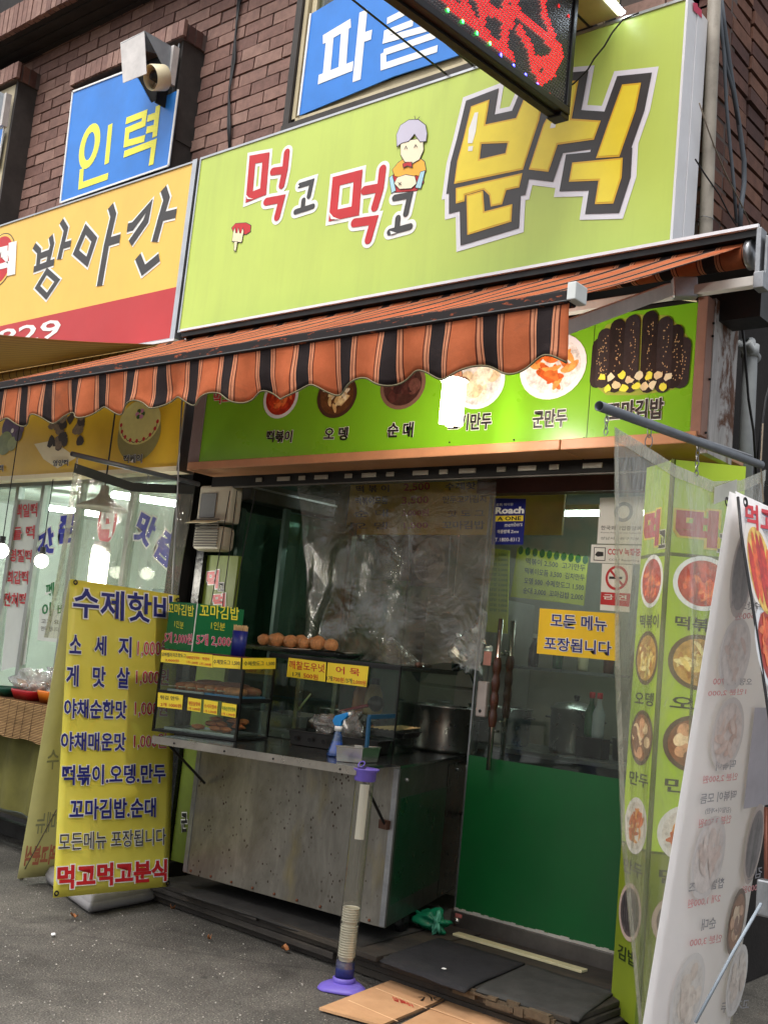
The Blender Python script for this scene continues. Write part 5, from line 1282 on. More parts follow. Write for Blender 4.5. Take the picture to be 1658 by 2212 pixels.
# kitchen things behind the counter
M_pot = mat('dull_steel', (150, 152, 150), .3, .9, var=.2)
def pot(x, y, z, r, h, lab, m=M_pot, lid=False):
    th = thing('cooking_pot', (x, y, z), lab, 'pot', 'pots in the snack kitchen')
    MB().lathe([(0, .004), (r * .95, 0), (r, .02), (r, h), (r * 1.05, h + .004), (r * 1.05, h + .012), (r * .97, h + .008), (r * .95, .02), (0, .012)], (x, y, z), 32).build('body', m, th, smooth=True)
    if lid:
        MB().lathe([(r * 1.02, h + .01), (r * .8, h + .04), (0, h + .06)], (x, y, z), 32).build('lid', m, th, smooth=True)
        MB().lathe([(0, h + .10), (.02, h + .09), (.012, h + .06)], (x, y, z), 12).build('lid_knob', M_blackpl, th, smooth=True)
    for s_ in (-1, 1):
        MB().tube([(x + s_ * r, y - .03, z + h * .8), (x + s_ * (r + .04), y - .03, z + h * .8), (x + s_ * (r + .04), y + .03, z + h * .8), (x + s_ * r, y + .03, z + h * .8)], .006, 6).build('handle', M_blackpl, th, smooth=True)
kc = thing('kitchen_counter', (-3.6, 6.0, .1), 'dark kitchen counter in the middle of the snack shop', 'counter')
MB().box((-4.6, 5.75, .1), (-2.4, 6.35, .93)).build('body', mat('dark_cabinet', (58, 60, 60), .4, .3, var=.2), kc, bevel=.005)
MB().box((-4.64, 5.7, .93), (-2.36, 6.4, .96)).build('worktop', M_pot, kc, bevel=.004)
MB().box((-4.5, 6.6, 1.45), (-2.4, 6.9, 1.47)).build('wall_shelf', M_pot, kc)
pot(-3.95, 6.0, .96, .20, .22, 'wide dull steel pot on the kitchen counter behind the glass guard')
pot(-3.4, 6.0, .96, .15, .26, 'tall lidded steel pot behind the sneeze guard', lid=True)
pot(-3.0, 6.1, .96, .17, .12, 'shallow steel pan on the kitchen counter behind the door glass')
pot(-2.65, 6.0, .96, .12, .16, 'small steel pot at the right end of the kitchen counter', lid=True)
for k in range(8):
    x = -4.2 + k * .2; th = thing('sauce_bottle', (x, 6.75, 1.47), ['dark sauce bottle, first on the back shelf', 'green sauce bottle, second on the back shelf', 'white bottle with red cap, third on the back shelf', 'brown bottle, fourth on the back shelf', 'squat dark bottle, fifth on the back shelf', 'green bottle, sixth on the back shelf', 'pale bottle, seventh on the back shelf', 'dark bottle at the right end of the back shelf'][k], 'bottle', 'bottles on the back shelf')
    m = [mat('bottle_dark', (40, 30, 28), .2), mat('bottle_green', (34, 92, 50), .2), M_cream, mat('bottle_brown', (96, 52, 30), .2)][k % 4]
    MB().lathe([(0, 0), (.035, 0), (.037, .02), (.037, .13), (.014, .18), (.013, .21)], (x, 6.75, 1.471), 14).build('body', m, th, smooth=True)
    MB().lathe([(.016, .205), (.016, .235), (0, .236)], (x, 6.75, 1.471), 10).build('cap', M_red if k % 2 else M_white, th, smooth=True)
for q, m, cap, lab in ((c6(900, 740), 'bottle_green', M_red, 'green bottle seen low through the door glass'), (c6(933, 735), 'bottle_pale', M_red, 'white bottle with red cap beside the green one behind the door glass')):
    b_ = P(*q, Y=5.9); b_.z = .96; th = thing('sauce_bottle', b_, lab, 'bottle', 'bottles behind the door glass')
    mm_ = mat(m, (34, 92, 50) if 'green' in m else (190, 200, 205), .25)
    MB().lathe([(0, 0), (.035, 0), (.038, .02), (.038, .14), (.014, .2), (.013, .24)], b_ + Vector((0, 0, .12)), 14).build('body', mm_, th, smooth=True)
    MB().lathe([(.017, .23), (.017, .265), (0, .266)], b_ + Vector((0, 0, .12)), 10).build('cap', cap, th, smooth=True)
    MB().box((b_.x - .06, b_.y - .05, .962), (b_.x + .06, b_.y + .05, 1.078)).build('stand', M_iron, th)
fr2 = thing('refrigerator', (-4.6, 6.9, .1), 'tall pale refrigerator in the back left of the snack shop', 'refrigerator')
MB().box((-5.2, 6.75, .1), (-4.55, 7.28, 1.95)).build('body', mat('fridge_white', (176, 176, 168), .4, var=.08), fr2, bevel=.01)
MB().box((-5.18, 6.72, .2), (-4.57, 6.748, 1.25)).build('door', MC['fridge_white'], fr2, bevel=.008); MB().box((-5.18, 6.72, 1.27), (-4.57, 6.748, 1.93)).build('door', MC['fridge_white'], fr2, bevel=.008)
cbn = thing('white_cabinet', (-3.7, 5.4, .1), 'pale tiled low cabinet visible in the gap left of the green door', 'cabinet')
MB().box((-4.1, 5.42, .1), (-3.3, 5.5, .56)).build('body', mat('cream_tile', (196, 192, 176), .35, var=.06), cbn)
MB().box((-4.1, 5.42, .58), (-3.3, 5.5, .84)).build('body', mat('cream_tile', (196, 192, 176), .35), cbn); MB().box((-4.1, 5.425, .56), (-3.3, 5.5, .58)).build('joint', M_iron, cbn)

# folded green glass leaves and the air curtain
M_gg = film('green_glass', (196, 224, 208), .34, .1, 4, (2, 2, .8), (84, 124, 104), 1.0, .06, .15)
for i, (a, b, lab) in enumerate((((-5.06, 4.6), (-4.98, 5.6), 'green tinted glass leaf folded back, nearest the left pillar'), ((-4.72, 4.65), (-4.55, 5.7), 'green tinted glass leaf right of the first folded one'))):
    th = thing('glass_leaf', (*a, .12), lab, 'glass door', 'folded green glass leaves')
    a_, b_ = Vector((*a, 0)), Vector((*b, 0)); d = (b_ - a_).normalized()
    MB().bar(a_ + Vector((0, 0, 1.19)), b_ + Vector((0, 0, 1.19)), .008, 2.1).build('pane', M_gg, th)
    for p in (a_, b_, (a_ + b_) / 2): MB().box((p.x - .014, p.y - .02, .12), (p.x + .014, p.y + .02, 2.26)).build('frame', mat('green_frame', (60, 82, 72), .4, .5, var=.2), th)
ac = thing('air_curtain', (-4.8, 4.7, 2.25), 'grey box shaped air curtain under the header, left of the plastic curtain', 'air curtain')
A = P(*s3(490, 180), Y=4.66); B = slide(A, (.1, 1, 0), P and s3(1215, 300)[0])
MB().bar(A + Vector((0, 0, -.07)), B + Vector((0, 0, -.07)), .14, .12).build('body', mat('grey_casing', (120, 120, 112), .45, var=.15, damt=.3), ac, bevel=.008)
MB().bar(A + Vector((.075, 0, -.05)), B + Vector((.075, 0, -.05)), .006, .012).build('trim', M_alu, ac)
ap = thing('insect_trap', P(450, 1190, Y=4.38), 'beige plastic box with louvred bottom hanging on the left pillar', 'insect trap')
x0_, x1_ = P(418, 1120, Y=4.38).x, P(487, 1120, Y=4.38).x; zt1, zm1, zb1 = P(450, 1047, Y=4.38).z, P(450, 1128, Y=4.38).z, P(450, 1188, Y=4.38).z
M_bei = mat('beige_plastic', (176, 170, 152), .45, var=.08, damt=.2)
MB().box((x0_, 4.40, zm1), (x1_, 4.5, zt1)).build('body', M_bei, ap, bevel=.015)
MB().box((x0_ + .03, 4.392, zm1 + .03), (x1_ - .12, 4.399, zt1 - .05)).build('window', mat('smoked_window', (96, 96, 92), .2), ap, bevel=.003)
MB().hexa([(x0_ - .01, 4.33, zm1 - .012), (x1_ - .06, 4.33, zm1 - .012), (x1_ - .06, 4.40, zm1 + .012), (x0_ - .01, 4.40, zm1 + .012), (x0_ - .01, 4.33, zm1 - .008), (x1_ - .06, 4.33, zm1 - .008), (x1_ - .06, 4.40, zm1 + .016), (x0_ - .01, 4.40, zm1 + .016)]).build('visor', M_cream, ap)
MB().box((x0_ + .01, 4.38, zb1), (x1_ - .02, 4.5, zm1 - .02)).build('grille_box', M_bei, ap, bevel=.03)
for k in range(11): MB().box((x0_ + .03, 4.374, zb1 + .02 + k * .0165), (x1_ - .05, 4.379, zb1 + .028 + k * .0165)).build('louvre', mat('louvre_dark', (84, 80, 72), .5), ap)
# left pillar with a tall lime poster
lp = thing('pillar_poster', P(400, 1850, Y=4.5), 'narrow lime poster strip on the left pillar behind the stall', 'poster')
MB().box((-5.50, 4.42, 0), (-5.36, 4.66, 2.5)).build('pillar', M_dark, lp)
plp = planeY(4.5)
xL0, xL1 = P(445, 1230, Y=4.5).x, P(512, 1230, Y=4.5).x
MB().box((xL0, 4.5, .1), (xL1, 4.53, P(470, 1200, Y=4.5).z)).build('panel', mat('dark_lime', (112, 130, 44), .5, var=.15, damt=.3), lp)  # lime set darker than on the other signs
def lpm(lines, w, m): strokes(lp, plp, lines, w, [(M_white, .02, 'lettering_outline'), (m, 0, 'lettering')], .002)
T(lp, '먹', plp, s3(150, 1125), s3(240, 1120), s3(160, 980), M_red, .05, out=(M_white, .05), off=.004)
T(lp, '고', plp, s3(250, 1145), s3(300, 1145), s3(252, 1080), M_charc, .03, out=(M_white, .05), off=.004)
T(lp, '먹', plp, s3(205, 1290), s3(300, 1285), s3(210, 1180), M_red, .05, out=(M_white, .05), off=.004)
T(lp, '군', plp, (393, 1795), (405, 1795), (393, 1758), M_black, .04, out=(M_white, .05), off=.004)
tag(MB().box((xL0 - .07, 4.47, .1), (xL0 - .005, 4.6, 2.3)).build('black_netting_strip', mat('black_wrap', (24, 26, 28), .25, var=.5, scale=20, bump=1.0, bscale=30)), 'crinkled black plastic strip left of the lime pillar poster', 'plastic strip')
for k, (xa_, xb_) in enumerate(((497, 452), (512, 478), (552, 500))):
    tag(MB().tube([P(xa_ - 0, 1060, Y=4.36), P((xa_ * .5 + xb_ * .5) + 2, 1180, Y=4.36), P(xb_, 1330, Y=4.36)], .003, 5).build('dangling_cable', M_cable), ['thin hanging cord by the insect trap, leftmost', 'thin hanging cord by the insect trap, middle', 'thin hanging cord by the insect trap, rightmost'][k], 'cord', 'cords beside the insect trap')

# the hazy plastic curtain in the opening
M_vinyl = film('stall_vinyl', (236, 236, 226), .25, .2, 3.2, (2, 2, 2), (152, 144, 126), 1.15, .13, .6)
M_vinyl2 = film('clear_vinyl', (240, 242, 236), .10, .3, 6, (2, 2, .6), (206, 206, 196), 1.5, .1, .8)
M_hem = film('vinyl_hem', (228, 228, 220), .36, .2, 6, (2, 2, 1), (206, 206, 192), .8, .2, .2)
vc = thing('plastic_curtain', (-4, 4.62, 1.4), 'hazy wrinkled plastic curtain hanging in the stall opening above the counter', 'plastic curtain')
def vcf(u, v):
    x = (-4.62 + 1.46 * u) + v * (.18 - .20 * u)
    fold = (.05 * math.sin(u * 15 + 2 * v) + .02 * math.sin(u * 33 + 5 * v)) * (.25 + .6 * v) * max(.12, 1.15 - 1.3 * u) + .03 * noise.noise(Vector((u * 5, v * 4, 7)))
    return (x, 4.60 + fold + .04 * math.sin(3 * v + 6 * u), 2.42 - v * (1.01 + .02 * math.sin(u * 13)))
MB().grid(vcf, 90, 40).build('sheet', M_vinyl, vc, smooth=True)
MB().tube([(-4.7, 4.6, 2.43), (-3.15, 4.6, 2.43)], .01, 8).build('rail', M_iron, vc)

# ------------------------------------------------------------------ glass door
XD0, XD1, YD = -3.30, -2.385, 4.75; pd = planeY(YD)
gd = thing('glass_door', (XD1, YD, .12), 'glass swing door with green lower half and a brushed metal kick plate', 'door')
zg = P(1165, 1655, Y=YD).z; zk = .195
MB().box((XD0, YD, zk), (XD1, YD + .010, 2.33)).build('glass_pane', M_glass, gd)
MB().box((XD0, YD - .003, zk), (XD1, YD - .0005, zg)).build('green_panel', mat('door_green', (17, 88, 42), .36, var=.10, scale=2, damt=.28, dscale=(9, 9, 5), dirt=(40, 74, 50), bump=.05, bscale=12), gd)
MB().box((XD0 - .01, YD - .02, .115), (XD1, YD + .03, zk)).build('kick_plate', mat('kick_steel', (104, 100, 96), .4, .7, var=.25, scale=6, damt=.3, dirt=(60, 54, 50)), gd, bevel=.003)
tp = MB()
for k in range(40):
    x = XD0 + (XD1 - XD0) * k / 40; h = .010 + .007 * rr.random(); tp.box((x, YD - .006 - .001 * (k % 2), zk - .006), (x + .0235, YD - .004, zk + h))
o = tp.build('peeling_sealant', mat('dirty_sealant', (176, 174, 166), .7, var=.2), gd); o['kind'] = 'stuff'
MB().lathe([(0, -.014), (.016, -.012), (.018, 0)], (XD0 + .03, YD - .02, .150), 16, (0, 1, 0)).build('lock', M_steel, gd, smooth=True)
MB().box((XD0 + .02, YD - .0215, .168), (XD0 + .06, YD - .0195, .186)).build('red_tag', mat('faded_red_tag', (190, 110, 104), .5), gd)
MB().box((XD0 - .003, YD - .005, zk), (XD0 + .006, YD + .014, 2.33)).build('edge_trim', M_galv, gd)
MB().box((XD1 + .004, YD - .03, .12), (XD1 + .02, YD + .03, 2.33)).build('door_jamb', mat('rusty_jamb', (92, 66, 54), .6, .3, var=.3), gd)
for z in (.22, .42, .55, 1.1, 1.7): MB().box((XD1 + .001, YD - .035, z), (XD1 + .018, YD - .031, z + .09)).build('hinge_plate', mat('worn_hinge', (186, 180, 166), .5, var=.1), gd)
M_turn = mat('turned_wood', (70, 38, 26), .3, var=.2, coat=0)if False else mat('turned_wood', (70, 38, 26), .3, var=.2)
def handle(yy, q_top, q_bot, nm):
    a, b = P(*q_top, Y=yy), P(*q_bot, Y=yy); x = (a.x + b.x) / 2
    h_ = MB().tube([(x, yy, b.z), (x, yy, a.z)], .0135, 16).build(nm, M_steel, gd, smooth=True)
    L_ = a.z - b.z; prof = []; z0_ = b.z + L_ * .28; z1_ = b.z + L_ * .74
    for k in range(33): f = k / 32; prof.append((.0165 + .0065 * abs(math.sin(f * math.pi * 4)), z0_ + (z1_ - z0_) * f))
    MB().lathe(prof, (x, yy, 0), 16).build('wooden_grip', M_turn, h_, smooth=True)
    for z in (z0_ - .02, z1_ + .02): MB().tube([(x, yy, z), (x, YD + .005, z)], .007, 8).build('standoff', M_steel, h_, smooth=True)
handle(YD - .055, c6(500, 415), c6(455, 1070), 'handle'); handle(YD + .06, c6(556, 425), c6(512, 1010), 'handle')
lkx = P(*c6(430, 760), Y=YD - .01)
zA, zB = P(*c6(430, 685), Y=YD).z, P(*c6(425, 840), Y=YD).z
lk = MB().box((lkx.x - .03, YD - .035, zB), (lkx.x + .03, YD - .001, zA)).build('lock_case', mat('lock_white', (176, 168, 162), .35, .2, var=.1), gd, bevel=.008)
MB().lathe([(0, -.004), (.008, -.003), (.009, 0)], (lkx.x, YD - .035, zB + .03), 12, (0, 1, 0)).build('keyhole', M_black, lk)
A, B = P(*c6(428, 615), Y=YD), P(*c6(465, 558), Y=YD)
MB().box((A.x, YD - .003, A.z), (B.x, YD - .0015, B.z)).build('pink_sticker', mat('pink_sticker', (214, 156, 146), .5), gd)
# stickers on the glass, flat prints on thin sheets
def sheet(nm, q4, m, lab, cat='sticker', off=.0035, th=.0012):
    o_ = thing(nm, pd.at(pd.hit(q4[0])), lab, cat)
    board(o_, Plane((0, YD - off, 0), (1, 0, 0), (0, 0, 1)), q4, th, m, 'sheet'); return o_, Plane((0, YD - off, 0), (1, 0, 0), (0, 0, 1))
M_nv = mat('sticker_navy', (22, 34, 120), .35, var=.05)
o_, pl2 = sheet('pest_control_sticker', [c4(462, 1190), c4(600, 1190), c4(612, 992), c4(476, 990)], M_nv, 'navy sticker with white and yellow lettering at the top left of the door')
T(o_, '로취 에이원', pl2, c4(484, 1024), c4(556, 1022), c4(484, 1012), M_white, .005, off=.001)
T(o_, 'Roach', pl2, c4(481, 1056), c4(601, 1054), c4(484, 1030), M_white, .045, off=.001)
shape(o_, pl2, [[c4(480, 1090), c4(600, 1088), c4(601, 1064), c4(481, 1066)]], M_yel, .0006, 'band')
T(o_, 'A ONE', pl2, c4(490, 1086), c4(590, 1084), c4(491, 1070), M_black, .03, off=.0014)
T(o_, 'members', pl2, c4(520, 1114), c4(596, 1110), c4(522, 1096), M_white, .0, off=.001)
T(o_, '해충방제 Zone', pl2, c4(488, 1142), c4(580, 1141), c4(489, 1126), M_white, .01, off=.001)
T(o_, 'T.1800-8312', pl2, c4(478, 1177), c4(586, 1176), c4(479, 1161), M_white, .0, off=.001)
o_, pl2 = sheet('takeaway_sign', [c6(658, 565), c6(1010, 598), c6(1012, 393), c6(672, 370)], mat('sign_gold', (240, 200, 40), .45, var=.05), 'yellow paper sign with navy Korean handwriting on the door glass', 'sign')
T(o_, '모든 메뉴', pl2, c6(720, 450), c6(960, 470), c6(722, 392), M_navy, .015, out=(M_white, .04), off=.003)
T(o_, '포장됩니다', pl2, c6(692, 548), c6(980, 574), c6(694, 492), M_navy, .015, out=(M_white, .04), off=.003)
o_, pl2 = sheet('member_notice', [r3(295, 920), r3(610, 925), r3(622, 590), r3(315, 600)], M_white, 'white membership notice at the top right of the door glass')
shape(o_, pl2, [ell(pl2, pl2.hit(r3(480, 700)), .05, .05, 24)], mat('grey_print', (150, 156, 160), .5), .001, 'emblem', local=True)
shape(o_, pl2, [ell(pl2, pl2.hit(r3(480, 700)), .032, .032, 24)], M_white, .0015, 'emblem', local=True)
T(o_, '한국외식업중앙회', pl2, r3(322, 825), r3(600, 830), r3(324, 795), M_charc, .01, off=.001)
T(o_, 'Korea Foodservice Industry', pl2, r3(322, 850), r3(600, 855), r3(322, 838), M_charc, .0, off=.001)
T(o_, '성남시중원구지부', pl2, r3(318, 892), r3(590, 898), r3(320, 872), M_charc, .0, off=.001)
o_, pl2 = sheet('camera_notice', [r3(248, 1052), r3(600, 1065), r3(605, 935), r3(255, 927)], M_white, 'white notice with a camera pictogram and red letters on the door')
shape(o_, pl2, [[r3(270, 1038), r3(352, 1042), r3(356, 948), r3(274, 945)]], M_black, .001, 'pictogram'); shape(o_, pl2, [[r3(275, 1033), r3(347, 1037), r3(351, 953), r3(279, 950)]], M_white, .0014, 'pictogram')
shape(o_, pl2, [[r3(290, 985), r3(300, 975), r3(340, 980), r3(340, 1008), r3(300, 1012), r3(280, 1000)]], M_black, .0018, 'pictogram')
T(o_, 'CCTV 녹화중', pl2, r3(370, 1000), r3(595, 1008), r3(372, 950), M_red, .03, off=.001); T(o_, 'CCTV Recording', pl2, r3(378, 1045), r3(590, 1052), r3(378, 1025), M_charc, .0, off=.001)
o_, pl2 = sheet('no_smoking_sticker', [r3(315, 1385), r3(520, 1400), r3(545, 1070), r3(330, 1060)], M_white, 'white and red no smoking sticker below the camera notice')
cc = pl2.hit(r3(432, 1160)); shape(o_, pl2, [ell(pl2, cc, .060, .060, 30)], M_red, .001, 'ring', local=True); shape(o_, pl2, [ell(pl2, cc, .047, .047, 30)], M_white, .0014, 'ring_inner', local=True)
shape(o_, pl2, [[cc + Vector(q) for q in ((-.04, -.006), (.03, -.006), (.03, .006), (-.04, .006))]], M_black, .0018, 'cigarette', local=True)
shape(o_, pl2, [[cc + Vector(q) for q in ((-.038, .03), (-.03, .038), (.038, -.03), (.03, -.038))]], M_red, .0022, 'slash', local=True)
shape(o_, pl2, [[r3(318, 1345), r3(520, 1362), r3(528, 1270), r3(323, 1258)]], M_red, .001, 'band')
T(o_, '금 연', pl2, r3(340, 1308), r3(500, 1318), r3(341, 1272), M_white, .02, off=.0016)

# ------------------------------------------------------------------ back-lit lime pillar with dish pictures
Cp = Vector((-2.03, 4.25, 0)); dW = Vector((.77, .64, 0)).normalized(); dN = Vector((-.81, .59, 0)).normalized()
def at_z(p, z): return Vector((p.x, p.y, z))
zpt = P(1468, 992, Y=4.25).z
eR = slide(at_z(Cp, 2.3), dW, 1608); eL = slide(at_z(Cp, 2.0), dN, 1384)
lpb = thing('lit_pillar', Cp, 'back lit lime green square pillar with dish pictures right of the door', 'pillar sign')
back = eL + eR - Cp
def pbox(z0_, z1_, m, nm): return MB().wall([(Cp.x, Cp.y), (eR.x, eR.y), (back.x, back.y), (eL.x, eL.y)], z0_, z1_).build(nm, m, lpb)
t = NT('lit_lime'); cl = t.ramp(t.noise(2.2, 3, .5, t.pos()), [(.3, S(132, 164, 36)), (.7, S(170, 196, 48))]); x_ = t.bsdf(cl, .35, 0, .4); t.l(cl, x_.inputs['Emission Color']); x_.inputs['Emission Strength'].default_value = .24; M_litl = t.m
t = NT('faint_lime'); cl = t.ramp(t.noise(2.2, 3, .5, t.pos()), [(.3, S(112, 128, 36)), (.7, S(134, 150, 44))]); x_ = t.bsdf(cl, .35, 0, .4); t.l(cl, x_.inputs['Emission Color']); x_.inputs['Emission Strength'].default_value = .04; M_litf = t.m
zs1 = P(1452, 1250, Y=4.25).z; zs1 = P(*r3(835, 990), Y=4.25).z
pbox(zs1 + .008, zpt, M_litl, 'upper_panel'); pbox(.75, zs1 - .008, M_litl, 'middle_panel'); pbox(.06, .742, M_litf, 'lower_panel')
M_seam = mat('olive_seam', (86, 104, 30), .5)
for z in (zs1, .746): MB().wall([(Cp.x, Cp.y - .0), (eR.x, eR.y), (back.x, back.y), (eL.x, eL.y)], z - .006, z + .006).build('seam_band', M_seam, lpb)
MB().bar(at_z(Cp, .06) + Vector((.0, -.002, 0)), at_z(Cp, zpt) + Vector((0, -.002, 0)), .016, .016, (0, 1, 0)).build('corner_trim', M_seam, lpb)
plW = Plane(Cp, dW, (0, 0, 1)); plN = Plane(eL * 1.0 - Vector((0, 0, eL.z)), -dN, (0, 0, 1))
WW = (eR - at_z(Cp, eR.z)).length; WN = (eL - at_z(Cp, eL.z)).length
items = [('tteok', '떡볶이'), ('soup', '오뎅'), ('stew', '만두'), ('fried', '만두'), ('rolls', '김밥'), ('sundae', '순대')]
zc0 = P(*r3(1010, 1190), Y=4.3).z
zlist = [zc0, plW.hit(r3(955, 1745)).y, plW.hit(r4(880, 250)).y, plW.hit(r4(830, 880)).y, plW.hit(r4(780, 1500)).y]
for (pl, W_, seedo) in ((plW, WW, 0), (plN, WN, 50)):
    rad = W_ * .41
    for k, z in enumerate(zlist):
        food(lpb, pl, Vector((W_ / 2, z)), rad, min(.115, rad * 1.25), items[k][0], seed=k + seedo, emit=.25 if k < 3 else .06, local=True, n=22)
        s_ = items[k][1]; h = .055; zz = z - min(.115, rad * 1.25) - .085
        T(lpb, s_, pl, Vector((W_ * .16, zz)), Vector((W_ * .84, zz)), Vector((W_ * .16, zz + h)), mat('dark_green_ink', (36, 52, 20), .5), .02, off=.003, local=True)
    zz = zs1 + .03
    T(lpb, '먹', pl, Vector((W_ * .12, zz + .02)), Vector((W_ * .62, zz + .02)), Vector((W_ * .12, zz + .16)), M_red, .06, out=(M_yel, .05), off=.004, local=True)
    T(lpb, '고', pl, Vector((W_ * .68, zz)), Vector((W_ * .9, zz)), Vector((W_ * .68, zz + .07)), M_charc, .03, out=(M_white, .04), off=.004, local=True)

# ------------------------------------------------------------------ plastic side curtains on pipes
def chain(par, p, n, m=M_galv, s=.014):
    for k in range(n):
        c_ = p + Vector((0, 0, -s * 1.25 * k)); ax = Vector((1, 0, 0)) if k % 2 else Vector((0, 1, 0))
        MB().tube([c_ + ax * (s * .45 * math.cos(a)) + Vector((0, 0, s * .8 * math.sin(a))) for a in [j * math.pi / 5 for j in range(11)]], .0018, 5).build('chain_link', m, par)
XV = -1.55
pr_ = thing('curtain_pole', P(1295, 878, X=XV), 'grey steel pole jutting from the wall above the right plastic curtain', 'pole')
PA, PB = P(1293, 877, X=XV), P(1642, 1004, X=XV)
MB().tube([PA, PB], .0135, 14, cap=False).build('pipe', mat('painted_pipe', (112, 118, 126), .45, .4, var=.15, damt=.2), pr_, smooth=True, solid=.002)
MB().tube([PA.lerp(PB, .55) + Vector((0, 0, .012)), PB + Vector((0, -.1, .012))], .006, 6).build('tie_rod', M_galv, pr_)
MB().tube([PB + Vector((.0, 0, .16)), PB, PB + Vector((.01, .02, -.14))], .003, 5).build('wire_tie', mat('tan_wire', (140, 128, 112), .6), pr_)
chain(pr_, PA + Vector((0, .05, -.012)), 4); chain(pr_, PA.lerp(PB, .26) + Vector((0, 0, -.02)), 2, s=.028); chain(pr_, PA.lerp(PB, .55) + Vector((0, 0, -.02)), 6)
rc = thing('plastic_curtain', (XV, 3.0, .1), 'milky clear plastic curtain hanging at the right of the door', 'plastic curtain')
top = [(0, 2.835, 2.155), (.15, 3.0, 2.145), (.35, 3.26, 2.125), (.6, 3.56, 2.13), (.8, 3.80, 2.18), (1, 4.03, 2.265)]
def interp(tb, u):
    for a, b in zip(tb, tb[1:]):
        if u <= b[0]: f = (u - a[0]) / (b[0] - a[0]); return [a[i] + (b[i] - a[i]) * f for i in range(1, len(a))]
    return list(tb[-1][1:])
le = [(0, 0), (.35, .12), (.6, .25), (.85, .45), (1, .56)]
def rcf(u, v):
    y, z = interp(top, u); z2 = z + (.12 - z) * v; y2 = y + interp(le, v)[0] * (1 - u) * .9
    w_ = (.03 * math.sin(u * 17 + v * 2) + .015 * math.sin(u * 33 + 3 * v)) * min(1, v * 3)
    return (XV + w_ * min(1, u * 6), y2, z2)
MB().grid(rcf, 60, 50).build('sheet', film('milky_vinyl', (238, 240, 228), .22, .15, 5, (2, 2, .8), (196, 196, 176), 1.0, .14, .5), rc, smooth=True)
MB().grid(lambda u, v: Vector(rcf(u * .020, v)) + Vector((.003, 0, 0)), 1, 60).build('hem', M_hem, rc, smooth=True)
MB().grid(lambda u, v: Vector(rcf(u, v * .02)) + Vector((.003, 0, 0)), 60, 1).build('top_hem', M_hem, rc, smooth=True)
MB().grid(lambda u, v: Vector(rcf(.60 + u * .16, .01 + v * .03 - .012 * u)) + Vector((.006, 0, 0)), 6, 2).build('tape_patch', mat('grey_tape', (188, 188, 176), .5), rc, smooth=True)
XV2 = -5.16
plc = thing('curtain_pole', P(155, 980, X=XV2), 'grey steel pole above the left plastic curtain and yellow banner', 'pole')
PC, PD = P(155, 980, X=XV2), P(430, 1046, X=XV2)
MB().tube([PC, PD], .012, 14, cap=False).build('pipe', MC['painted_pipe'], plc, smooth=True, solid=.002)
chain(plc, PC + Vector((0, .04, -.012)), 4); chain(plc, P(464 * .66, 1040, X=XV2) if False else PC.lerp(PD, .58) + Vector((0, 0, -.014)), 4)
vr = thing('support_rod', P(372, 1290, X=XV2 + .03), 'thin upright grey rod beside the left plastic curtain', 'rod')
MB().tube([P(401, 730, X=XV2 + .03), P(386, 1000, X=XV2 + .03), P(372, 1295, X=XV2 + .03), P(368, 1500, X=XV2 + .03)], .0055, 8).build('rod', M_galv, vr, smooth=True)
lc = thing('plastic_curtain', (XV2, 3.6, 1.2), 'clear plastic curtain hanging above the yellow banner at the left', 'plastic curtain')
LT = [P(160, 1008, X=XV2), P(285, 1050, X=XV2), P(420, 1056, X=XV2)]
tl_ = [(0, LT[0].y, LT[0].z), (.5, LT[1].y, LT[1].z - .0), (1, LT[2].y, LT[2].z)]
def lcf(u, v):
    y, z = interp(tl_, u); w_ = .02 * math.sin(u * 15 + v * 3) * min(1, v * 4)
    return (XV2 - .03 * v + w_, y - .02 * (1 - u) * v, z + (1.35 - z) * v)
MB().grid(lcf, 50, 40).build('sheet', M_vinyl2, lc, smooth=True)
MB().grid(lambda u, v: Vector(lcf(u * .04, v)) + Vector((.003, 0, 0)), 1, 40).build('hem', M_hem, lc, smooth=True)
MB().grid(lambda u, v: Vector(lcf(u, v * .035)) + Vector((.004, 0, .02 * (1 - v))), 50, 1).build('top_band', mat('grey_band', (52, 56, 56), .5), lc, smooth=True)

# ------------------------------------------------------------------ yellow A-frame banner on a grey base
bn = thing('menu_banner', (-4.9, 3.8, 0), 'tall yellow banner stand with blue Korean price list on a grey base', 'banner')
pF = Plane((-4.58, 3.262, .084), (0, 1, 0), (-.147, 0, 1))
q4 = [(118, 1940), (367, 1915), (390, 1286), (155, 1250)]
t = NT('banner_yellow'); cl = t.ramp(t.noise(2.5, 5, .6, t.pos()), [(.3, S(230, 218, 78)), (.7, S(242, 234, 112))]); bs = t.n('ShaderNodeBsdfPrincipled'); t.l(cl, bs.inputs['Base Color']); bs.inputs['Roughness'].default_value = .42
t.l(t.bump(t.noise(2.0, 3, .5, t.pos()), .3, .05), bs.inputs['Normal'])
tl = t.n('ShaderNodeBsdfTranslucent'); t.l(cl, tl.inputs[0]); mx = t.n('ShaderNodeMixShader'); mx.inputs[0].default_value = .25
t.l(bs.outputs[0], mx.inputs[1]); t.l(tl.outputs[0], mx.inputs[2]); t.l(mx.outputs[0], t.out.inputs[0])
cq = [pF.hit(p) for p in q4]
def bf(u, v):
    a = cq[0].lerp(cq[1], u); b = cq[3].lerp(cq[2], u); c = a.lerp(b, v); return pF.at(c, -.012 + .008 * math.sin(math.pi * u) * 1.0)
MB().grid(bf, 16, 24).build('banner_face', t.m, bn, smooth=True, solid=.001)
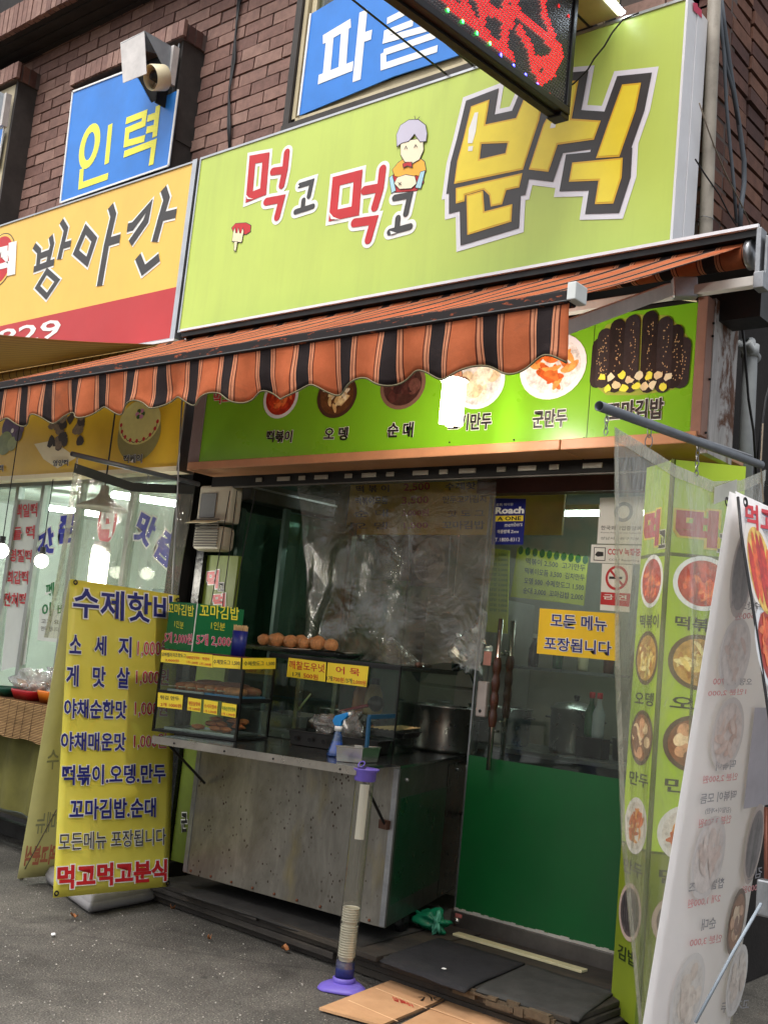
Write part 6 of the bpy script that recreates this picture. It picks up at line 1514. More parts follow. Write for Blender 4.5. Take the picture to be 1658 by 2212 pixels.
def bt(s_, x0_, x1_, yb_, yt_, m=M_navy, sl=-.03, bold=.026, rim=.035):
    T(bn, s_, pF, (x0_, yb_), (x1_, yb_ + (x1_ - x0_) * sl), (x0_ + (yb_ - yt_) * .03, yt_), m, bold, out=(M_white, rim), off=.004)
bt('수제핫바', 158, 378, 1332, 1268, sl=.075, bold=.02)
bt('소', 150, 174, 1410, 1372, sl=.05); bt('세', 204, 228, 1414, 1374, sl=.05); bt('지', 256, 282, 1418, 1376, sl=.05); bt('1,000원', 296, 366, 1419, 1380, M_red, .02, .005)
bt('게', 143, 168, 1481, 1437, sl=.05); bt('맛', 200, 226, 1483, 1440, sl=.05); bt('살', 252, 278, 1485, 1442, sl=.05); bt('1,000원', 293, 363, 1480, 1444, M_red, .02, .005)
bt('야채순한맛', 138, 272, 1550, 1510, sl=.02); bt('1,000원', 290, 360, 1548, 1512, M_red, .0, .005)
bt('야채매운맛', 131, 270, 1621, 1582, sl=.0); bt('1,000원', 288, 358, 1618, 1584, M_red, -.01, .005)
bt('떡볶이.오뎅.만두', 134, 356, 1696, 1654, sl=-.03); bt('꼬마김밥.순대', 150, 335, 1770, 1727, sl=-.03)
bt('모든메뉴 포장됩니다', 126, 357, 1838, 1800, M_charc, -.06, .008)
bt('먹고먹고분식', 124, 358, 1920, 1872, M_red, -.08, .04, .045)
for q in ((163, 1258), (384, 1296), (122, 1930), (362, 1908)):
    c_ = pF.at(pF.hit(q), .002); MB().lathe([(.006, 0), (.013, .002), (.014, 0)], c_, 14, (1, 0, .15)).build('eyelet', M_iron, bn)
# back leaf leaning the other way
kT = pF.at(cq[3], -.02) + Vector((0, 0, -.01)); kB = P(38, 1898, Z=.03)
pK = Plane(kB, (0, 1, 0), kT - kB)
tk = mat('banner_back', (238, 232, 160), .5, var=.06)
MB().grid(lambda u, v: kB.lerp(kT, v) + Vector((.004 * math.sin(math.pi * u), .72 * u, 0)), 8, 20).build('back_leaf', tk, bn, smooth=True, solid=.001)
M_palered = mat('show_through_red', (226, 140, 112), .5); M_paleb = mat('show_through_grey', (176, 176, 140), .5)
T(bn, '먹고먹고분식', pK, (52, 1868), (150, 1862), (58, 1828), M_palered, .04, off=.004, mirror=True)
T(bn, '모든메뉴', pK, (75, 1800), (160, 1794), (80, 1755), M_paleb, .01, off=.004, mirror=True)
T(bn, '수', pK, (100, 1662), (125, 1660), (103, 1620), M_paleb, .01, off=.004, mirror=True)
A = P(46, 1893, Z=.02)
MB().tube([A, P(122, 1750, X=-4.7)], .0035, 6).build('rope', mat('olive_rope', (96, 88, 70), .8), bn)
MB().blob(A, (.018, .014, .02), .4, 3, 10, 7).build('rope_knot', MC['olive_rope'], bn, smooth=True)
M_base = mat('grey_tank', (150, 148, 150), .5, var=.1, damt=.35, dirt=(90, 84, 78))
bsv = MB(); f0 = [P(92, 1905, Z=.0), P(190, 1978, Z=0), P(338, 1948, Z=0), P(300, 1880, Z=0)]
cb_ = sum(f0, Vector((0, 0, 0))) / 4
def rring(s_, z, rd=.25, n=8):
    r = []
    for i in range(4):
        p = f0[i]; a, b = f0[i - 1], f0[(i + 1) % 4]
        for k in range(n):
            f = k / (n - 1); s0 = p.lerp(a, rd * (1 - f) ** 2 * .5); q = s0.lerp(p.lerp(b, rd * f ** 2 * .5), f)
            r.append(Vector((cb_.x + (q.x - cb_.x) * s_, cb_.y + (q.y - cb_.y) * s_, z)))
    return r
rings = [rring(.90, .0), rring(.97, .012), rring(1, .03), rring(1.0, .052), rring(.985, .055), rring(.985, .060), rring(.95, .085), rring(.86, .098), rring(.45, .104)]
N_ = len(rings[0])
for r in rings: bsv.v += r
for i in range(len(rings) - 1):
    for k in range(N_): bsv.f.append((i * N_ + k, i * N_ + (k + 1) % N_, (i + 1) * N_ + (k + 1) % N_, (i + 1) * N_ + k))
bsv.f.append(tuple((len(rings) - 1) * N_ + k for k in range(N_)))
bsv.build('base', M_base, bn, smooth=True)
MB().tube([cb_ + Vector((0, 0, .1)), pF.at(Vector((cq[2].x * .5 + cq[3].x * .5, 1.6)), -.05)], .012, 10).build('mast', M_galv, bn, smooth=True)

# ------------------------------------------------------------------ white A-frame banner at the right
wn = thing('menu_banner', (-1.3, 3.3, 0), 'white A frame banner stand with red lettering and dish pictures', 'banner')
tb0 = Vector((-1.245, 3.0, 1.985)); pB = Plane((-1.462, 3.0, 0), (0, 1, 0), (.215, 0, 1.99))
M_wv = NT('white_vinyl'); bs = M_wv.n('ShaderNodeBsdfPrincipled'); bs.inputs['Base Color'].default_value = S(244, 243, 244); bs.inputs['Roughness'].default_value = .45
tl = M_wv.n('ShaderNodeBsdfTranslucent'); tl.inputs[0].default_value = S(246, 244, 244); mx = M_wv.n('ShaderNodeMixShader'); mx.inputs[0].default_value = .5
M_wv.l(M_wv.bump(M_wv.noise(1.6, 3, .5, M_wv.pos()), .4, .06), bs.inputs['Normal'])
M_wv.l(bs.outputs[0], mx.inputs[1]); M_wv.l(tl.outputs[0], mx.inputs[2]); M_wv.l(mx.outputs[0], M_wv.out.inputs[0])
MB().grid(lambda u, v: pB.at(Vector((u * .665, .0 + v * 1.995)), -.006 + .012 * math.sin(math.pi * u) * (1 - v)), 12, 24).build('back_leaf', M_wv.m, wn, smooth=True, solid=.001)
pe = P(1657, 1537, Y=3.0); 
dA = (pe - tb0); pA = Plane(tb0 + Vector((.012, 0, 0)) + dA.normalized() * 2.15, (0, 1, 0), -dA)
hA = 2.15
MB().grid(lambda u, v: pA.at(Vector((u * .665, v * hA)), -.004), 12, 24).build('front_leaf', M_wv.m, wn, smooth=True, solid=.001)
M_ink = mat('pink_red_ink', (222, 30, 48), .45); M_pr = mat('show_through_pink', (222, 156, 160), .5); M_pg = mat('show_through_slate', (158, 158, 166), .5)
M_shd = mat('drop_shadow_print', (186, 188, 206), .5)
T(wn, '먹고먹고분식', pA, r3(1330, 825), r3(1880, 925), r3(1325, 655), M_shd, .03, off=.002); T(wn, '먹고먹고분식', pA, r3(1326, 812), r3(1876, 912), r3(1322, 642), M_ink, .03, off=.004)
food(wn, pA, r3(1435, 1110), .115, .155, 'hot', seed=1, n=5); food(wn, pA, r3(1520, 1680), .13, .14, 'tteok', seed=2, n=18)
T(wn, '수제핫도그', pA, r3(1370, 1372), r3(1700, 1420), r3(1368, 1325), M_charc, .02, off=.003); T(wn, '1,500원', pA, r3(1425, 1452), r3(1650, 1490), r3(1424, 1400), M_ink, .01, off=.003)
def wt(s_, x0_, y0_, x1_, y1_, h, m, f=r4): T(wn, s_, pB, f(x0_, y0_), f(x1_, y1_), f(x0_ + h * .1, y0_ - h), m, .015, off=.010, mirror=True)
food(wn, pB, r3(1290, 1110), .085, .14, 'rolls', seed=5, off=.010, n=4, pale=.6)
wt('핫도그', 1200, 1370, 1370, 1385, 60, M_pg, r3); wt('1,500원', 1235, 1455, 1400, 1440, 55, M_pr, r3)
food(wn, pB, r3(1235, 1690), .115, .11, 'pale', seed=6, off=.010, n=10, pale=.62)
wt('오뎅 1개', 1180, 1905, 1350, 1905, 50, M_pg, r3); wt('700', 1080, 1900, 1160, 1900, 42, M_pr, r3); wt('1인분 2,000', 1045, 1985, 1310, 1970, 45, M_pr, r3)
food(wn, pB, r4(1185, 180), .118, .11, 'pale', seed=7, off=.010, n=16, pale=.42)
wt('떡볶이', 1100, 440, 1235, 425, 65, M_pg); wt('인분 2,500원', 1010, 530, 1250, 505, 55, M_pr)
wt('떡볶이 모듬', 990, 672, 1240, 640, 70, M_pg); wt('(김말이+계란)', 1025, 745, 1205, 735, 45, M_pg); wt('인분 3,500원', 980, 840, 1205, 805, 62, M_pr)
food(wn, pB, r4(1050, 1045), .118, .125, 'pale', seed=8, off=.010, n=22, pale=.62)
wt('찹쌀도너츠', 910, 1290, 1155, 1255, 75, M_pg); wt('2개 1,000원', 905, 1400, 1130, 1355, 62, M_pr)
food(wn, pB, r4(1245, 1490), .065, .105, 'stew', seed=9, off=.010, n=20, pale=.4)
wt('순대', 1000, 1555, 1098, 1535, 80, M_pg); wt('인분 3,000', 918, 1670, 1140, 1635, 60, M_pr)
food(wn, pB, r4(905, 2005), .115, .125, 'eggs', seed=10, off=.010, n=26, pale=.45); food(wn, pB, r4(1245, 1900), .08, .115, 'eggs', seed=11, off=.012, n=18, pale=.5)
wt('김밥', 1315, 1205, 1420, 1180, 75, M_pg); wt('2,000원', 1285, 1300, 1420, 1270, 55, M_pr); food(wn, pB, r4(1370, 950), .07, .13, 'rolls', seed=12, off=.010, n=5, pale=.45)
wt('고기만두', 1135, 2130, 1330, 2100, 75, M_pg)
shape(wn, pB, [[r4(1295, 705), r4(1480, 675), r4(1489, 0), r4(1375, 0)]], mat('shade_lilac', (192, 190, 200), .5), .0095, 'see_through_shade')  # shading of the other leaf, seen through, painted as a grey patch
for p in (tb0 + Vector((-.02, .01, -.03)), tb0 + Vector((.03, .02, -.03))): MB().lathe([(.006, 0), (.014, .003), (.015, 0)], p, 14, (1, 0, .1)).build('eyelet', M_iron, wn)
MB().tube([tb0 + Vector((.02, -.01, -.02)), P(*r3(1300, 850), Y=2.97), P(*r3(1380, 1350), Y=2.97), P(1660, 1550, Y=2.97), P(1690, 1700, Y=2.97)], .0042, 6).build('black_strap', M_cable, wn, smooth=True)
MB().tube([P(*r4(1440, 1370), Y=3.12), P(*r4(1240, 1720), Y=3.05), P(*r4(980, 2205), Y=2.97)], .0045, 6).build('grey_rope', mat('rope_grey', (140, 150, 160), .7), wn, smooth=True)
cl_ = P(*r4(1450, 1310), Y=3.15)
MB().box((cl_.x - .02, cl_.y, cl_.z - .06), (cl_.x + .06, cl_.y + .03, cl_.z + .04)).build('clamp', M_galv, wn, bevel=.006)
MB().tube([P(*r4(1478, 700), Y=3.35), P(*r4(1478, 1200), Y=3.35), P(*r4(1478, 1300), Y=3.35)], .008, 12).build('rear_leg', mat('red_brown_pole', (120, 70, 54), .4, .3), wn, smooth=True)

# ------------------------------------------------------------------ street food cart
t = NT('stained_steel')
pz_ = t.pos((1, 1, .45)); n1 = t.noise(5, 9, .7, pz_, .4)
c0 = t.ramp(n1, [(.3, S(104, 100, 92)), (.5, S(132, 129, 121)), (.72, S(160, 157, 148))])
yrefl = t.ramp(t.noise(2.2, 4, .6, t.pos((1.4, 1.4, .6))), [(.55, (0, 0, 0)), (.72, (1, 1, 1))]); c0 = t.mix(t.math('MULTIPLY', yrefl, .55), c0, S(164, 146, 70))  # yellow reflections put into the colour as soft random patches
stv = t.ramp(t.noise(16, 8, .8, t.pos((1, 1, .07))), [(.5, (0, 0, 0)), (.7, (1, 1, 1))]); c0 = t.mix(t.math('MULTIPLY', stv, .25), c0, S(66, 58, 48))
vo = t.n('ShaderNodeTexVoronoi'); vo.inputs['Scale'].default_value = 42; t.l(t.pos((1, 1, .8)), vo.inputs['Vector'])
sp = t.ramp(vo.outputs['Distance'], [(.16, (1, 1, 1)), (.26, (0, 0, 0))]); pk = t.ramp(t.noise(11, 5, .7, t.pos((1, 1, .5))), [(.50, (0, 0, 0)), (.60, (1, 1, 1))])
c0 = t.mix(t.math('MULTIPLY', sp, pk), c0, S(52, 34, 24))
t.bsdf(c0, .34, .7, .4, t.bump(t.noise(3.5, 3, .5, t.pos()), .18, .03)); M_stain = t.m
CA, CB, CC, CD = Vector((-4.52, 3.99, 0)), Vector((-3.205, 4.07, 0)), Vector((-3.59, 5.15, 0)), Vector((-4.88, 5.05, 0))
CT = .925
ct = thing('food_cart', (-4.0, 4.5, .12), 'stained stainless steel snack cart with a green side below the glass guard', 'food cart')
def on(a, b, f): return a.lerp(b, f)
def panel(a, b, z0_, z1_, m, nm, th=.012, out=0.0):
    a, b = at_z(a, 0), at_z(b, 0); n_ = Vector(((b - a).y, -(b - a).x, 0)).normalized()
    return MB().hexa([at_z(a + n_ * out, z0_), at_z(b + n_ * out, z0_), at_z(b - n_ * th, z0_), at_z(a - n_ * th, z0_), at_z(a + n_ * out, z1_), at_z(b + n_ * out, z1_), at_z(b - n_ * th, z1_), at_z(a - n_ * th, z1_)]).build(nm, m, ct)
panel(CA, CB, .205, CT - .005, M_stain, 'front_panel')
M_cgreen = mat('cart_green', (18, 66, 42), .3, .3, var=.12, scale=3)
panel(CB, CC, .205, CT - .005, mat('cart_steel', (96, 98, 94), .35, .8, var=.2, damt=.3), 'side_panel')
panel(on(CB, CC, .02), on(CB, CC, .70), .30, .78, M_cgreen, 'green_side_sheet', .002, .003)
panel(on(CB, CC, .70), on(CB, CC, .99), .22, .90, mat('cart_black', (26, 30, 28), .25, .3), 'dark_side_sheet', .002, .0035)
for f0_, f1_ in ((0.0, .022), (.978, 1.0)): panel(on(CA, CB, f0_), on(CA, CB, f1_), .21, CT - .01, M_galv, 'edge_strip', .001, .004)
panel(on(CB, CC, 0), on(CB, CC, .03), .21, CT - .01, MC['cart_steel'], 'edge_strip', .001, .005)
MB().wall([(CA.x + .03, CA.y + .03), (CB.x - .03, CB.y + .03), (CC.x - .03, CC.y - .02), (CD.x, CD.y)], .20, CT - .02).build('carcass', M_dark, ct)
MB().wall([(CA.x, CA.y), (CB.x + .01, CB.y - .01), (CC.x + .01, CC.y), (CD.x, CD.y)], CT - .004, CT + .008).build('worktop', mat('worktop_steel', (128, 130, 128), .18, .95, var=.1), ct)
for k in range(9):
    a = on(CA, CB, (k + .4) / 9); MB().blob((a.x, a.y - .003, .222), .0075, 0, 1, 8, 4).build('rivet', mat('rusty_rivet', (110, 66, 44), .7), ct)
for f in (.1, .85):
    a = on(CB, CC, f); MB().blob((a.x + .004, a.y, .86), .01, 0, 1, 8, 5).build('rivet', M_galv, ct)
for k, p in enumerate((on(CA, CB, .1), on(CA, CB, .9), on(CD, CC, .1), on(CD, CC, .9))):
    q = at_z(p + Vector((0, .30, 0)) if k < 2 else p - Vector((0, .1, 0)), .165); w0 = MB().lathe([(0, -.018), (.038, -.016), (.04, -.012), (.04, .012), (.038, .016), (0, .018)], q, 18, (1, 0, 0)).build('castor', M_blackpl, ct, smooth=True)
    MB().box((q.x - .03, q.y - .02, q.z + .012), (q.x + .03, q.y + .02, .203)).build('castor_fork', M_iron, w0)
T1, T2 = P(330, 1590, Z=CT + .008), P(770, 1658, Z=CT + .008)
tb3 = on(CA, CB, .97); ta3 = at_z(on(CA, CB, .08), 0)
MB().wall([(T1.x, T1.y), (T2.x, T2.y), (tb3.x, tb3.y - .012), (ta3.x, ta3.y - .012)], CT - .004, CT + .008).build('fold_down_shelf', MC['worktop_steel'], ct)
MB().hexa([(T1.x, T1.y, CT - .026), (T2.x, T2.y, CT - .026), (T2.x, T2.y + .006, CT - .026), (T1.x, T1.y + .006, CT - .026), (T1.x, T1.y - .002, CT + .010), (T2.x, T2.y - .002, CT + .010), (T2.x, T2.y + .006, CT + .010), (T1.x, T1.y + .006, CT + .010)]).build('shelf_edge', mat('edge_steel', (176, 170, 160), .3, .85, var=.2, damt=.25), ct)
for f in (.12, .38, .62, .93):
    a = T1.lerp(T2, f); MB().blob((a.x, a.y - .003, CT - .01), .005, 0, 1, 8, 4).build('screw', M_iron, ct)
for a, b in ((T1 + Vector((.06, .05, -.03)), (CA.x + .1, CA.y - .015, .68)), (at_z(T2, CT - .03) + Vector((-.02, .06, 0)), (CB.x - .04, CB.y - .02, .66))):
    MB().tube([a, b], .007, 8).build('brace', M_iron, ct)
MB().box((CB.x - .07, CB.y - .03, .64), (CB.x - .02, CB.y - .005, .68)).build('brace_bracket', mat('rusty_bracket', (74, 48, 36), .7, .3), ct)

# glazed hot-dog case on the shelf
M_bang = mat('black_angle', (20, 20, 20), .35, .3)
L0, N0 = P(331, 1579, Z=CT + .01), P(509, 1601, Z=CT + .01)
sd = (CC - CB).normalized(); fdv = (N0 - L0).normalized()
zct = P(521, 1421, Y=N0.y).z; zms = P(517, 1514, Y=N0.y).z
E0 = slide(at_z(N0, zct), sd, 594, 1.0); E0 = at_z(E0, N0.z); dep = (E0 - N0)
G0 = L0 + dep
cs = thing('display_case', L0, 'two tier glass display case of fried snacks with yellow price labels', 'display case')
zc0_ = N0.z
for p in (L0, N0, E0, G0): MB().bar(at_z(p, zc0_), at_z(p, zct), .012, .012, (0, 1, 0)).build('corner_post', M_bang, cs)
for z, h in ((zc0_ + .006, .012), (zms, .022), (zct - .006, .014)):
    for a, b in ((L0, N0), (N0, E0), (E0, G0), (G0, L0)): MB().bar(at_z(a, z), at_z(b, z), .012, h).build('rail', M_bang, cs)
for z, m, nm in ((zct + .002, mat('maroon_top', (96, 26, 34), .4), 'top'), (zms, M_glass, 'shelf'), (zc0_ + .005, M_bang, 'floor')):
    MB().wall([(p.x, p.y) for p in (L0, N0, E0, G0)], z - .003, z + .003).build(nm, m, cs)
for a, b in ((L0, N0), (N0, E0), (G0, L0)):
    n_ = Vector(((b - a).y, -(b - a).x, 0)).normalized() * .002
    MB().hexa([at_z(a + n_, zc0_ + .012), at_z(b + n_, zc0_ + .012), at_z(b - n_, zc0_ + .012), at_z(a - n_, zc0_ + .012), at_z(a + n_, zct - .012), at_z(b + n_, zct - .012), at_z(b - n_, zct - .012), at_z(a - n_, zct - .012)]).build('glass_pane', M_glass, cs)
pCF = Plane(L0 + Vector((0, -.008, 0)), fdv, (0, 0, 1)); pCF = Plane(L0 + pCF.n * .008, fdv, (0, 0, 1)); pCS = Plane(N0, sd, (0, 0, 1)); pCS = Plane(N0 + pCS.n * .008, sd, (0, 0, 1))
M_lab = mat('label_yellow', (246, 220, 56), .45, var=.04)
def label(pl, q4, txts, par=None):
    par = par or cs
    l_ = shape(par, pl, [q4], M_lab, .0015, 'price_label')
    for s_, a, b, h, m in txts: T(l_, s_, pl, r6(*a), r6(*b), r6(a[0], a[1] - h), m, .01, off=.003)
label(pCF, [r6(128, 530), r6(308, 548), r6(490, 570), r6(490, 480), r6(310, 462), r6(135, 445)], [('모짜렐라치즈핫도그', (136, 490), (304, 500), 28, M_charc), ('2,000원', (160, 526), (255, 533), 20, M_red), ('야채매운맛핫바', (308, 508), (400, 515), 22, M_red), ('1개 1,000원', (312, 540), (388, 548), 20, M_red), ('떡핫바', (420, 518), (470, 522), 22, M_red), ('1개 1,000원', (402, 552), (480, 560), 20, M_red)])
label(pCF, [r6(492, 566), r6(683, 580), r6(686, 502), r6(492, 484)], [('수제핫도그 1,500', (496, 545), (680, 556), 34, M_charc)])
label(pCS, [r6(694, 580), r6(925, 578), r6(928, 502), r6(697, 502)], [('수제핫도그 1,500', (704, 558), (918, 556), 34, M_charc)])
label(pCF, [r6(104, 842), r6(276, 862), r6(284, 762), r6(110, 742)], [('튀김 만두', (125, 790), (258, 800), 28, M_charc), ('2개 1000원', (128, 838), (272, 850), 26, M_red)])
label(pCF, [r6(312, 866), r6(405, 880), r6(412, 792), r6(320, 776)], [('게맛살핫바', (322, 832), (405, 842), 30, M_red), ('1개 1,000원', (320, 862), (402, 872), 20, M_red)])
label(pCF, [r6(424, 884), r6(520, 900), r6(527, 808), r6(430, 792)], [('소시지핫바', (432, 848), (520, 862), 30, M_red), ('1개 1,000원', (430, 880), (516, 892), 20, M_red)])
label(pCF, [r6(548, 902), r6(650, 920), r6(657, 828), r6(556, 812)], [('야채순한맛핫바', (556, 866), (650, 880), 30, M_grn), ('1개 1,000원', (554, 900), (646, 912), 20, M_red)])
# food inside the case
M_fry = mat('fried_crust', (196, 112, 60), .55, var=.3, scale=30, bump=.6, bscale=50); M_fry2 = mat('pale_crust', (214, 140, 88), .55, var=.25, scale=30, bump=.5)
M_traymetal = mat('tray_metal', (170, 172, 172), .3, .85, var=.1)
cen = (L0 + N0 + E0 + G0) / 4
def case_pt(u, v, z): return at_z(L0 + (N0 - L0) * u + dep * v, z)
for nm, u0, u1, z, m, lab in (('tray', .06, .50, zms + .006, M_traymetal, 'silver tray on the upper shelf of the snack case'), ('tray', .52, .96, zms + .006, mat('blue_tray', (52, 120, 170), .35), 'blue tray on the upper shelf of the snack case'), ('tray', .08, .92, zc0_ + .012, M_traymetal, 'wire edged tray on the floor of the snack case')):
    th = thing(nm, case_pt(u0, .2, z), lab, 'tray')
    A, B, C_, D_ = case_pt(u0, .12, z), case_pt(u1, .12, z), case_pt(u1, .9, z), case_pt(u0, .9, z)
    MB().hexa([A, B, C_, D_] + [p + Vector((0, 0, .006)) for p in (A, B, C_, D_)]).build('plate', m, th)
    for a, b in ((A, B), (B, C_), (C_, D_), (D_, A)): MB().bar(a + Vector((0, 0, .009)), b + Vector((0, 0, .009)), .006, .010).build('rim', m, th)
for k in range(6):
    u = .16 + .12 * k; c_ = case_pt(u, .45, zms + .035); th = thing('hot_dog', c_, ['fried hot dog on a stick, leftmost in the upper case', 'fried hot dog, second in the upper case', 'fried hot dog, third in the upper case', 'fried hot dog, fourth in the upper case', 'fried hot dog, fifth in the upper case', 'fried hot dog, rightmost in the upper case'][k], 'hot dog', 'hot dogs in the upper case')
    d = (sd * .8 + fdv * .35).normalized()
    MB().lathe([(0, -.075), (.017, -.07), (.024, -.03), (.024, .035), (.016, .07), (0, .077)], c_, 14, d).build('body', (M_fry, M_fry2)[k % 2], th, smooth=True)
    MB().tube([c_ - d * .075, c_ - d * .12], .003, 6).build('stick', M_cream, th)
for k in range(5):
    c_ = case_pt(.22 + .14 * k, .7, zms + .055 if k % 2 else zms + .04); th = thing('hot_dog', c_, ['darker hot dog behind, first from the left', 'darker hot dog behind, second from the left', 'darker hot dog behind, third from the left', 'darker hot dog behind, fourth from the left', 'darker hot dog behind, fifth from the left'][k], 'hot dog', 'darker hot dogs at the back of the upper case')
    MB().lathe([(0, -.09), (.018, -.08), (.026, -.03), (.026, .035), (.018, .08), (0, .09)], c_, 14, fdv + Vector((0, .3, 0))).build('body', mat('dark_crust', (150, 84, 54), .5, var=.3, scale=30), th, smooth=True)
for k in range(9):
    c_ = case_pt(.42 + .055 * k + (.05 if k % 2 else 0), .3 + .12 * (k % 3), zc0_ + .04 + .022 * (k % 3)); th = thing('fried_fritter', c_, ('flat brown fritter low in the case, %s' % ['first from the left', 'second', 'third', 'fourth', 'fifth', 'sixth', 'seventh', 'eighth', 'last at the right'][k]), 'fritter', 'fritters on the lower shelf')
    MB().blob(c_, (.040, .028, .014), .5, k, 14, 9).build('body', M_fry, th, smooth=True)
# green price box and skewer cup on top of the case
ztop = zct + .006
M0 = slide(case_pt(.0, .35, ztop), fdv, 414, .6)
MR = slide(M0, (0, 1, 0), 516, 1.0); ML = slide(M0, (-1, 0, 0), 355, 1.0)
zbx = P(418, 1303, Y=M0.y).z
gb = thing('price_box', M0, 'green cardboard price box with yellow and pink lettering on the snack case', 'price box')
M_gbx = mat('poster_green', (20, 112, 66), .4, var=.05)
MB().wall([(ML.x, M0.y), (M0.x, M0.y), (M0.x, MR.y), (ML.x, MR.y)], ztop, zbx).build('box', M_gbx, gb)
MB().bar(M0, at_z(M0, zbx), .004, .004, (0, 1, 0)).build('edge', M_white, gb)
g1, g2 = planeY(M0.y - .001), planeX(M0.x + .001)
M_pk = mat('pink_ink', (214, 50, 110), .45)
def gtx(s_, pl, a, b, h, m, rim=None, bold=.012): T(gb, s_, pl, r6(*a), r6(*b), r6(a[0] + 3, a[1] - h), m, bold, out=(rim, .03) if rim else None, off=.003)
gtx('꼬마김밥', g1, (178, 190), (360, 215), 75, M_lem); gtx('1인분', g1, (225, 285), (288, 300), 48, M_lem, None, .0); gtx('5개 2,000원', g1, (155, 395), (345, 412), 75, M_pk, M_white)
gtx('꼬마김밥', g2, (396, 215), (668, 240), 92, M_lem); gtx('1인분', g2, (475, 300), (572, 312), 55, M_lem, None, .0); gtx('5개 2,000원', g2, (374, 412), (660, 432), 80, M_pk, M_white)
th = thing('skewer_cup', at_z(N0, ztop), 'dark blue paper cup full of wooden skewers on the snack case', 'cup')
cu = slide(case_pt(.86, .5, ztop), sd, 512, .6) if proj(case_pt(.86, .5, ztop))[0] < 512 else case_pt(.86, .4, ztop)
cu = slide(case_pt(.5, .32, ztop), fdv, 513, .8)
rC = .040; hC = P(515, 1352, Y=cu.y).z - .025 - ztop
MB().lathe([(0, 0), (rC * .92, 0), (rC, hC), (rC * .96, hC), (rC * .88, .01)], cu, 24).build('body', mat('cup_blue', (22, 34, 110), .4, var=.1), th, smooth=True)
sk = MB()
for k in range(60):
    a = rr.random() * 6.28; q = rr.random() ** .5 * rC * .85; b_ = cu + Vector((math.cos(a) * q, math.sin(a) * q, hC * .3)); sk.tube([b_, b_ + Vector((math.cos(a) * .006, math.sin(a) * .006, hC * .72 + .022 + rr.uniform(-.004, .006)))], .0022, 4)
o = sk.build('skewers', mat('skewer_wood', (206, 174, 124), .7, var=.15), th); o['kind'] = 'stuff'

# glass guard of the cart with donut tray on top
GA, GB_ = Vector((-4.35, 4.28, 0)), Vector((-3.535, 4.42, 0))
GC = slide(at_z(GB_, 1.385), sd, 985, 1.2); GC = at_z(GC, 0); zG = 1.385
gr = thing('glass_guard', at_z(GA, CT), 'black edged glass sneeze guard over the cooking pans', 'glass guard')
GD = GA + (GC - GB_)
MB().wall([(p.x, p.y) for p in (GA, GB_, GC, GD)], zG - .008, zG + .006).build('top', mat('smoked_top', (34, 38, 38), .2), gr)
for a, b in ((GA, GB_), (GB_, GC)):
    MB().bar(at_z(a, zG - .012), at_z(b, zG - .012), .014, .018).build('rail', M_bang, gr)
    MB().bar((at_z(a, (zG + CT) / 2)), at_z(b, (zG + CT) / 2), .004, zG - CT - .04).build('glass_pane', M_glass, gr)
MB().bar(at_z(GB_, CT + .01), at_z(GB_, zG), .007, .007, (0, 1, 0)).build('corner_post', M_bang, gr)
for px0 in (r6(1045, 700)[0], r6(1300, 700)[0]):
    p_ = slide(at_z(GA, 1.2), (GB_ - GA).normalized(), px0, 1.0); MB().box((p_.x - .014, p_.y + .04, CT), (p_.x + .014, p_.y + .07, zG)).build('steel_post', M_steel, gr)
MB().tube([at_z(GB_, zG + .018) + Vector((-.05, .2, 0)), at_z(GC, zG + .018) + Vector((.02, -.3, .0))], .014, 12).build('copper_pipe', mat('old_copper', (110, 84, 74), .35, .8), gr, smooth=True)
gv = (GB_ - GA).normalized(); pG = Plane(GA, gv, (0, 0, 1)); pG = Plane(GA + pG.n * .012, gv, (0, 0, 1))
label(pG, [r6(1005, 632), r6(1275, 668), r6(1282, 532), r6(1020, 500)], [('깨찰도우넛', (1024, 575), (1270, 605), 58, M_red), ('1개', (1050, 630), (1100, 637), 34, M_charc), ('500원', (1125, 640), (1225, 655), 36, M_red)], gr)
label(pG, [r6(1283, 670), r6(1562, 705), r6(1578, 562), r6(1292, 534)], [('어 묵', (1350, 610), (1515, 630), 52, M_red), ('1개', (1286, 658), (1325, 664), 34, M_charc), ('700원', (1330, 664), (1405, 674), 34, M_red), ('/3개', (1412, 676), (1462, 682), 36, M_charc), ('2,000원', (1468, 684), (1560, 696), 34, M_red)], gr)
# donuts
dt = thing('donut_tray', (-4.2, 4.5, zG), 'steel tray lined with white paper on top of the glass guard', 'tray')
ya_ = 4.50; xa1, xa2 = P(533, 1400, Y=ya_).x, P(748, 1412, Y=ya_).x
zT = zG + .014
MB().hexa([(xa1 + .04, ya_ - .11, zT), (xa2 - .03, ya_ - .06, zT), (xa2 - .06, ya_ + .14, zT), (xa1 + .02, ya_ + .1, zT), (xa1, ya_ - .14, zT + .022), (xa2, ya_ - .09, zT + .022), (xa2 - .03, ya_ + .17, zT + .022), (xa1 - .02, ya_ + .13, zT + .022)]).build('tray', M_traymetal, dt, bevel=.004)
MB().grid(lambda u, v: (xa1 + .03 + (xa2 - xa1 - .03) * u, ya_ - .12 + .2 * v + .03 * u, zT + .026 + .004 * math.sin(u * 9 + v * 5) + .006 * (u > .9)), 24, 6).build('paper_liner', mat('liner_paper', (226, 222, 210), .7), dt, smooth=True)
M_don = mat('sesame_donut', (186, 130, 80), .5, var=.3, scale=70, bump=.8, bscale=220)
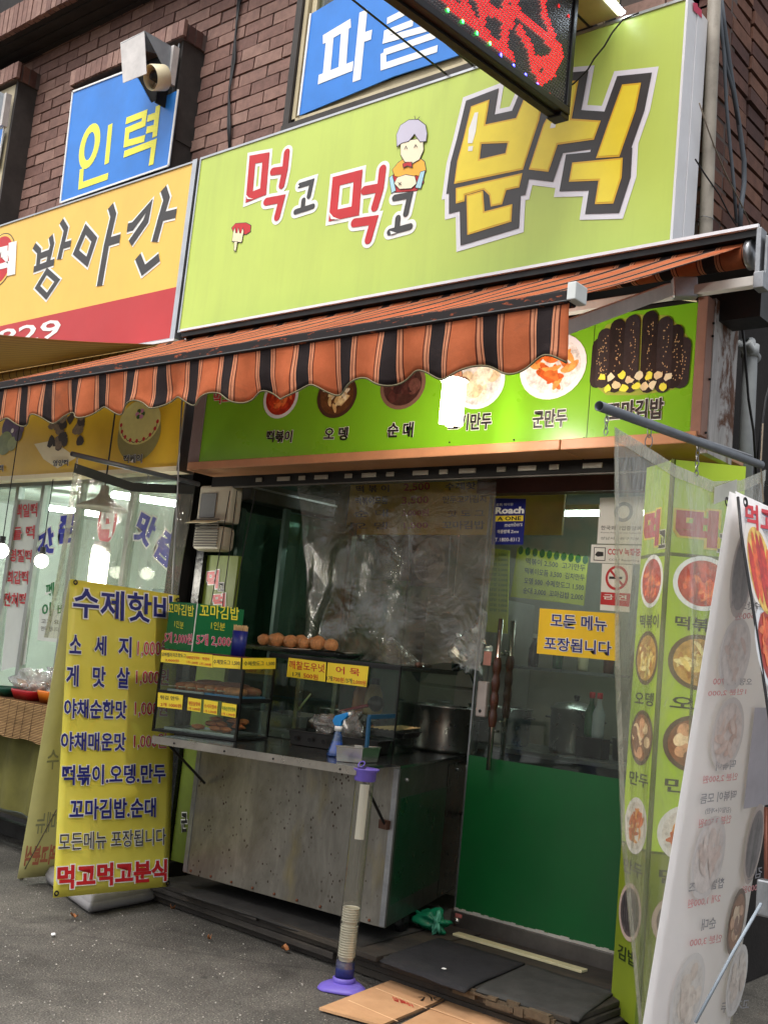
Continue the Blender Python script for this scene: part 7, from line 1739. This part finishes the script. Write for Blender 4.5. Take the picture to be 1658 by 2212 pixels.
for k in range(11):
    f = k / 10; row = k % 2; x = P(s3(680 + f * 560, 1640)[0], 1395, Y=ya_ + row * .06).x; th_r = .036 + .004 * (k % 3)
    c_ = Vector((x, ya_ - .04 + row * .08 + .03 * f, zT + .028 + th_r * .92))
    tag(MB().blob(c_, (th_r, th_r, th_r * .88), .13, k, 24, 16).build('donut', M_don, smooth=True), 'round sesame donut on the tray, %s from the left' % ['first', 'second', 'third', 'fourth', 'fifth', 'sixth', 'seventh', 'eighth', 'ninth', 'tenth', 'eleventh'][k], 'donut', 'sesame donuts on the steel tray')
# crumpled clear film hood on the guard
fh = thing('plastic_bag', P(*s5(690, 560), Y=4.7), 'clear plastic film propped like a tent on the glass guard', 'plastic film')
ap0 = P(*s5(690, 325), Y=4.72)
def tent(u, v):
    a = u * 2 * math.pi; rx_ = .20; r_ = v ** .85; w_ = 1 + .12 * math.sin(7 * a)
    return (ap0.x + math.cos(a) * rx_ * r_ * w_ + .02 * v, ap0.y + math.sin(a) * .12 * r_ * w_, ap0.z + (zG + .012 - ap0.z) * v - .012 * math.sin(5 * a) * v * (1 - v))
MB().grid(tent, 40, 14).build('film', film('tent_film', (240, 244, 240), .12, .4, 12, (2, 2, 2), (200, 206, 200), 1.8, .1, .9), fh, smooth=True)

# pans, grill and tools behind the guard
def pan_box(q, z0_, z1_, m, nm, lab, cat, th_=.006, inner=None):
    th = thing(nm, (*q[0], z0_), lab, cat)
    n = len(q); c_ = Vector((sum(p[0] for p in q) / n, sum(p[1] for p in q) / n))
    def sc(s_): return [(c_.x + (p[0] - c_.x) * s_, c_.y + (p[1] - c_.y) * s_) for p in q]
    mb = MB(); rgs = [(sc(.94), z0_), (sc(1.0), z1_), (sc(1.05), z1_), (sc(1.05), z1_ - .004), (sc(1.0), z1_ - .005)]
    o2 = sc(.985); o3 = sc(.92)
    for pts, z in [(sc(.94), z0_), (sc(1.0), z1_ - .006), (sc(1.05), z1_ - .006), (sc(1.05), z1_), (o2, z1_), (o3, z0_ + .006)]: mb.v += [Vector((p[0], p[1], z)) for p in pts]
    for i in range(5):
        for k in range(n): mb.f.append((i * n + k, i * n + (k + 1) % n, (i + 1) * n + (k + 1) % n, (i + 1) * n + k))
    mb.f.append(tuple(5 * n + k for k in range(n))); mb.f.append(tuple(reversed(range(n))))
    mb.build('body', m, th, bevel=.002); return th, sc
def gpt(a, b): p = GA + gv * a + sd * b; return (p.x, p.y)
th, _ = pan_box([gpt(-.05, .06), gpt(.26, .06), gpt(.26, .42), gpt(-.05, .42)], CT + .01, CT + .14, M_pot, 'food_pan', 'steel pan of red rice cakes left behind the glass guard', 'pan')
redm = mat('red_sauce', (120, 24, 16), .25, var=.35, scale=25, bump=.8, bscale=40)
MB().grid(lambda u, v: Vector((*gpt(-.03 + .27 * u, .08 + .32 * v), CT + .115 + .012 * noise.noise(Vector((u * 9, v * 9, 2))))), 24, 20).build('rice_cakes', redm, th, smooth=True)
th, _ = pan_box([gpt(.30, .08), gpt(.56, .08), gpt(.56, .42), gpt(.30, .42)], CT + .02, CT + .15, M_pot, 'food_pan', 'steel pan with a wire handle in the middle of the cart', 'pan')
MB().grid(lambda u, v: Vector((*gpt(.32 + .22 * u, .1 + .3 * v), CT + .12 + .012 * noise.noise(Vector((u * 9, v * 9, 5))))), 24, 20).build('rice_cakes', mat('dark_sauce', (78, 26, 18), .25, var=.3, scale=25, bump=.8), th, smooth=True)
MB().tube([Vector((*gpt(.34, .06), CT + .15)), Vector((*gpt(.34, .05), CT + .2)), Vector((*gpt(.46, .05), CT + .2)), Vector((*gpt(.46, .06), CT + .15))], .004, 8).build('wire_handle', M_steel, th, smooth=True)
th = thing('ladle', Vector((*gpt(.4, .1), CT + .16)), 'red handled ladle lying over the steel pan', 'ladle')
A = Vector((*gpt(.36, .16), CT + .17)); B = Vector((*gpt(.62, .2), CT + .25)); MB().tube([A, B], [.006, .011], 8).build('handle', M_rbk, th, smooth=True); MB().blob(B, (.05, .04, .04), .2, 4, 14, 9).build('black_bowl', M_blackpl, th, smooth=True)
th = thing('celery_stick', Vector((*gpt(.3, .04), CT + .16)), 'pale green stick leaning beside the wire handle', 'stick')
MB().tube([P(*r6(1072, 882), Y=4.36), P(*r6(1120, 820), Y=4.36), P(*r6(1172, 752), Y=4.36)], [.006, .006, .004], 6).build('stalk', mat('pale_green', (176, 186, 130), .5), th, smooth=True)
th, _ = pan_box([gpt(.28, -.20), gpt(.80, -.16), gpt(.80, .04), gpt(.28, .03)], CT + .01, CT + .085, mat('black_grill', (40, 38, 36), .4, .5, var=.2), 'grill_box', 'dark grill box with round vent holes on the cart front', 'grill')
for k in range(6):
    p = gpt(.33 + .085 * k, -.20 - .003); MB().lathe([(0, -.001), (.012, -.001), (.012, .001)], (p[0] + .004, p[1] - .006, CT + .045), 14, (gv.y, -gv.x, 0)).build('vent_hole', M_dark, th)
th, _ = pan_box([gpt(.60, .02), gpt(.86, .06), gpt(.86, .34), gpt(.60, .30)], CT + .095, CT + .125, mat('griddle_black', (36, 36, 36), .3, .6), 'griddle', 'shallow griddle tray holding wooden skewers', 'griddle')
for k in range(6):
    a = gpt(.64 + .03 * k, .08); b = gpt(.78 + .02 * k, .26); MB().tube([Vector((*a, CT + .13)), Vector((*b, CT + .15))], .003, 6).build('skewer', mat('skewer_wood', (206, 174, 124), .7), th)
th = thing('clear_bag', Vector((*gpt(.5, -.1), CT + .09)), 'crumpled clear bag on the grill box behind the spray bottle', 'bag')
MB().blob(Vector((*gpt(.46, -.08), CT + .125)), (.10, .05, .04), 1.0, 6, 26, 18).build('film', M_bag, th, smooth=True); MB().blob(Vector((*gpt(.58, -.06), CT + .14)), (.06, .05, .07), 1.0, 9, 22, 16).build('film', M_bag, th, smooth=True)
for k, (cx_, lab, cc_) in enumerate(((s5(420, 900), 'amber sauce jug with a red cap behind the glass guard', (196, 130, 76)), (s5(530, 910), 'paler sauce jug beside the amber one', (206, 178, 120)))):
    b_ = P(*cx_, Y=4.95); th = thing('sauce_jug', b_, lab, 'jug', 'sauce jugs behind the guard')
    MB().lathe([(0, 0), (.05, .0), (.055, .02), (.052, .12), (.03, .17), (.022, .18)], (b_.x, b_.y, b_.z - .09), 18).build('body', mat('sauce_%d' % k, cc_, .3, var=.1), th, smooth=True)
    MB().lathe([(.026, .175), (.026, .21), (0, .212)], (b_.x, b_.y, b_.z - .09), 14).build('cap', M_rbk if k == 0 else M_blackpl, th, smooth=True)
    MB().box((b_.x - .07, b_.y - .06, CT + .01), (b_.x + .07, b_.y + .06, b_.z - .092)).build('stand', M_pot, th)
pot(-3.75, 5.15, CT + .012, .19, .24, 'large clear rimmed stock pot at the back of the cart right side')
th = thing('crumpled_foil', P(*s5(1430, 480), Y=5.3), 'crumpled silver foil hood between the cart and the door', 'foil')
MB().blob(P(*s5(1440, 480), Y=5.3), (.09, .07, .13), 1.6, 5, 30, 22).build('foil', mat('foil', (200, 204, 206), .22, 1.0, var=.1, bump=1.0, bscale=30), th)
# spray bottle
sb = P(*r5(400, 598), Z=CT + .009); sb = Vector((sb.x, sb.y, CT + .009))
hz_ = P(*r5(450, 222), Y=sb.y).z - sb.z
th = thing('spray_bottle', sb, 'blue trigger spray bottle with a white collar on the cart shelf', 'spray bottle')
MB().lathe([(0, 0), (.043, 0), (.045, .008), (.038, .035), (.024, .075), (.018, .11), (.014, .125)], sb, 24).build('body', film('blue_bottle', (70, 150, 220), .4, .2, 3, (1, 1, 1), (40, 130, 210), 1.2, .08, .05), th, smooth=True)
MB().lathe([(0, .002), (.038, .004), (.033, .033), (.021, .07), (0, .072)], sb, 20).build('liquid', mat('blue_liquid', (26, 120, 200), .2), th, smooth=True)
MB().lathe([(.018, .12), (.019, .12), (.019, .142), (.016, .143)], sb, 18).build('collar', M_white, th, smooth=True)
hd = sb + Vector((0, 0, .143)); ux = (gv * .95 + Vector((0, 0, .0))).normalized(); 
pts = [(-.034, .022), (-.02, .0), (.014, .0), (.018, .022), (.045, .048), (.052, .062), (.044, .070), (.018, .060), (-.022, .046)]
plh = Plane(hd, ux, (0, 0, 1)); MB().slab(plh, [Vector(p) for p in pts], -.011, .011).build('trigger_head', mat('spray_blue', (28, 140, 214), .35), th, bevel=.004)
MB().slab(plh, [Vector(p) for p in [(.024, .036), (.034, .038), (.036, .016), (.050, -.006), (.044, -.008), (.028, .010)]], -.005, .005).build('trigger', M_white, th, bevel=.002)
MB().slab(plh, [Vector(p) for p in [(.050, .052), (.060, .060), (.055, .072), (.045, .068)]], -.007, .007).build('nozzle', M_white, th, bevel=.002)
# steel pan on the near corner
a_, b_, c_ = P(*r5(395, 635), Z=CT + .01), P(*r5(605, 652), Z=CT + .01), P(*r5(822, 640), Z=CT + .01)
d_ = a_ + (c_ - b_) * .62; c2_ = b_ + (c_ - b_) * .62
hp = P(*r5(605, 525), Y=b_.y).z
th, _ = pan_box([(a_.x, a_.y), (b_.x, b_.y), (c2_.x, c2_.y), (d_.x, d_.y)], CT + .01, hp, mat('pan_steel', (196, 194, 188), .22, .95, var=.06), 'steel_tub', 'bare stainless steel tub on the right corner of the cart', 'tub')
th = thing('corner_post', at_z(b_, CT), 'blue plastic coated upright post behind the steel tub', 'post')
MB().bar(P(*r5(640, 600), Y=b_.y + .08), P(*r5(665, 285), Y=b_.y + .08), .014, .014, (0, 1, 0)).build('post', mat('blue_coated', (28, 78, 112), .4), th)
MB().bar(P(*r5(665, 285), Y=b_.y + .08), P(*r5(665, 285), Y=b_.y + .08) + sd * .35, .014, .02).build('arm', mat('blue_coated', (28, 78, 112), .4), th)

# ------------------------------------------------------------------ paper cup tube, green bag
tb_b = P(*s7(292, 822), Z=0); tt = P(*r5(640, 700), Y=tb_b.y)
tb_b = Vector((tb_b.x, tb_b.y, 0)); ax_ = (tt - tb_b); Lt = ax_.length; ax_.normalize()
cd = thing('cup_dispenser', tb_b, 'clear upright tube of stacked paper cups with purple collar and foot', 'cup dispenser')
M_pur = mat('purple_plastic', (112, 96, 190), .4, var=.1, damt=.15)
M_tube = film('tube_plastic', (238, 237, 230), .10, .3, 4, (1, 1, .3), (160, 158, 148), 1.2, .08, .1)
r_ = .042
MB().lathe([(r_, .09), (r_, Lt - .03)], tb_b, 28, ax_).build('tube', M_tube, cd, smooth=True)
MB().lathe([(r_ + .002, Lt - .05), (r_ + .006, Lt - .045), (r_ + .006, Lt - .012), (r_ + .018, Lt), (r_ + .018, Lt + .005), (r_ + .002, Lt - .004), (r_ - .002, Lt - .03)], tb_b, 32, ax_).build('collar', M_pur, cd, smooth=True)
rg = tb_b + ax_ * (Lt + .004) + Vector((-.045, .02, .0))
MB().tube([rg + Vector((.016 * math.cos(a), .01 * math.sin(a), .012 + .012 * math.sin(a))) for a in [j * .52 for j in range(13)]], .003, 6).build('hang_ring', M_pur, cd, smooth=True)
MB().lathe([(.0, .012), (.03, .014), (r_ + .004, .028), (r_ + .008, .045), (r_, .05)], tb_b, 28, ax_).build('foot_collar', M_pur, cd, smooth=True)
ft = MB(); n_ = 40; prof = [(.045, .030), (.075, .026), (.098, .014), (.104, .004), (.100, .001)]
for q, h in prof:
    for k in range(n_):
        a = 2 * math.pi * k / n_; s_ = 1 + (.10 * math.cos(3 * a) if q > .07 else 0); hh = h - (.008 * max(0, math.cos(3 * a)) if q > .09 else 0)
        ft.v.append(tb_b + Vector((math.cos(a) * q * s_, math.sin(a) * q * s_, max(.001, hh))))
for i in range(4):
    for k in range(n_): ft.f.append((i * n_ + k, i * n_ + (k + 1) % n_, (i + 1) * n_ + (k + 1) % n_, (i + 1) * n_ + k))
ft.build('foot', M_pur, cd, smooth=True)
MB().lathe([(0, .05), (r_ - .001, .05), (r_ - .001, .115), (0, .116)], tb_b, 24, ax_).build('blue_base', mat('murky_blue', (44, 52, 110), .35, var=.4, scale=14), cd, smooth=True)
M_cup = mat('paper_cup', (244, 240, 226), .6, var=.04)
zc_ = .118; k = 0
def cup(zz):
    o_ = MB().lathe([(.030, 0), (.0355, .018), (.0375, .0185), (.0378, .0215), (.0355, .022), (.034, .014)], tb_b + ax_ * zz, 22, ax_); return o_
cm = cup(0).build('paper_cup', M_cup, cd, smooth=True); cme = cm.data
tag(cm, None); cm.location = ax_ * zc_
zf_top = P(*s7(345, 255), Y=tb_b.y).z; zgap = P(*s7(330, 390), Y=tb_b.y).z
nC = int((zf_top - .12) / .0105)
for k in range(1, nC):
    zz = zc_ + k * .0105
    if abs(zz - zgap) < .007: continue
    o = bpy.data.objects.new('paper_cup', cme); COL.objects.link(o); o.parent = cd; o.location = ax_ * zz + Vector((rr.uniform(-.0006, .0006), 0, 0))
MB().lathe([(0, 0), (.034, .001), (.036, .004)], tb_b + ax_ * (zc_ + nC * .0105 + .006), 22, ax_).build('cup_mouth', mat('cup_shadow', (206, 198, 176), .7), cd, smooth=True)
# paper label inside the tube, curved
zl1, zl2 = P(*r5(600, 1250), Y=tb_b.y).z, P(*r5(640, 815), Y=tb_b.y).z
def lab_f(u, v):
    a = R(-78 + 62 * u); z = zl1 + (zl2 - zl1) * v; c_ = tb_b + ax_ * (z / ax_.z); return c_ + Vector((math.cos(a) * (r_ - .003), math.sin(a) * (r_ - .003), 0))
MB().grid(lab_f, 10, 2).build('paper_label', mat('aged_paper', (244, 240, 230), .6, var=.04), cd, smooth=True)
gbg = P(*s7(915, 440), Z=.13); th = thing('green_bag', gbg, 'small green plastic bag slumped on the step beneath the cart corner', 'bag')
MB().blob(gbg + Vector((-.07, .07, .04)), (.10, .05, .045), .9, 5, 26, 18).build('film', mat('bag_green', (20, 120, 84), .3, var=.2, bump=.8, bscale=20), th, smooth=True)
MB().blob(gbg + Vector((.0, .03, .045)), (.022, .02, .036), 1.3, 8, 18, 12).build('knot', mat('bag_green_light', (90, 170, 140), .25, var=.2), th, smooth=True)
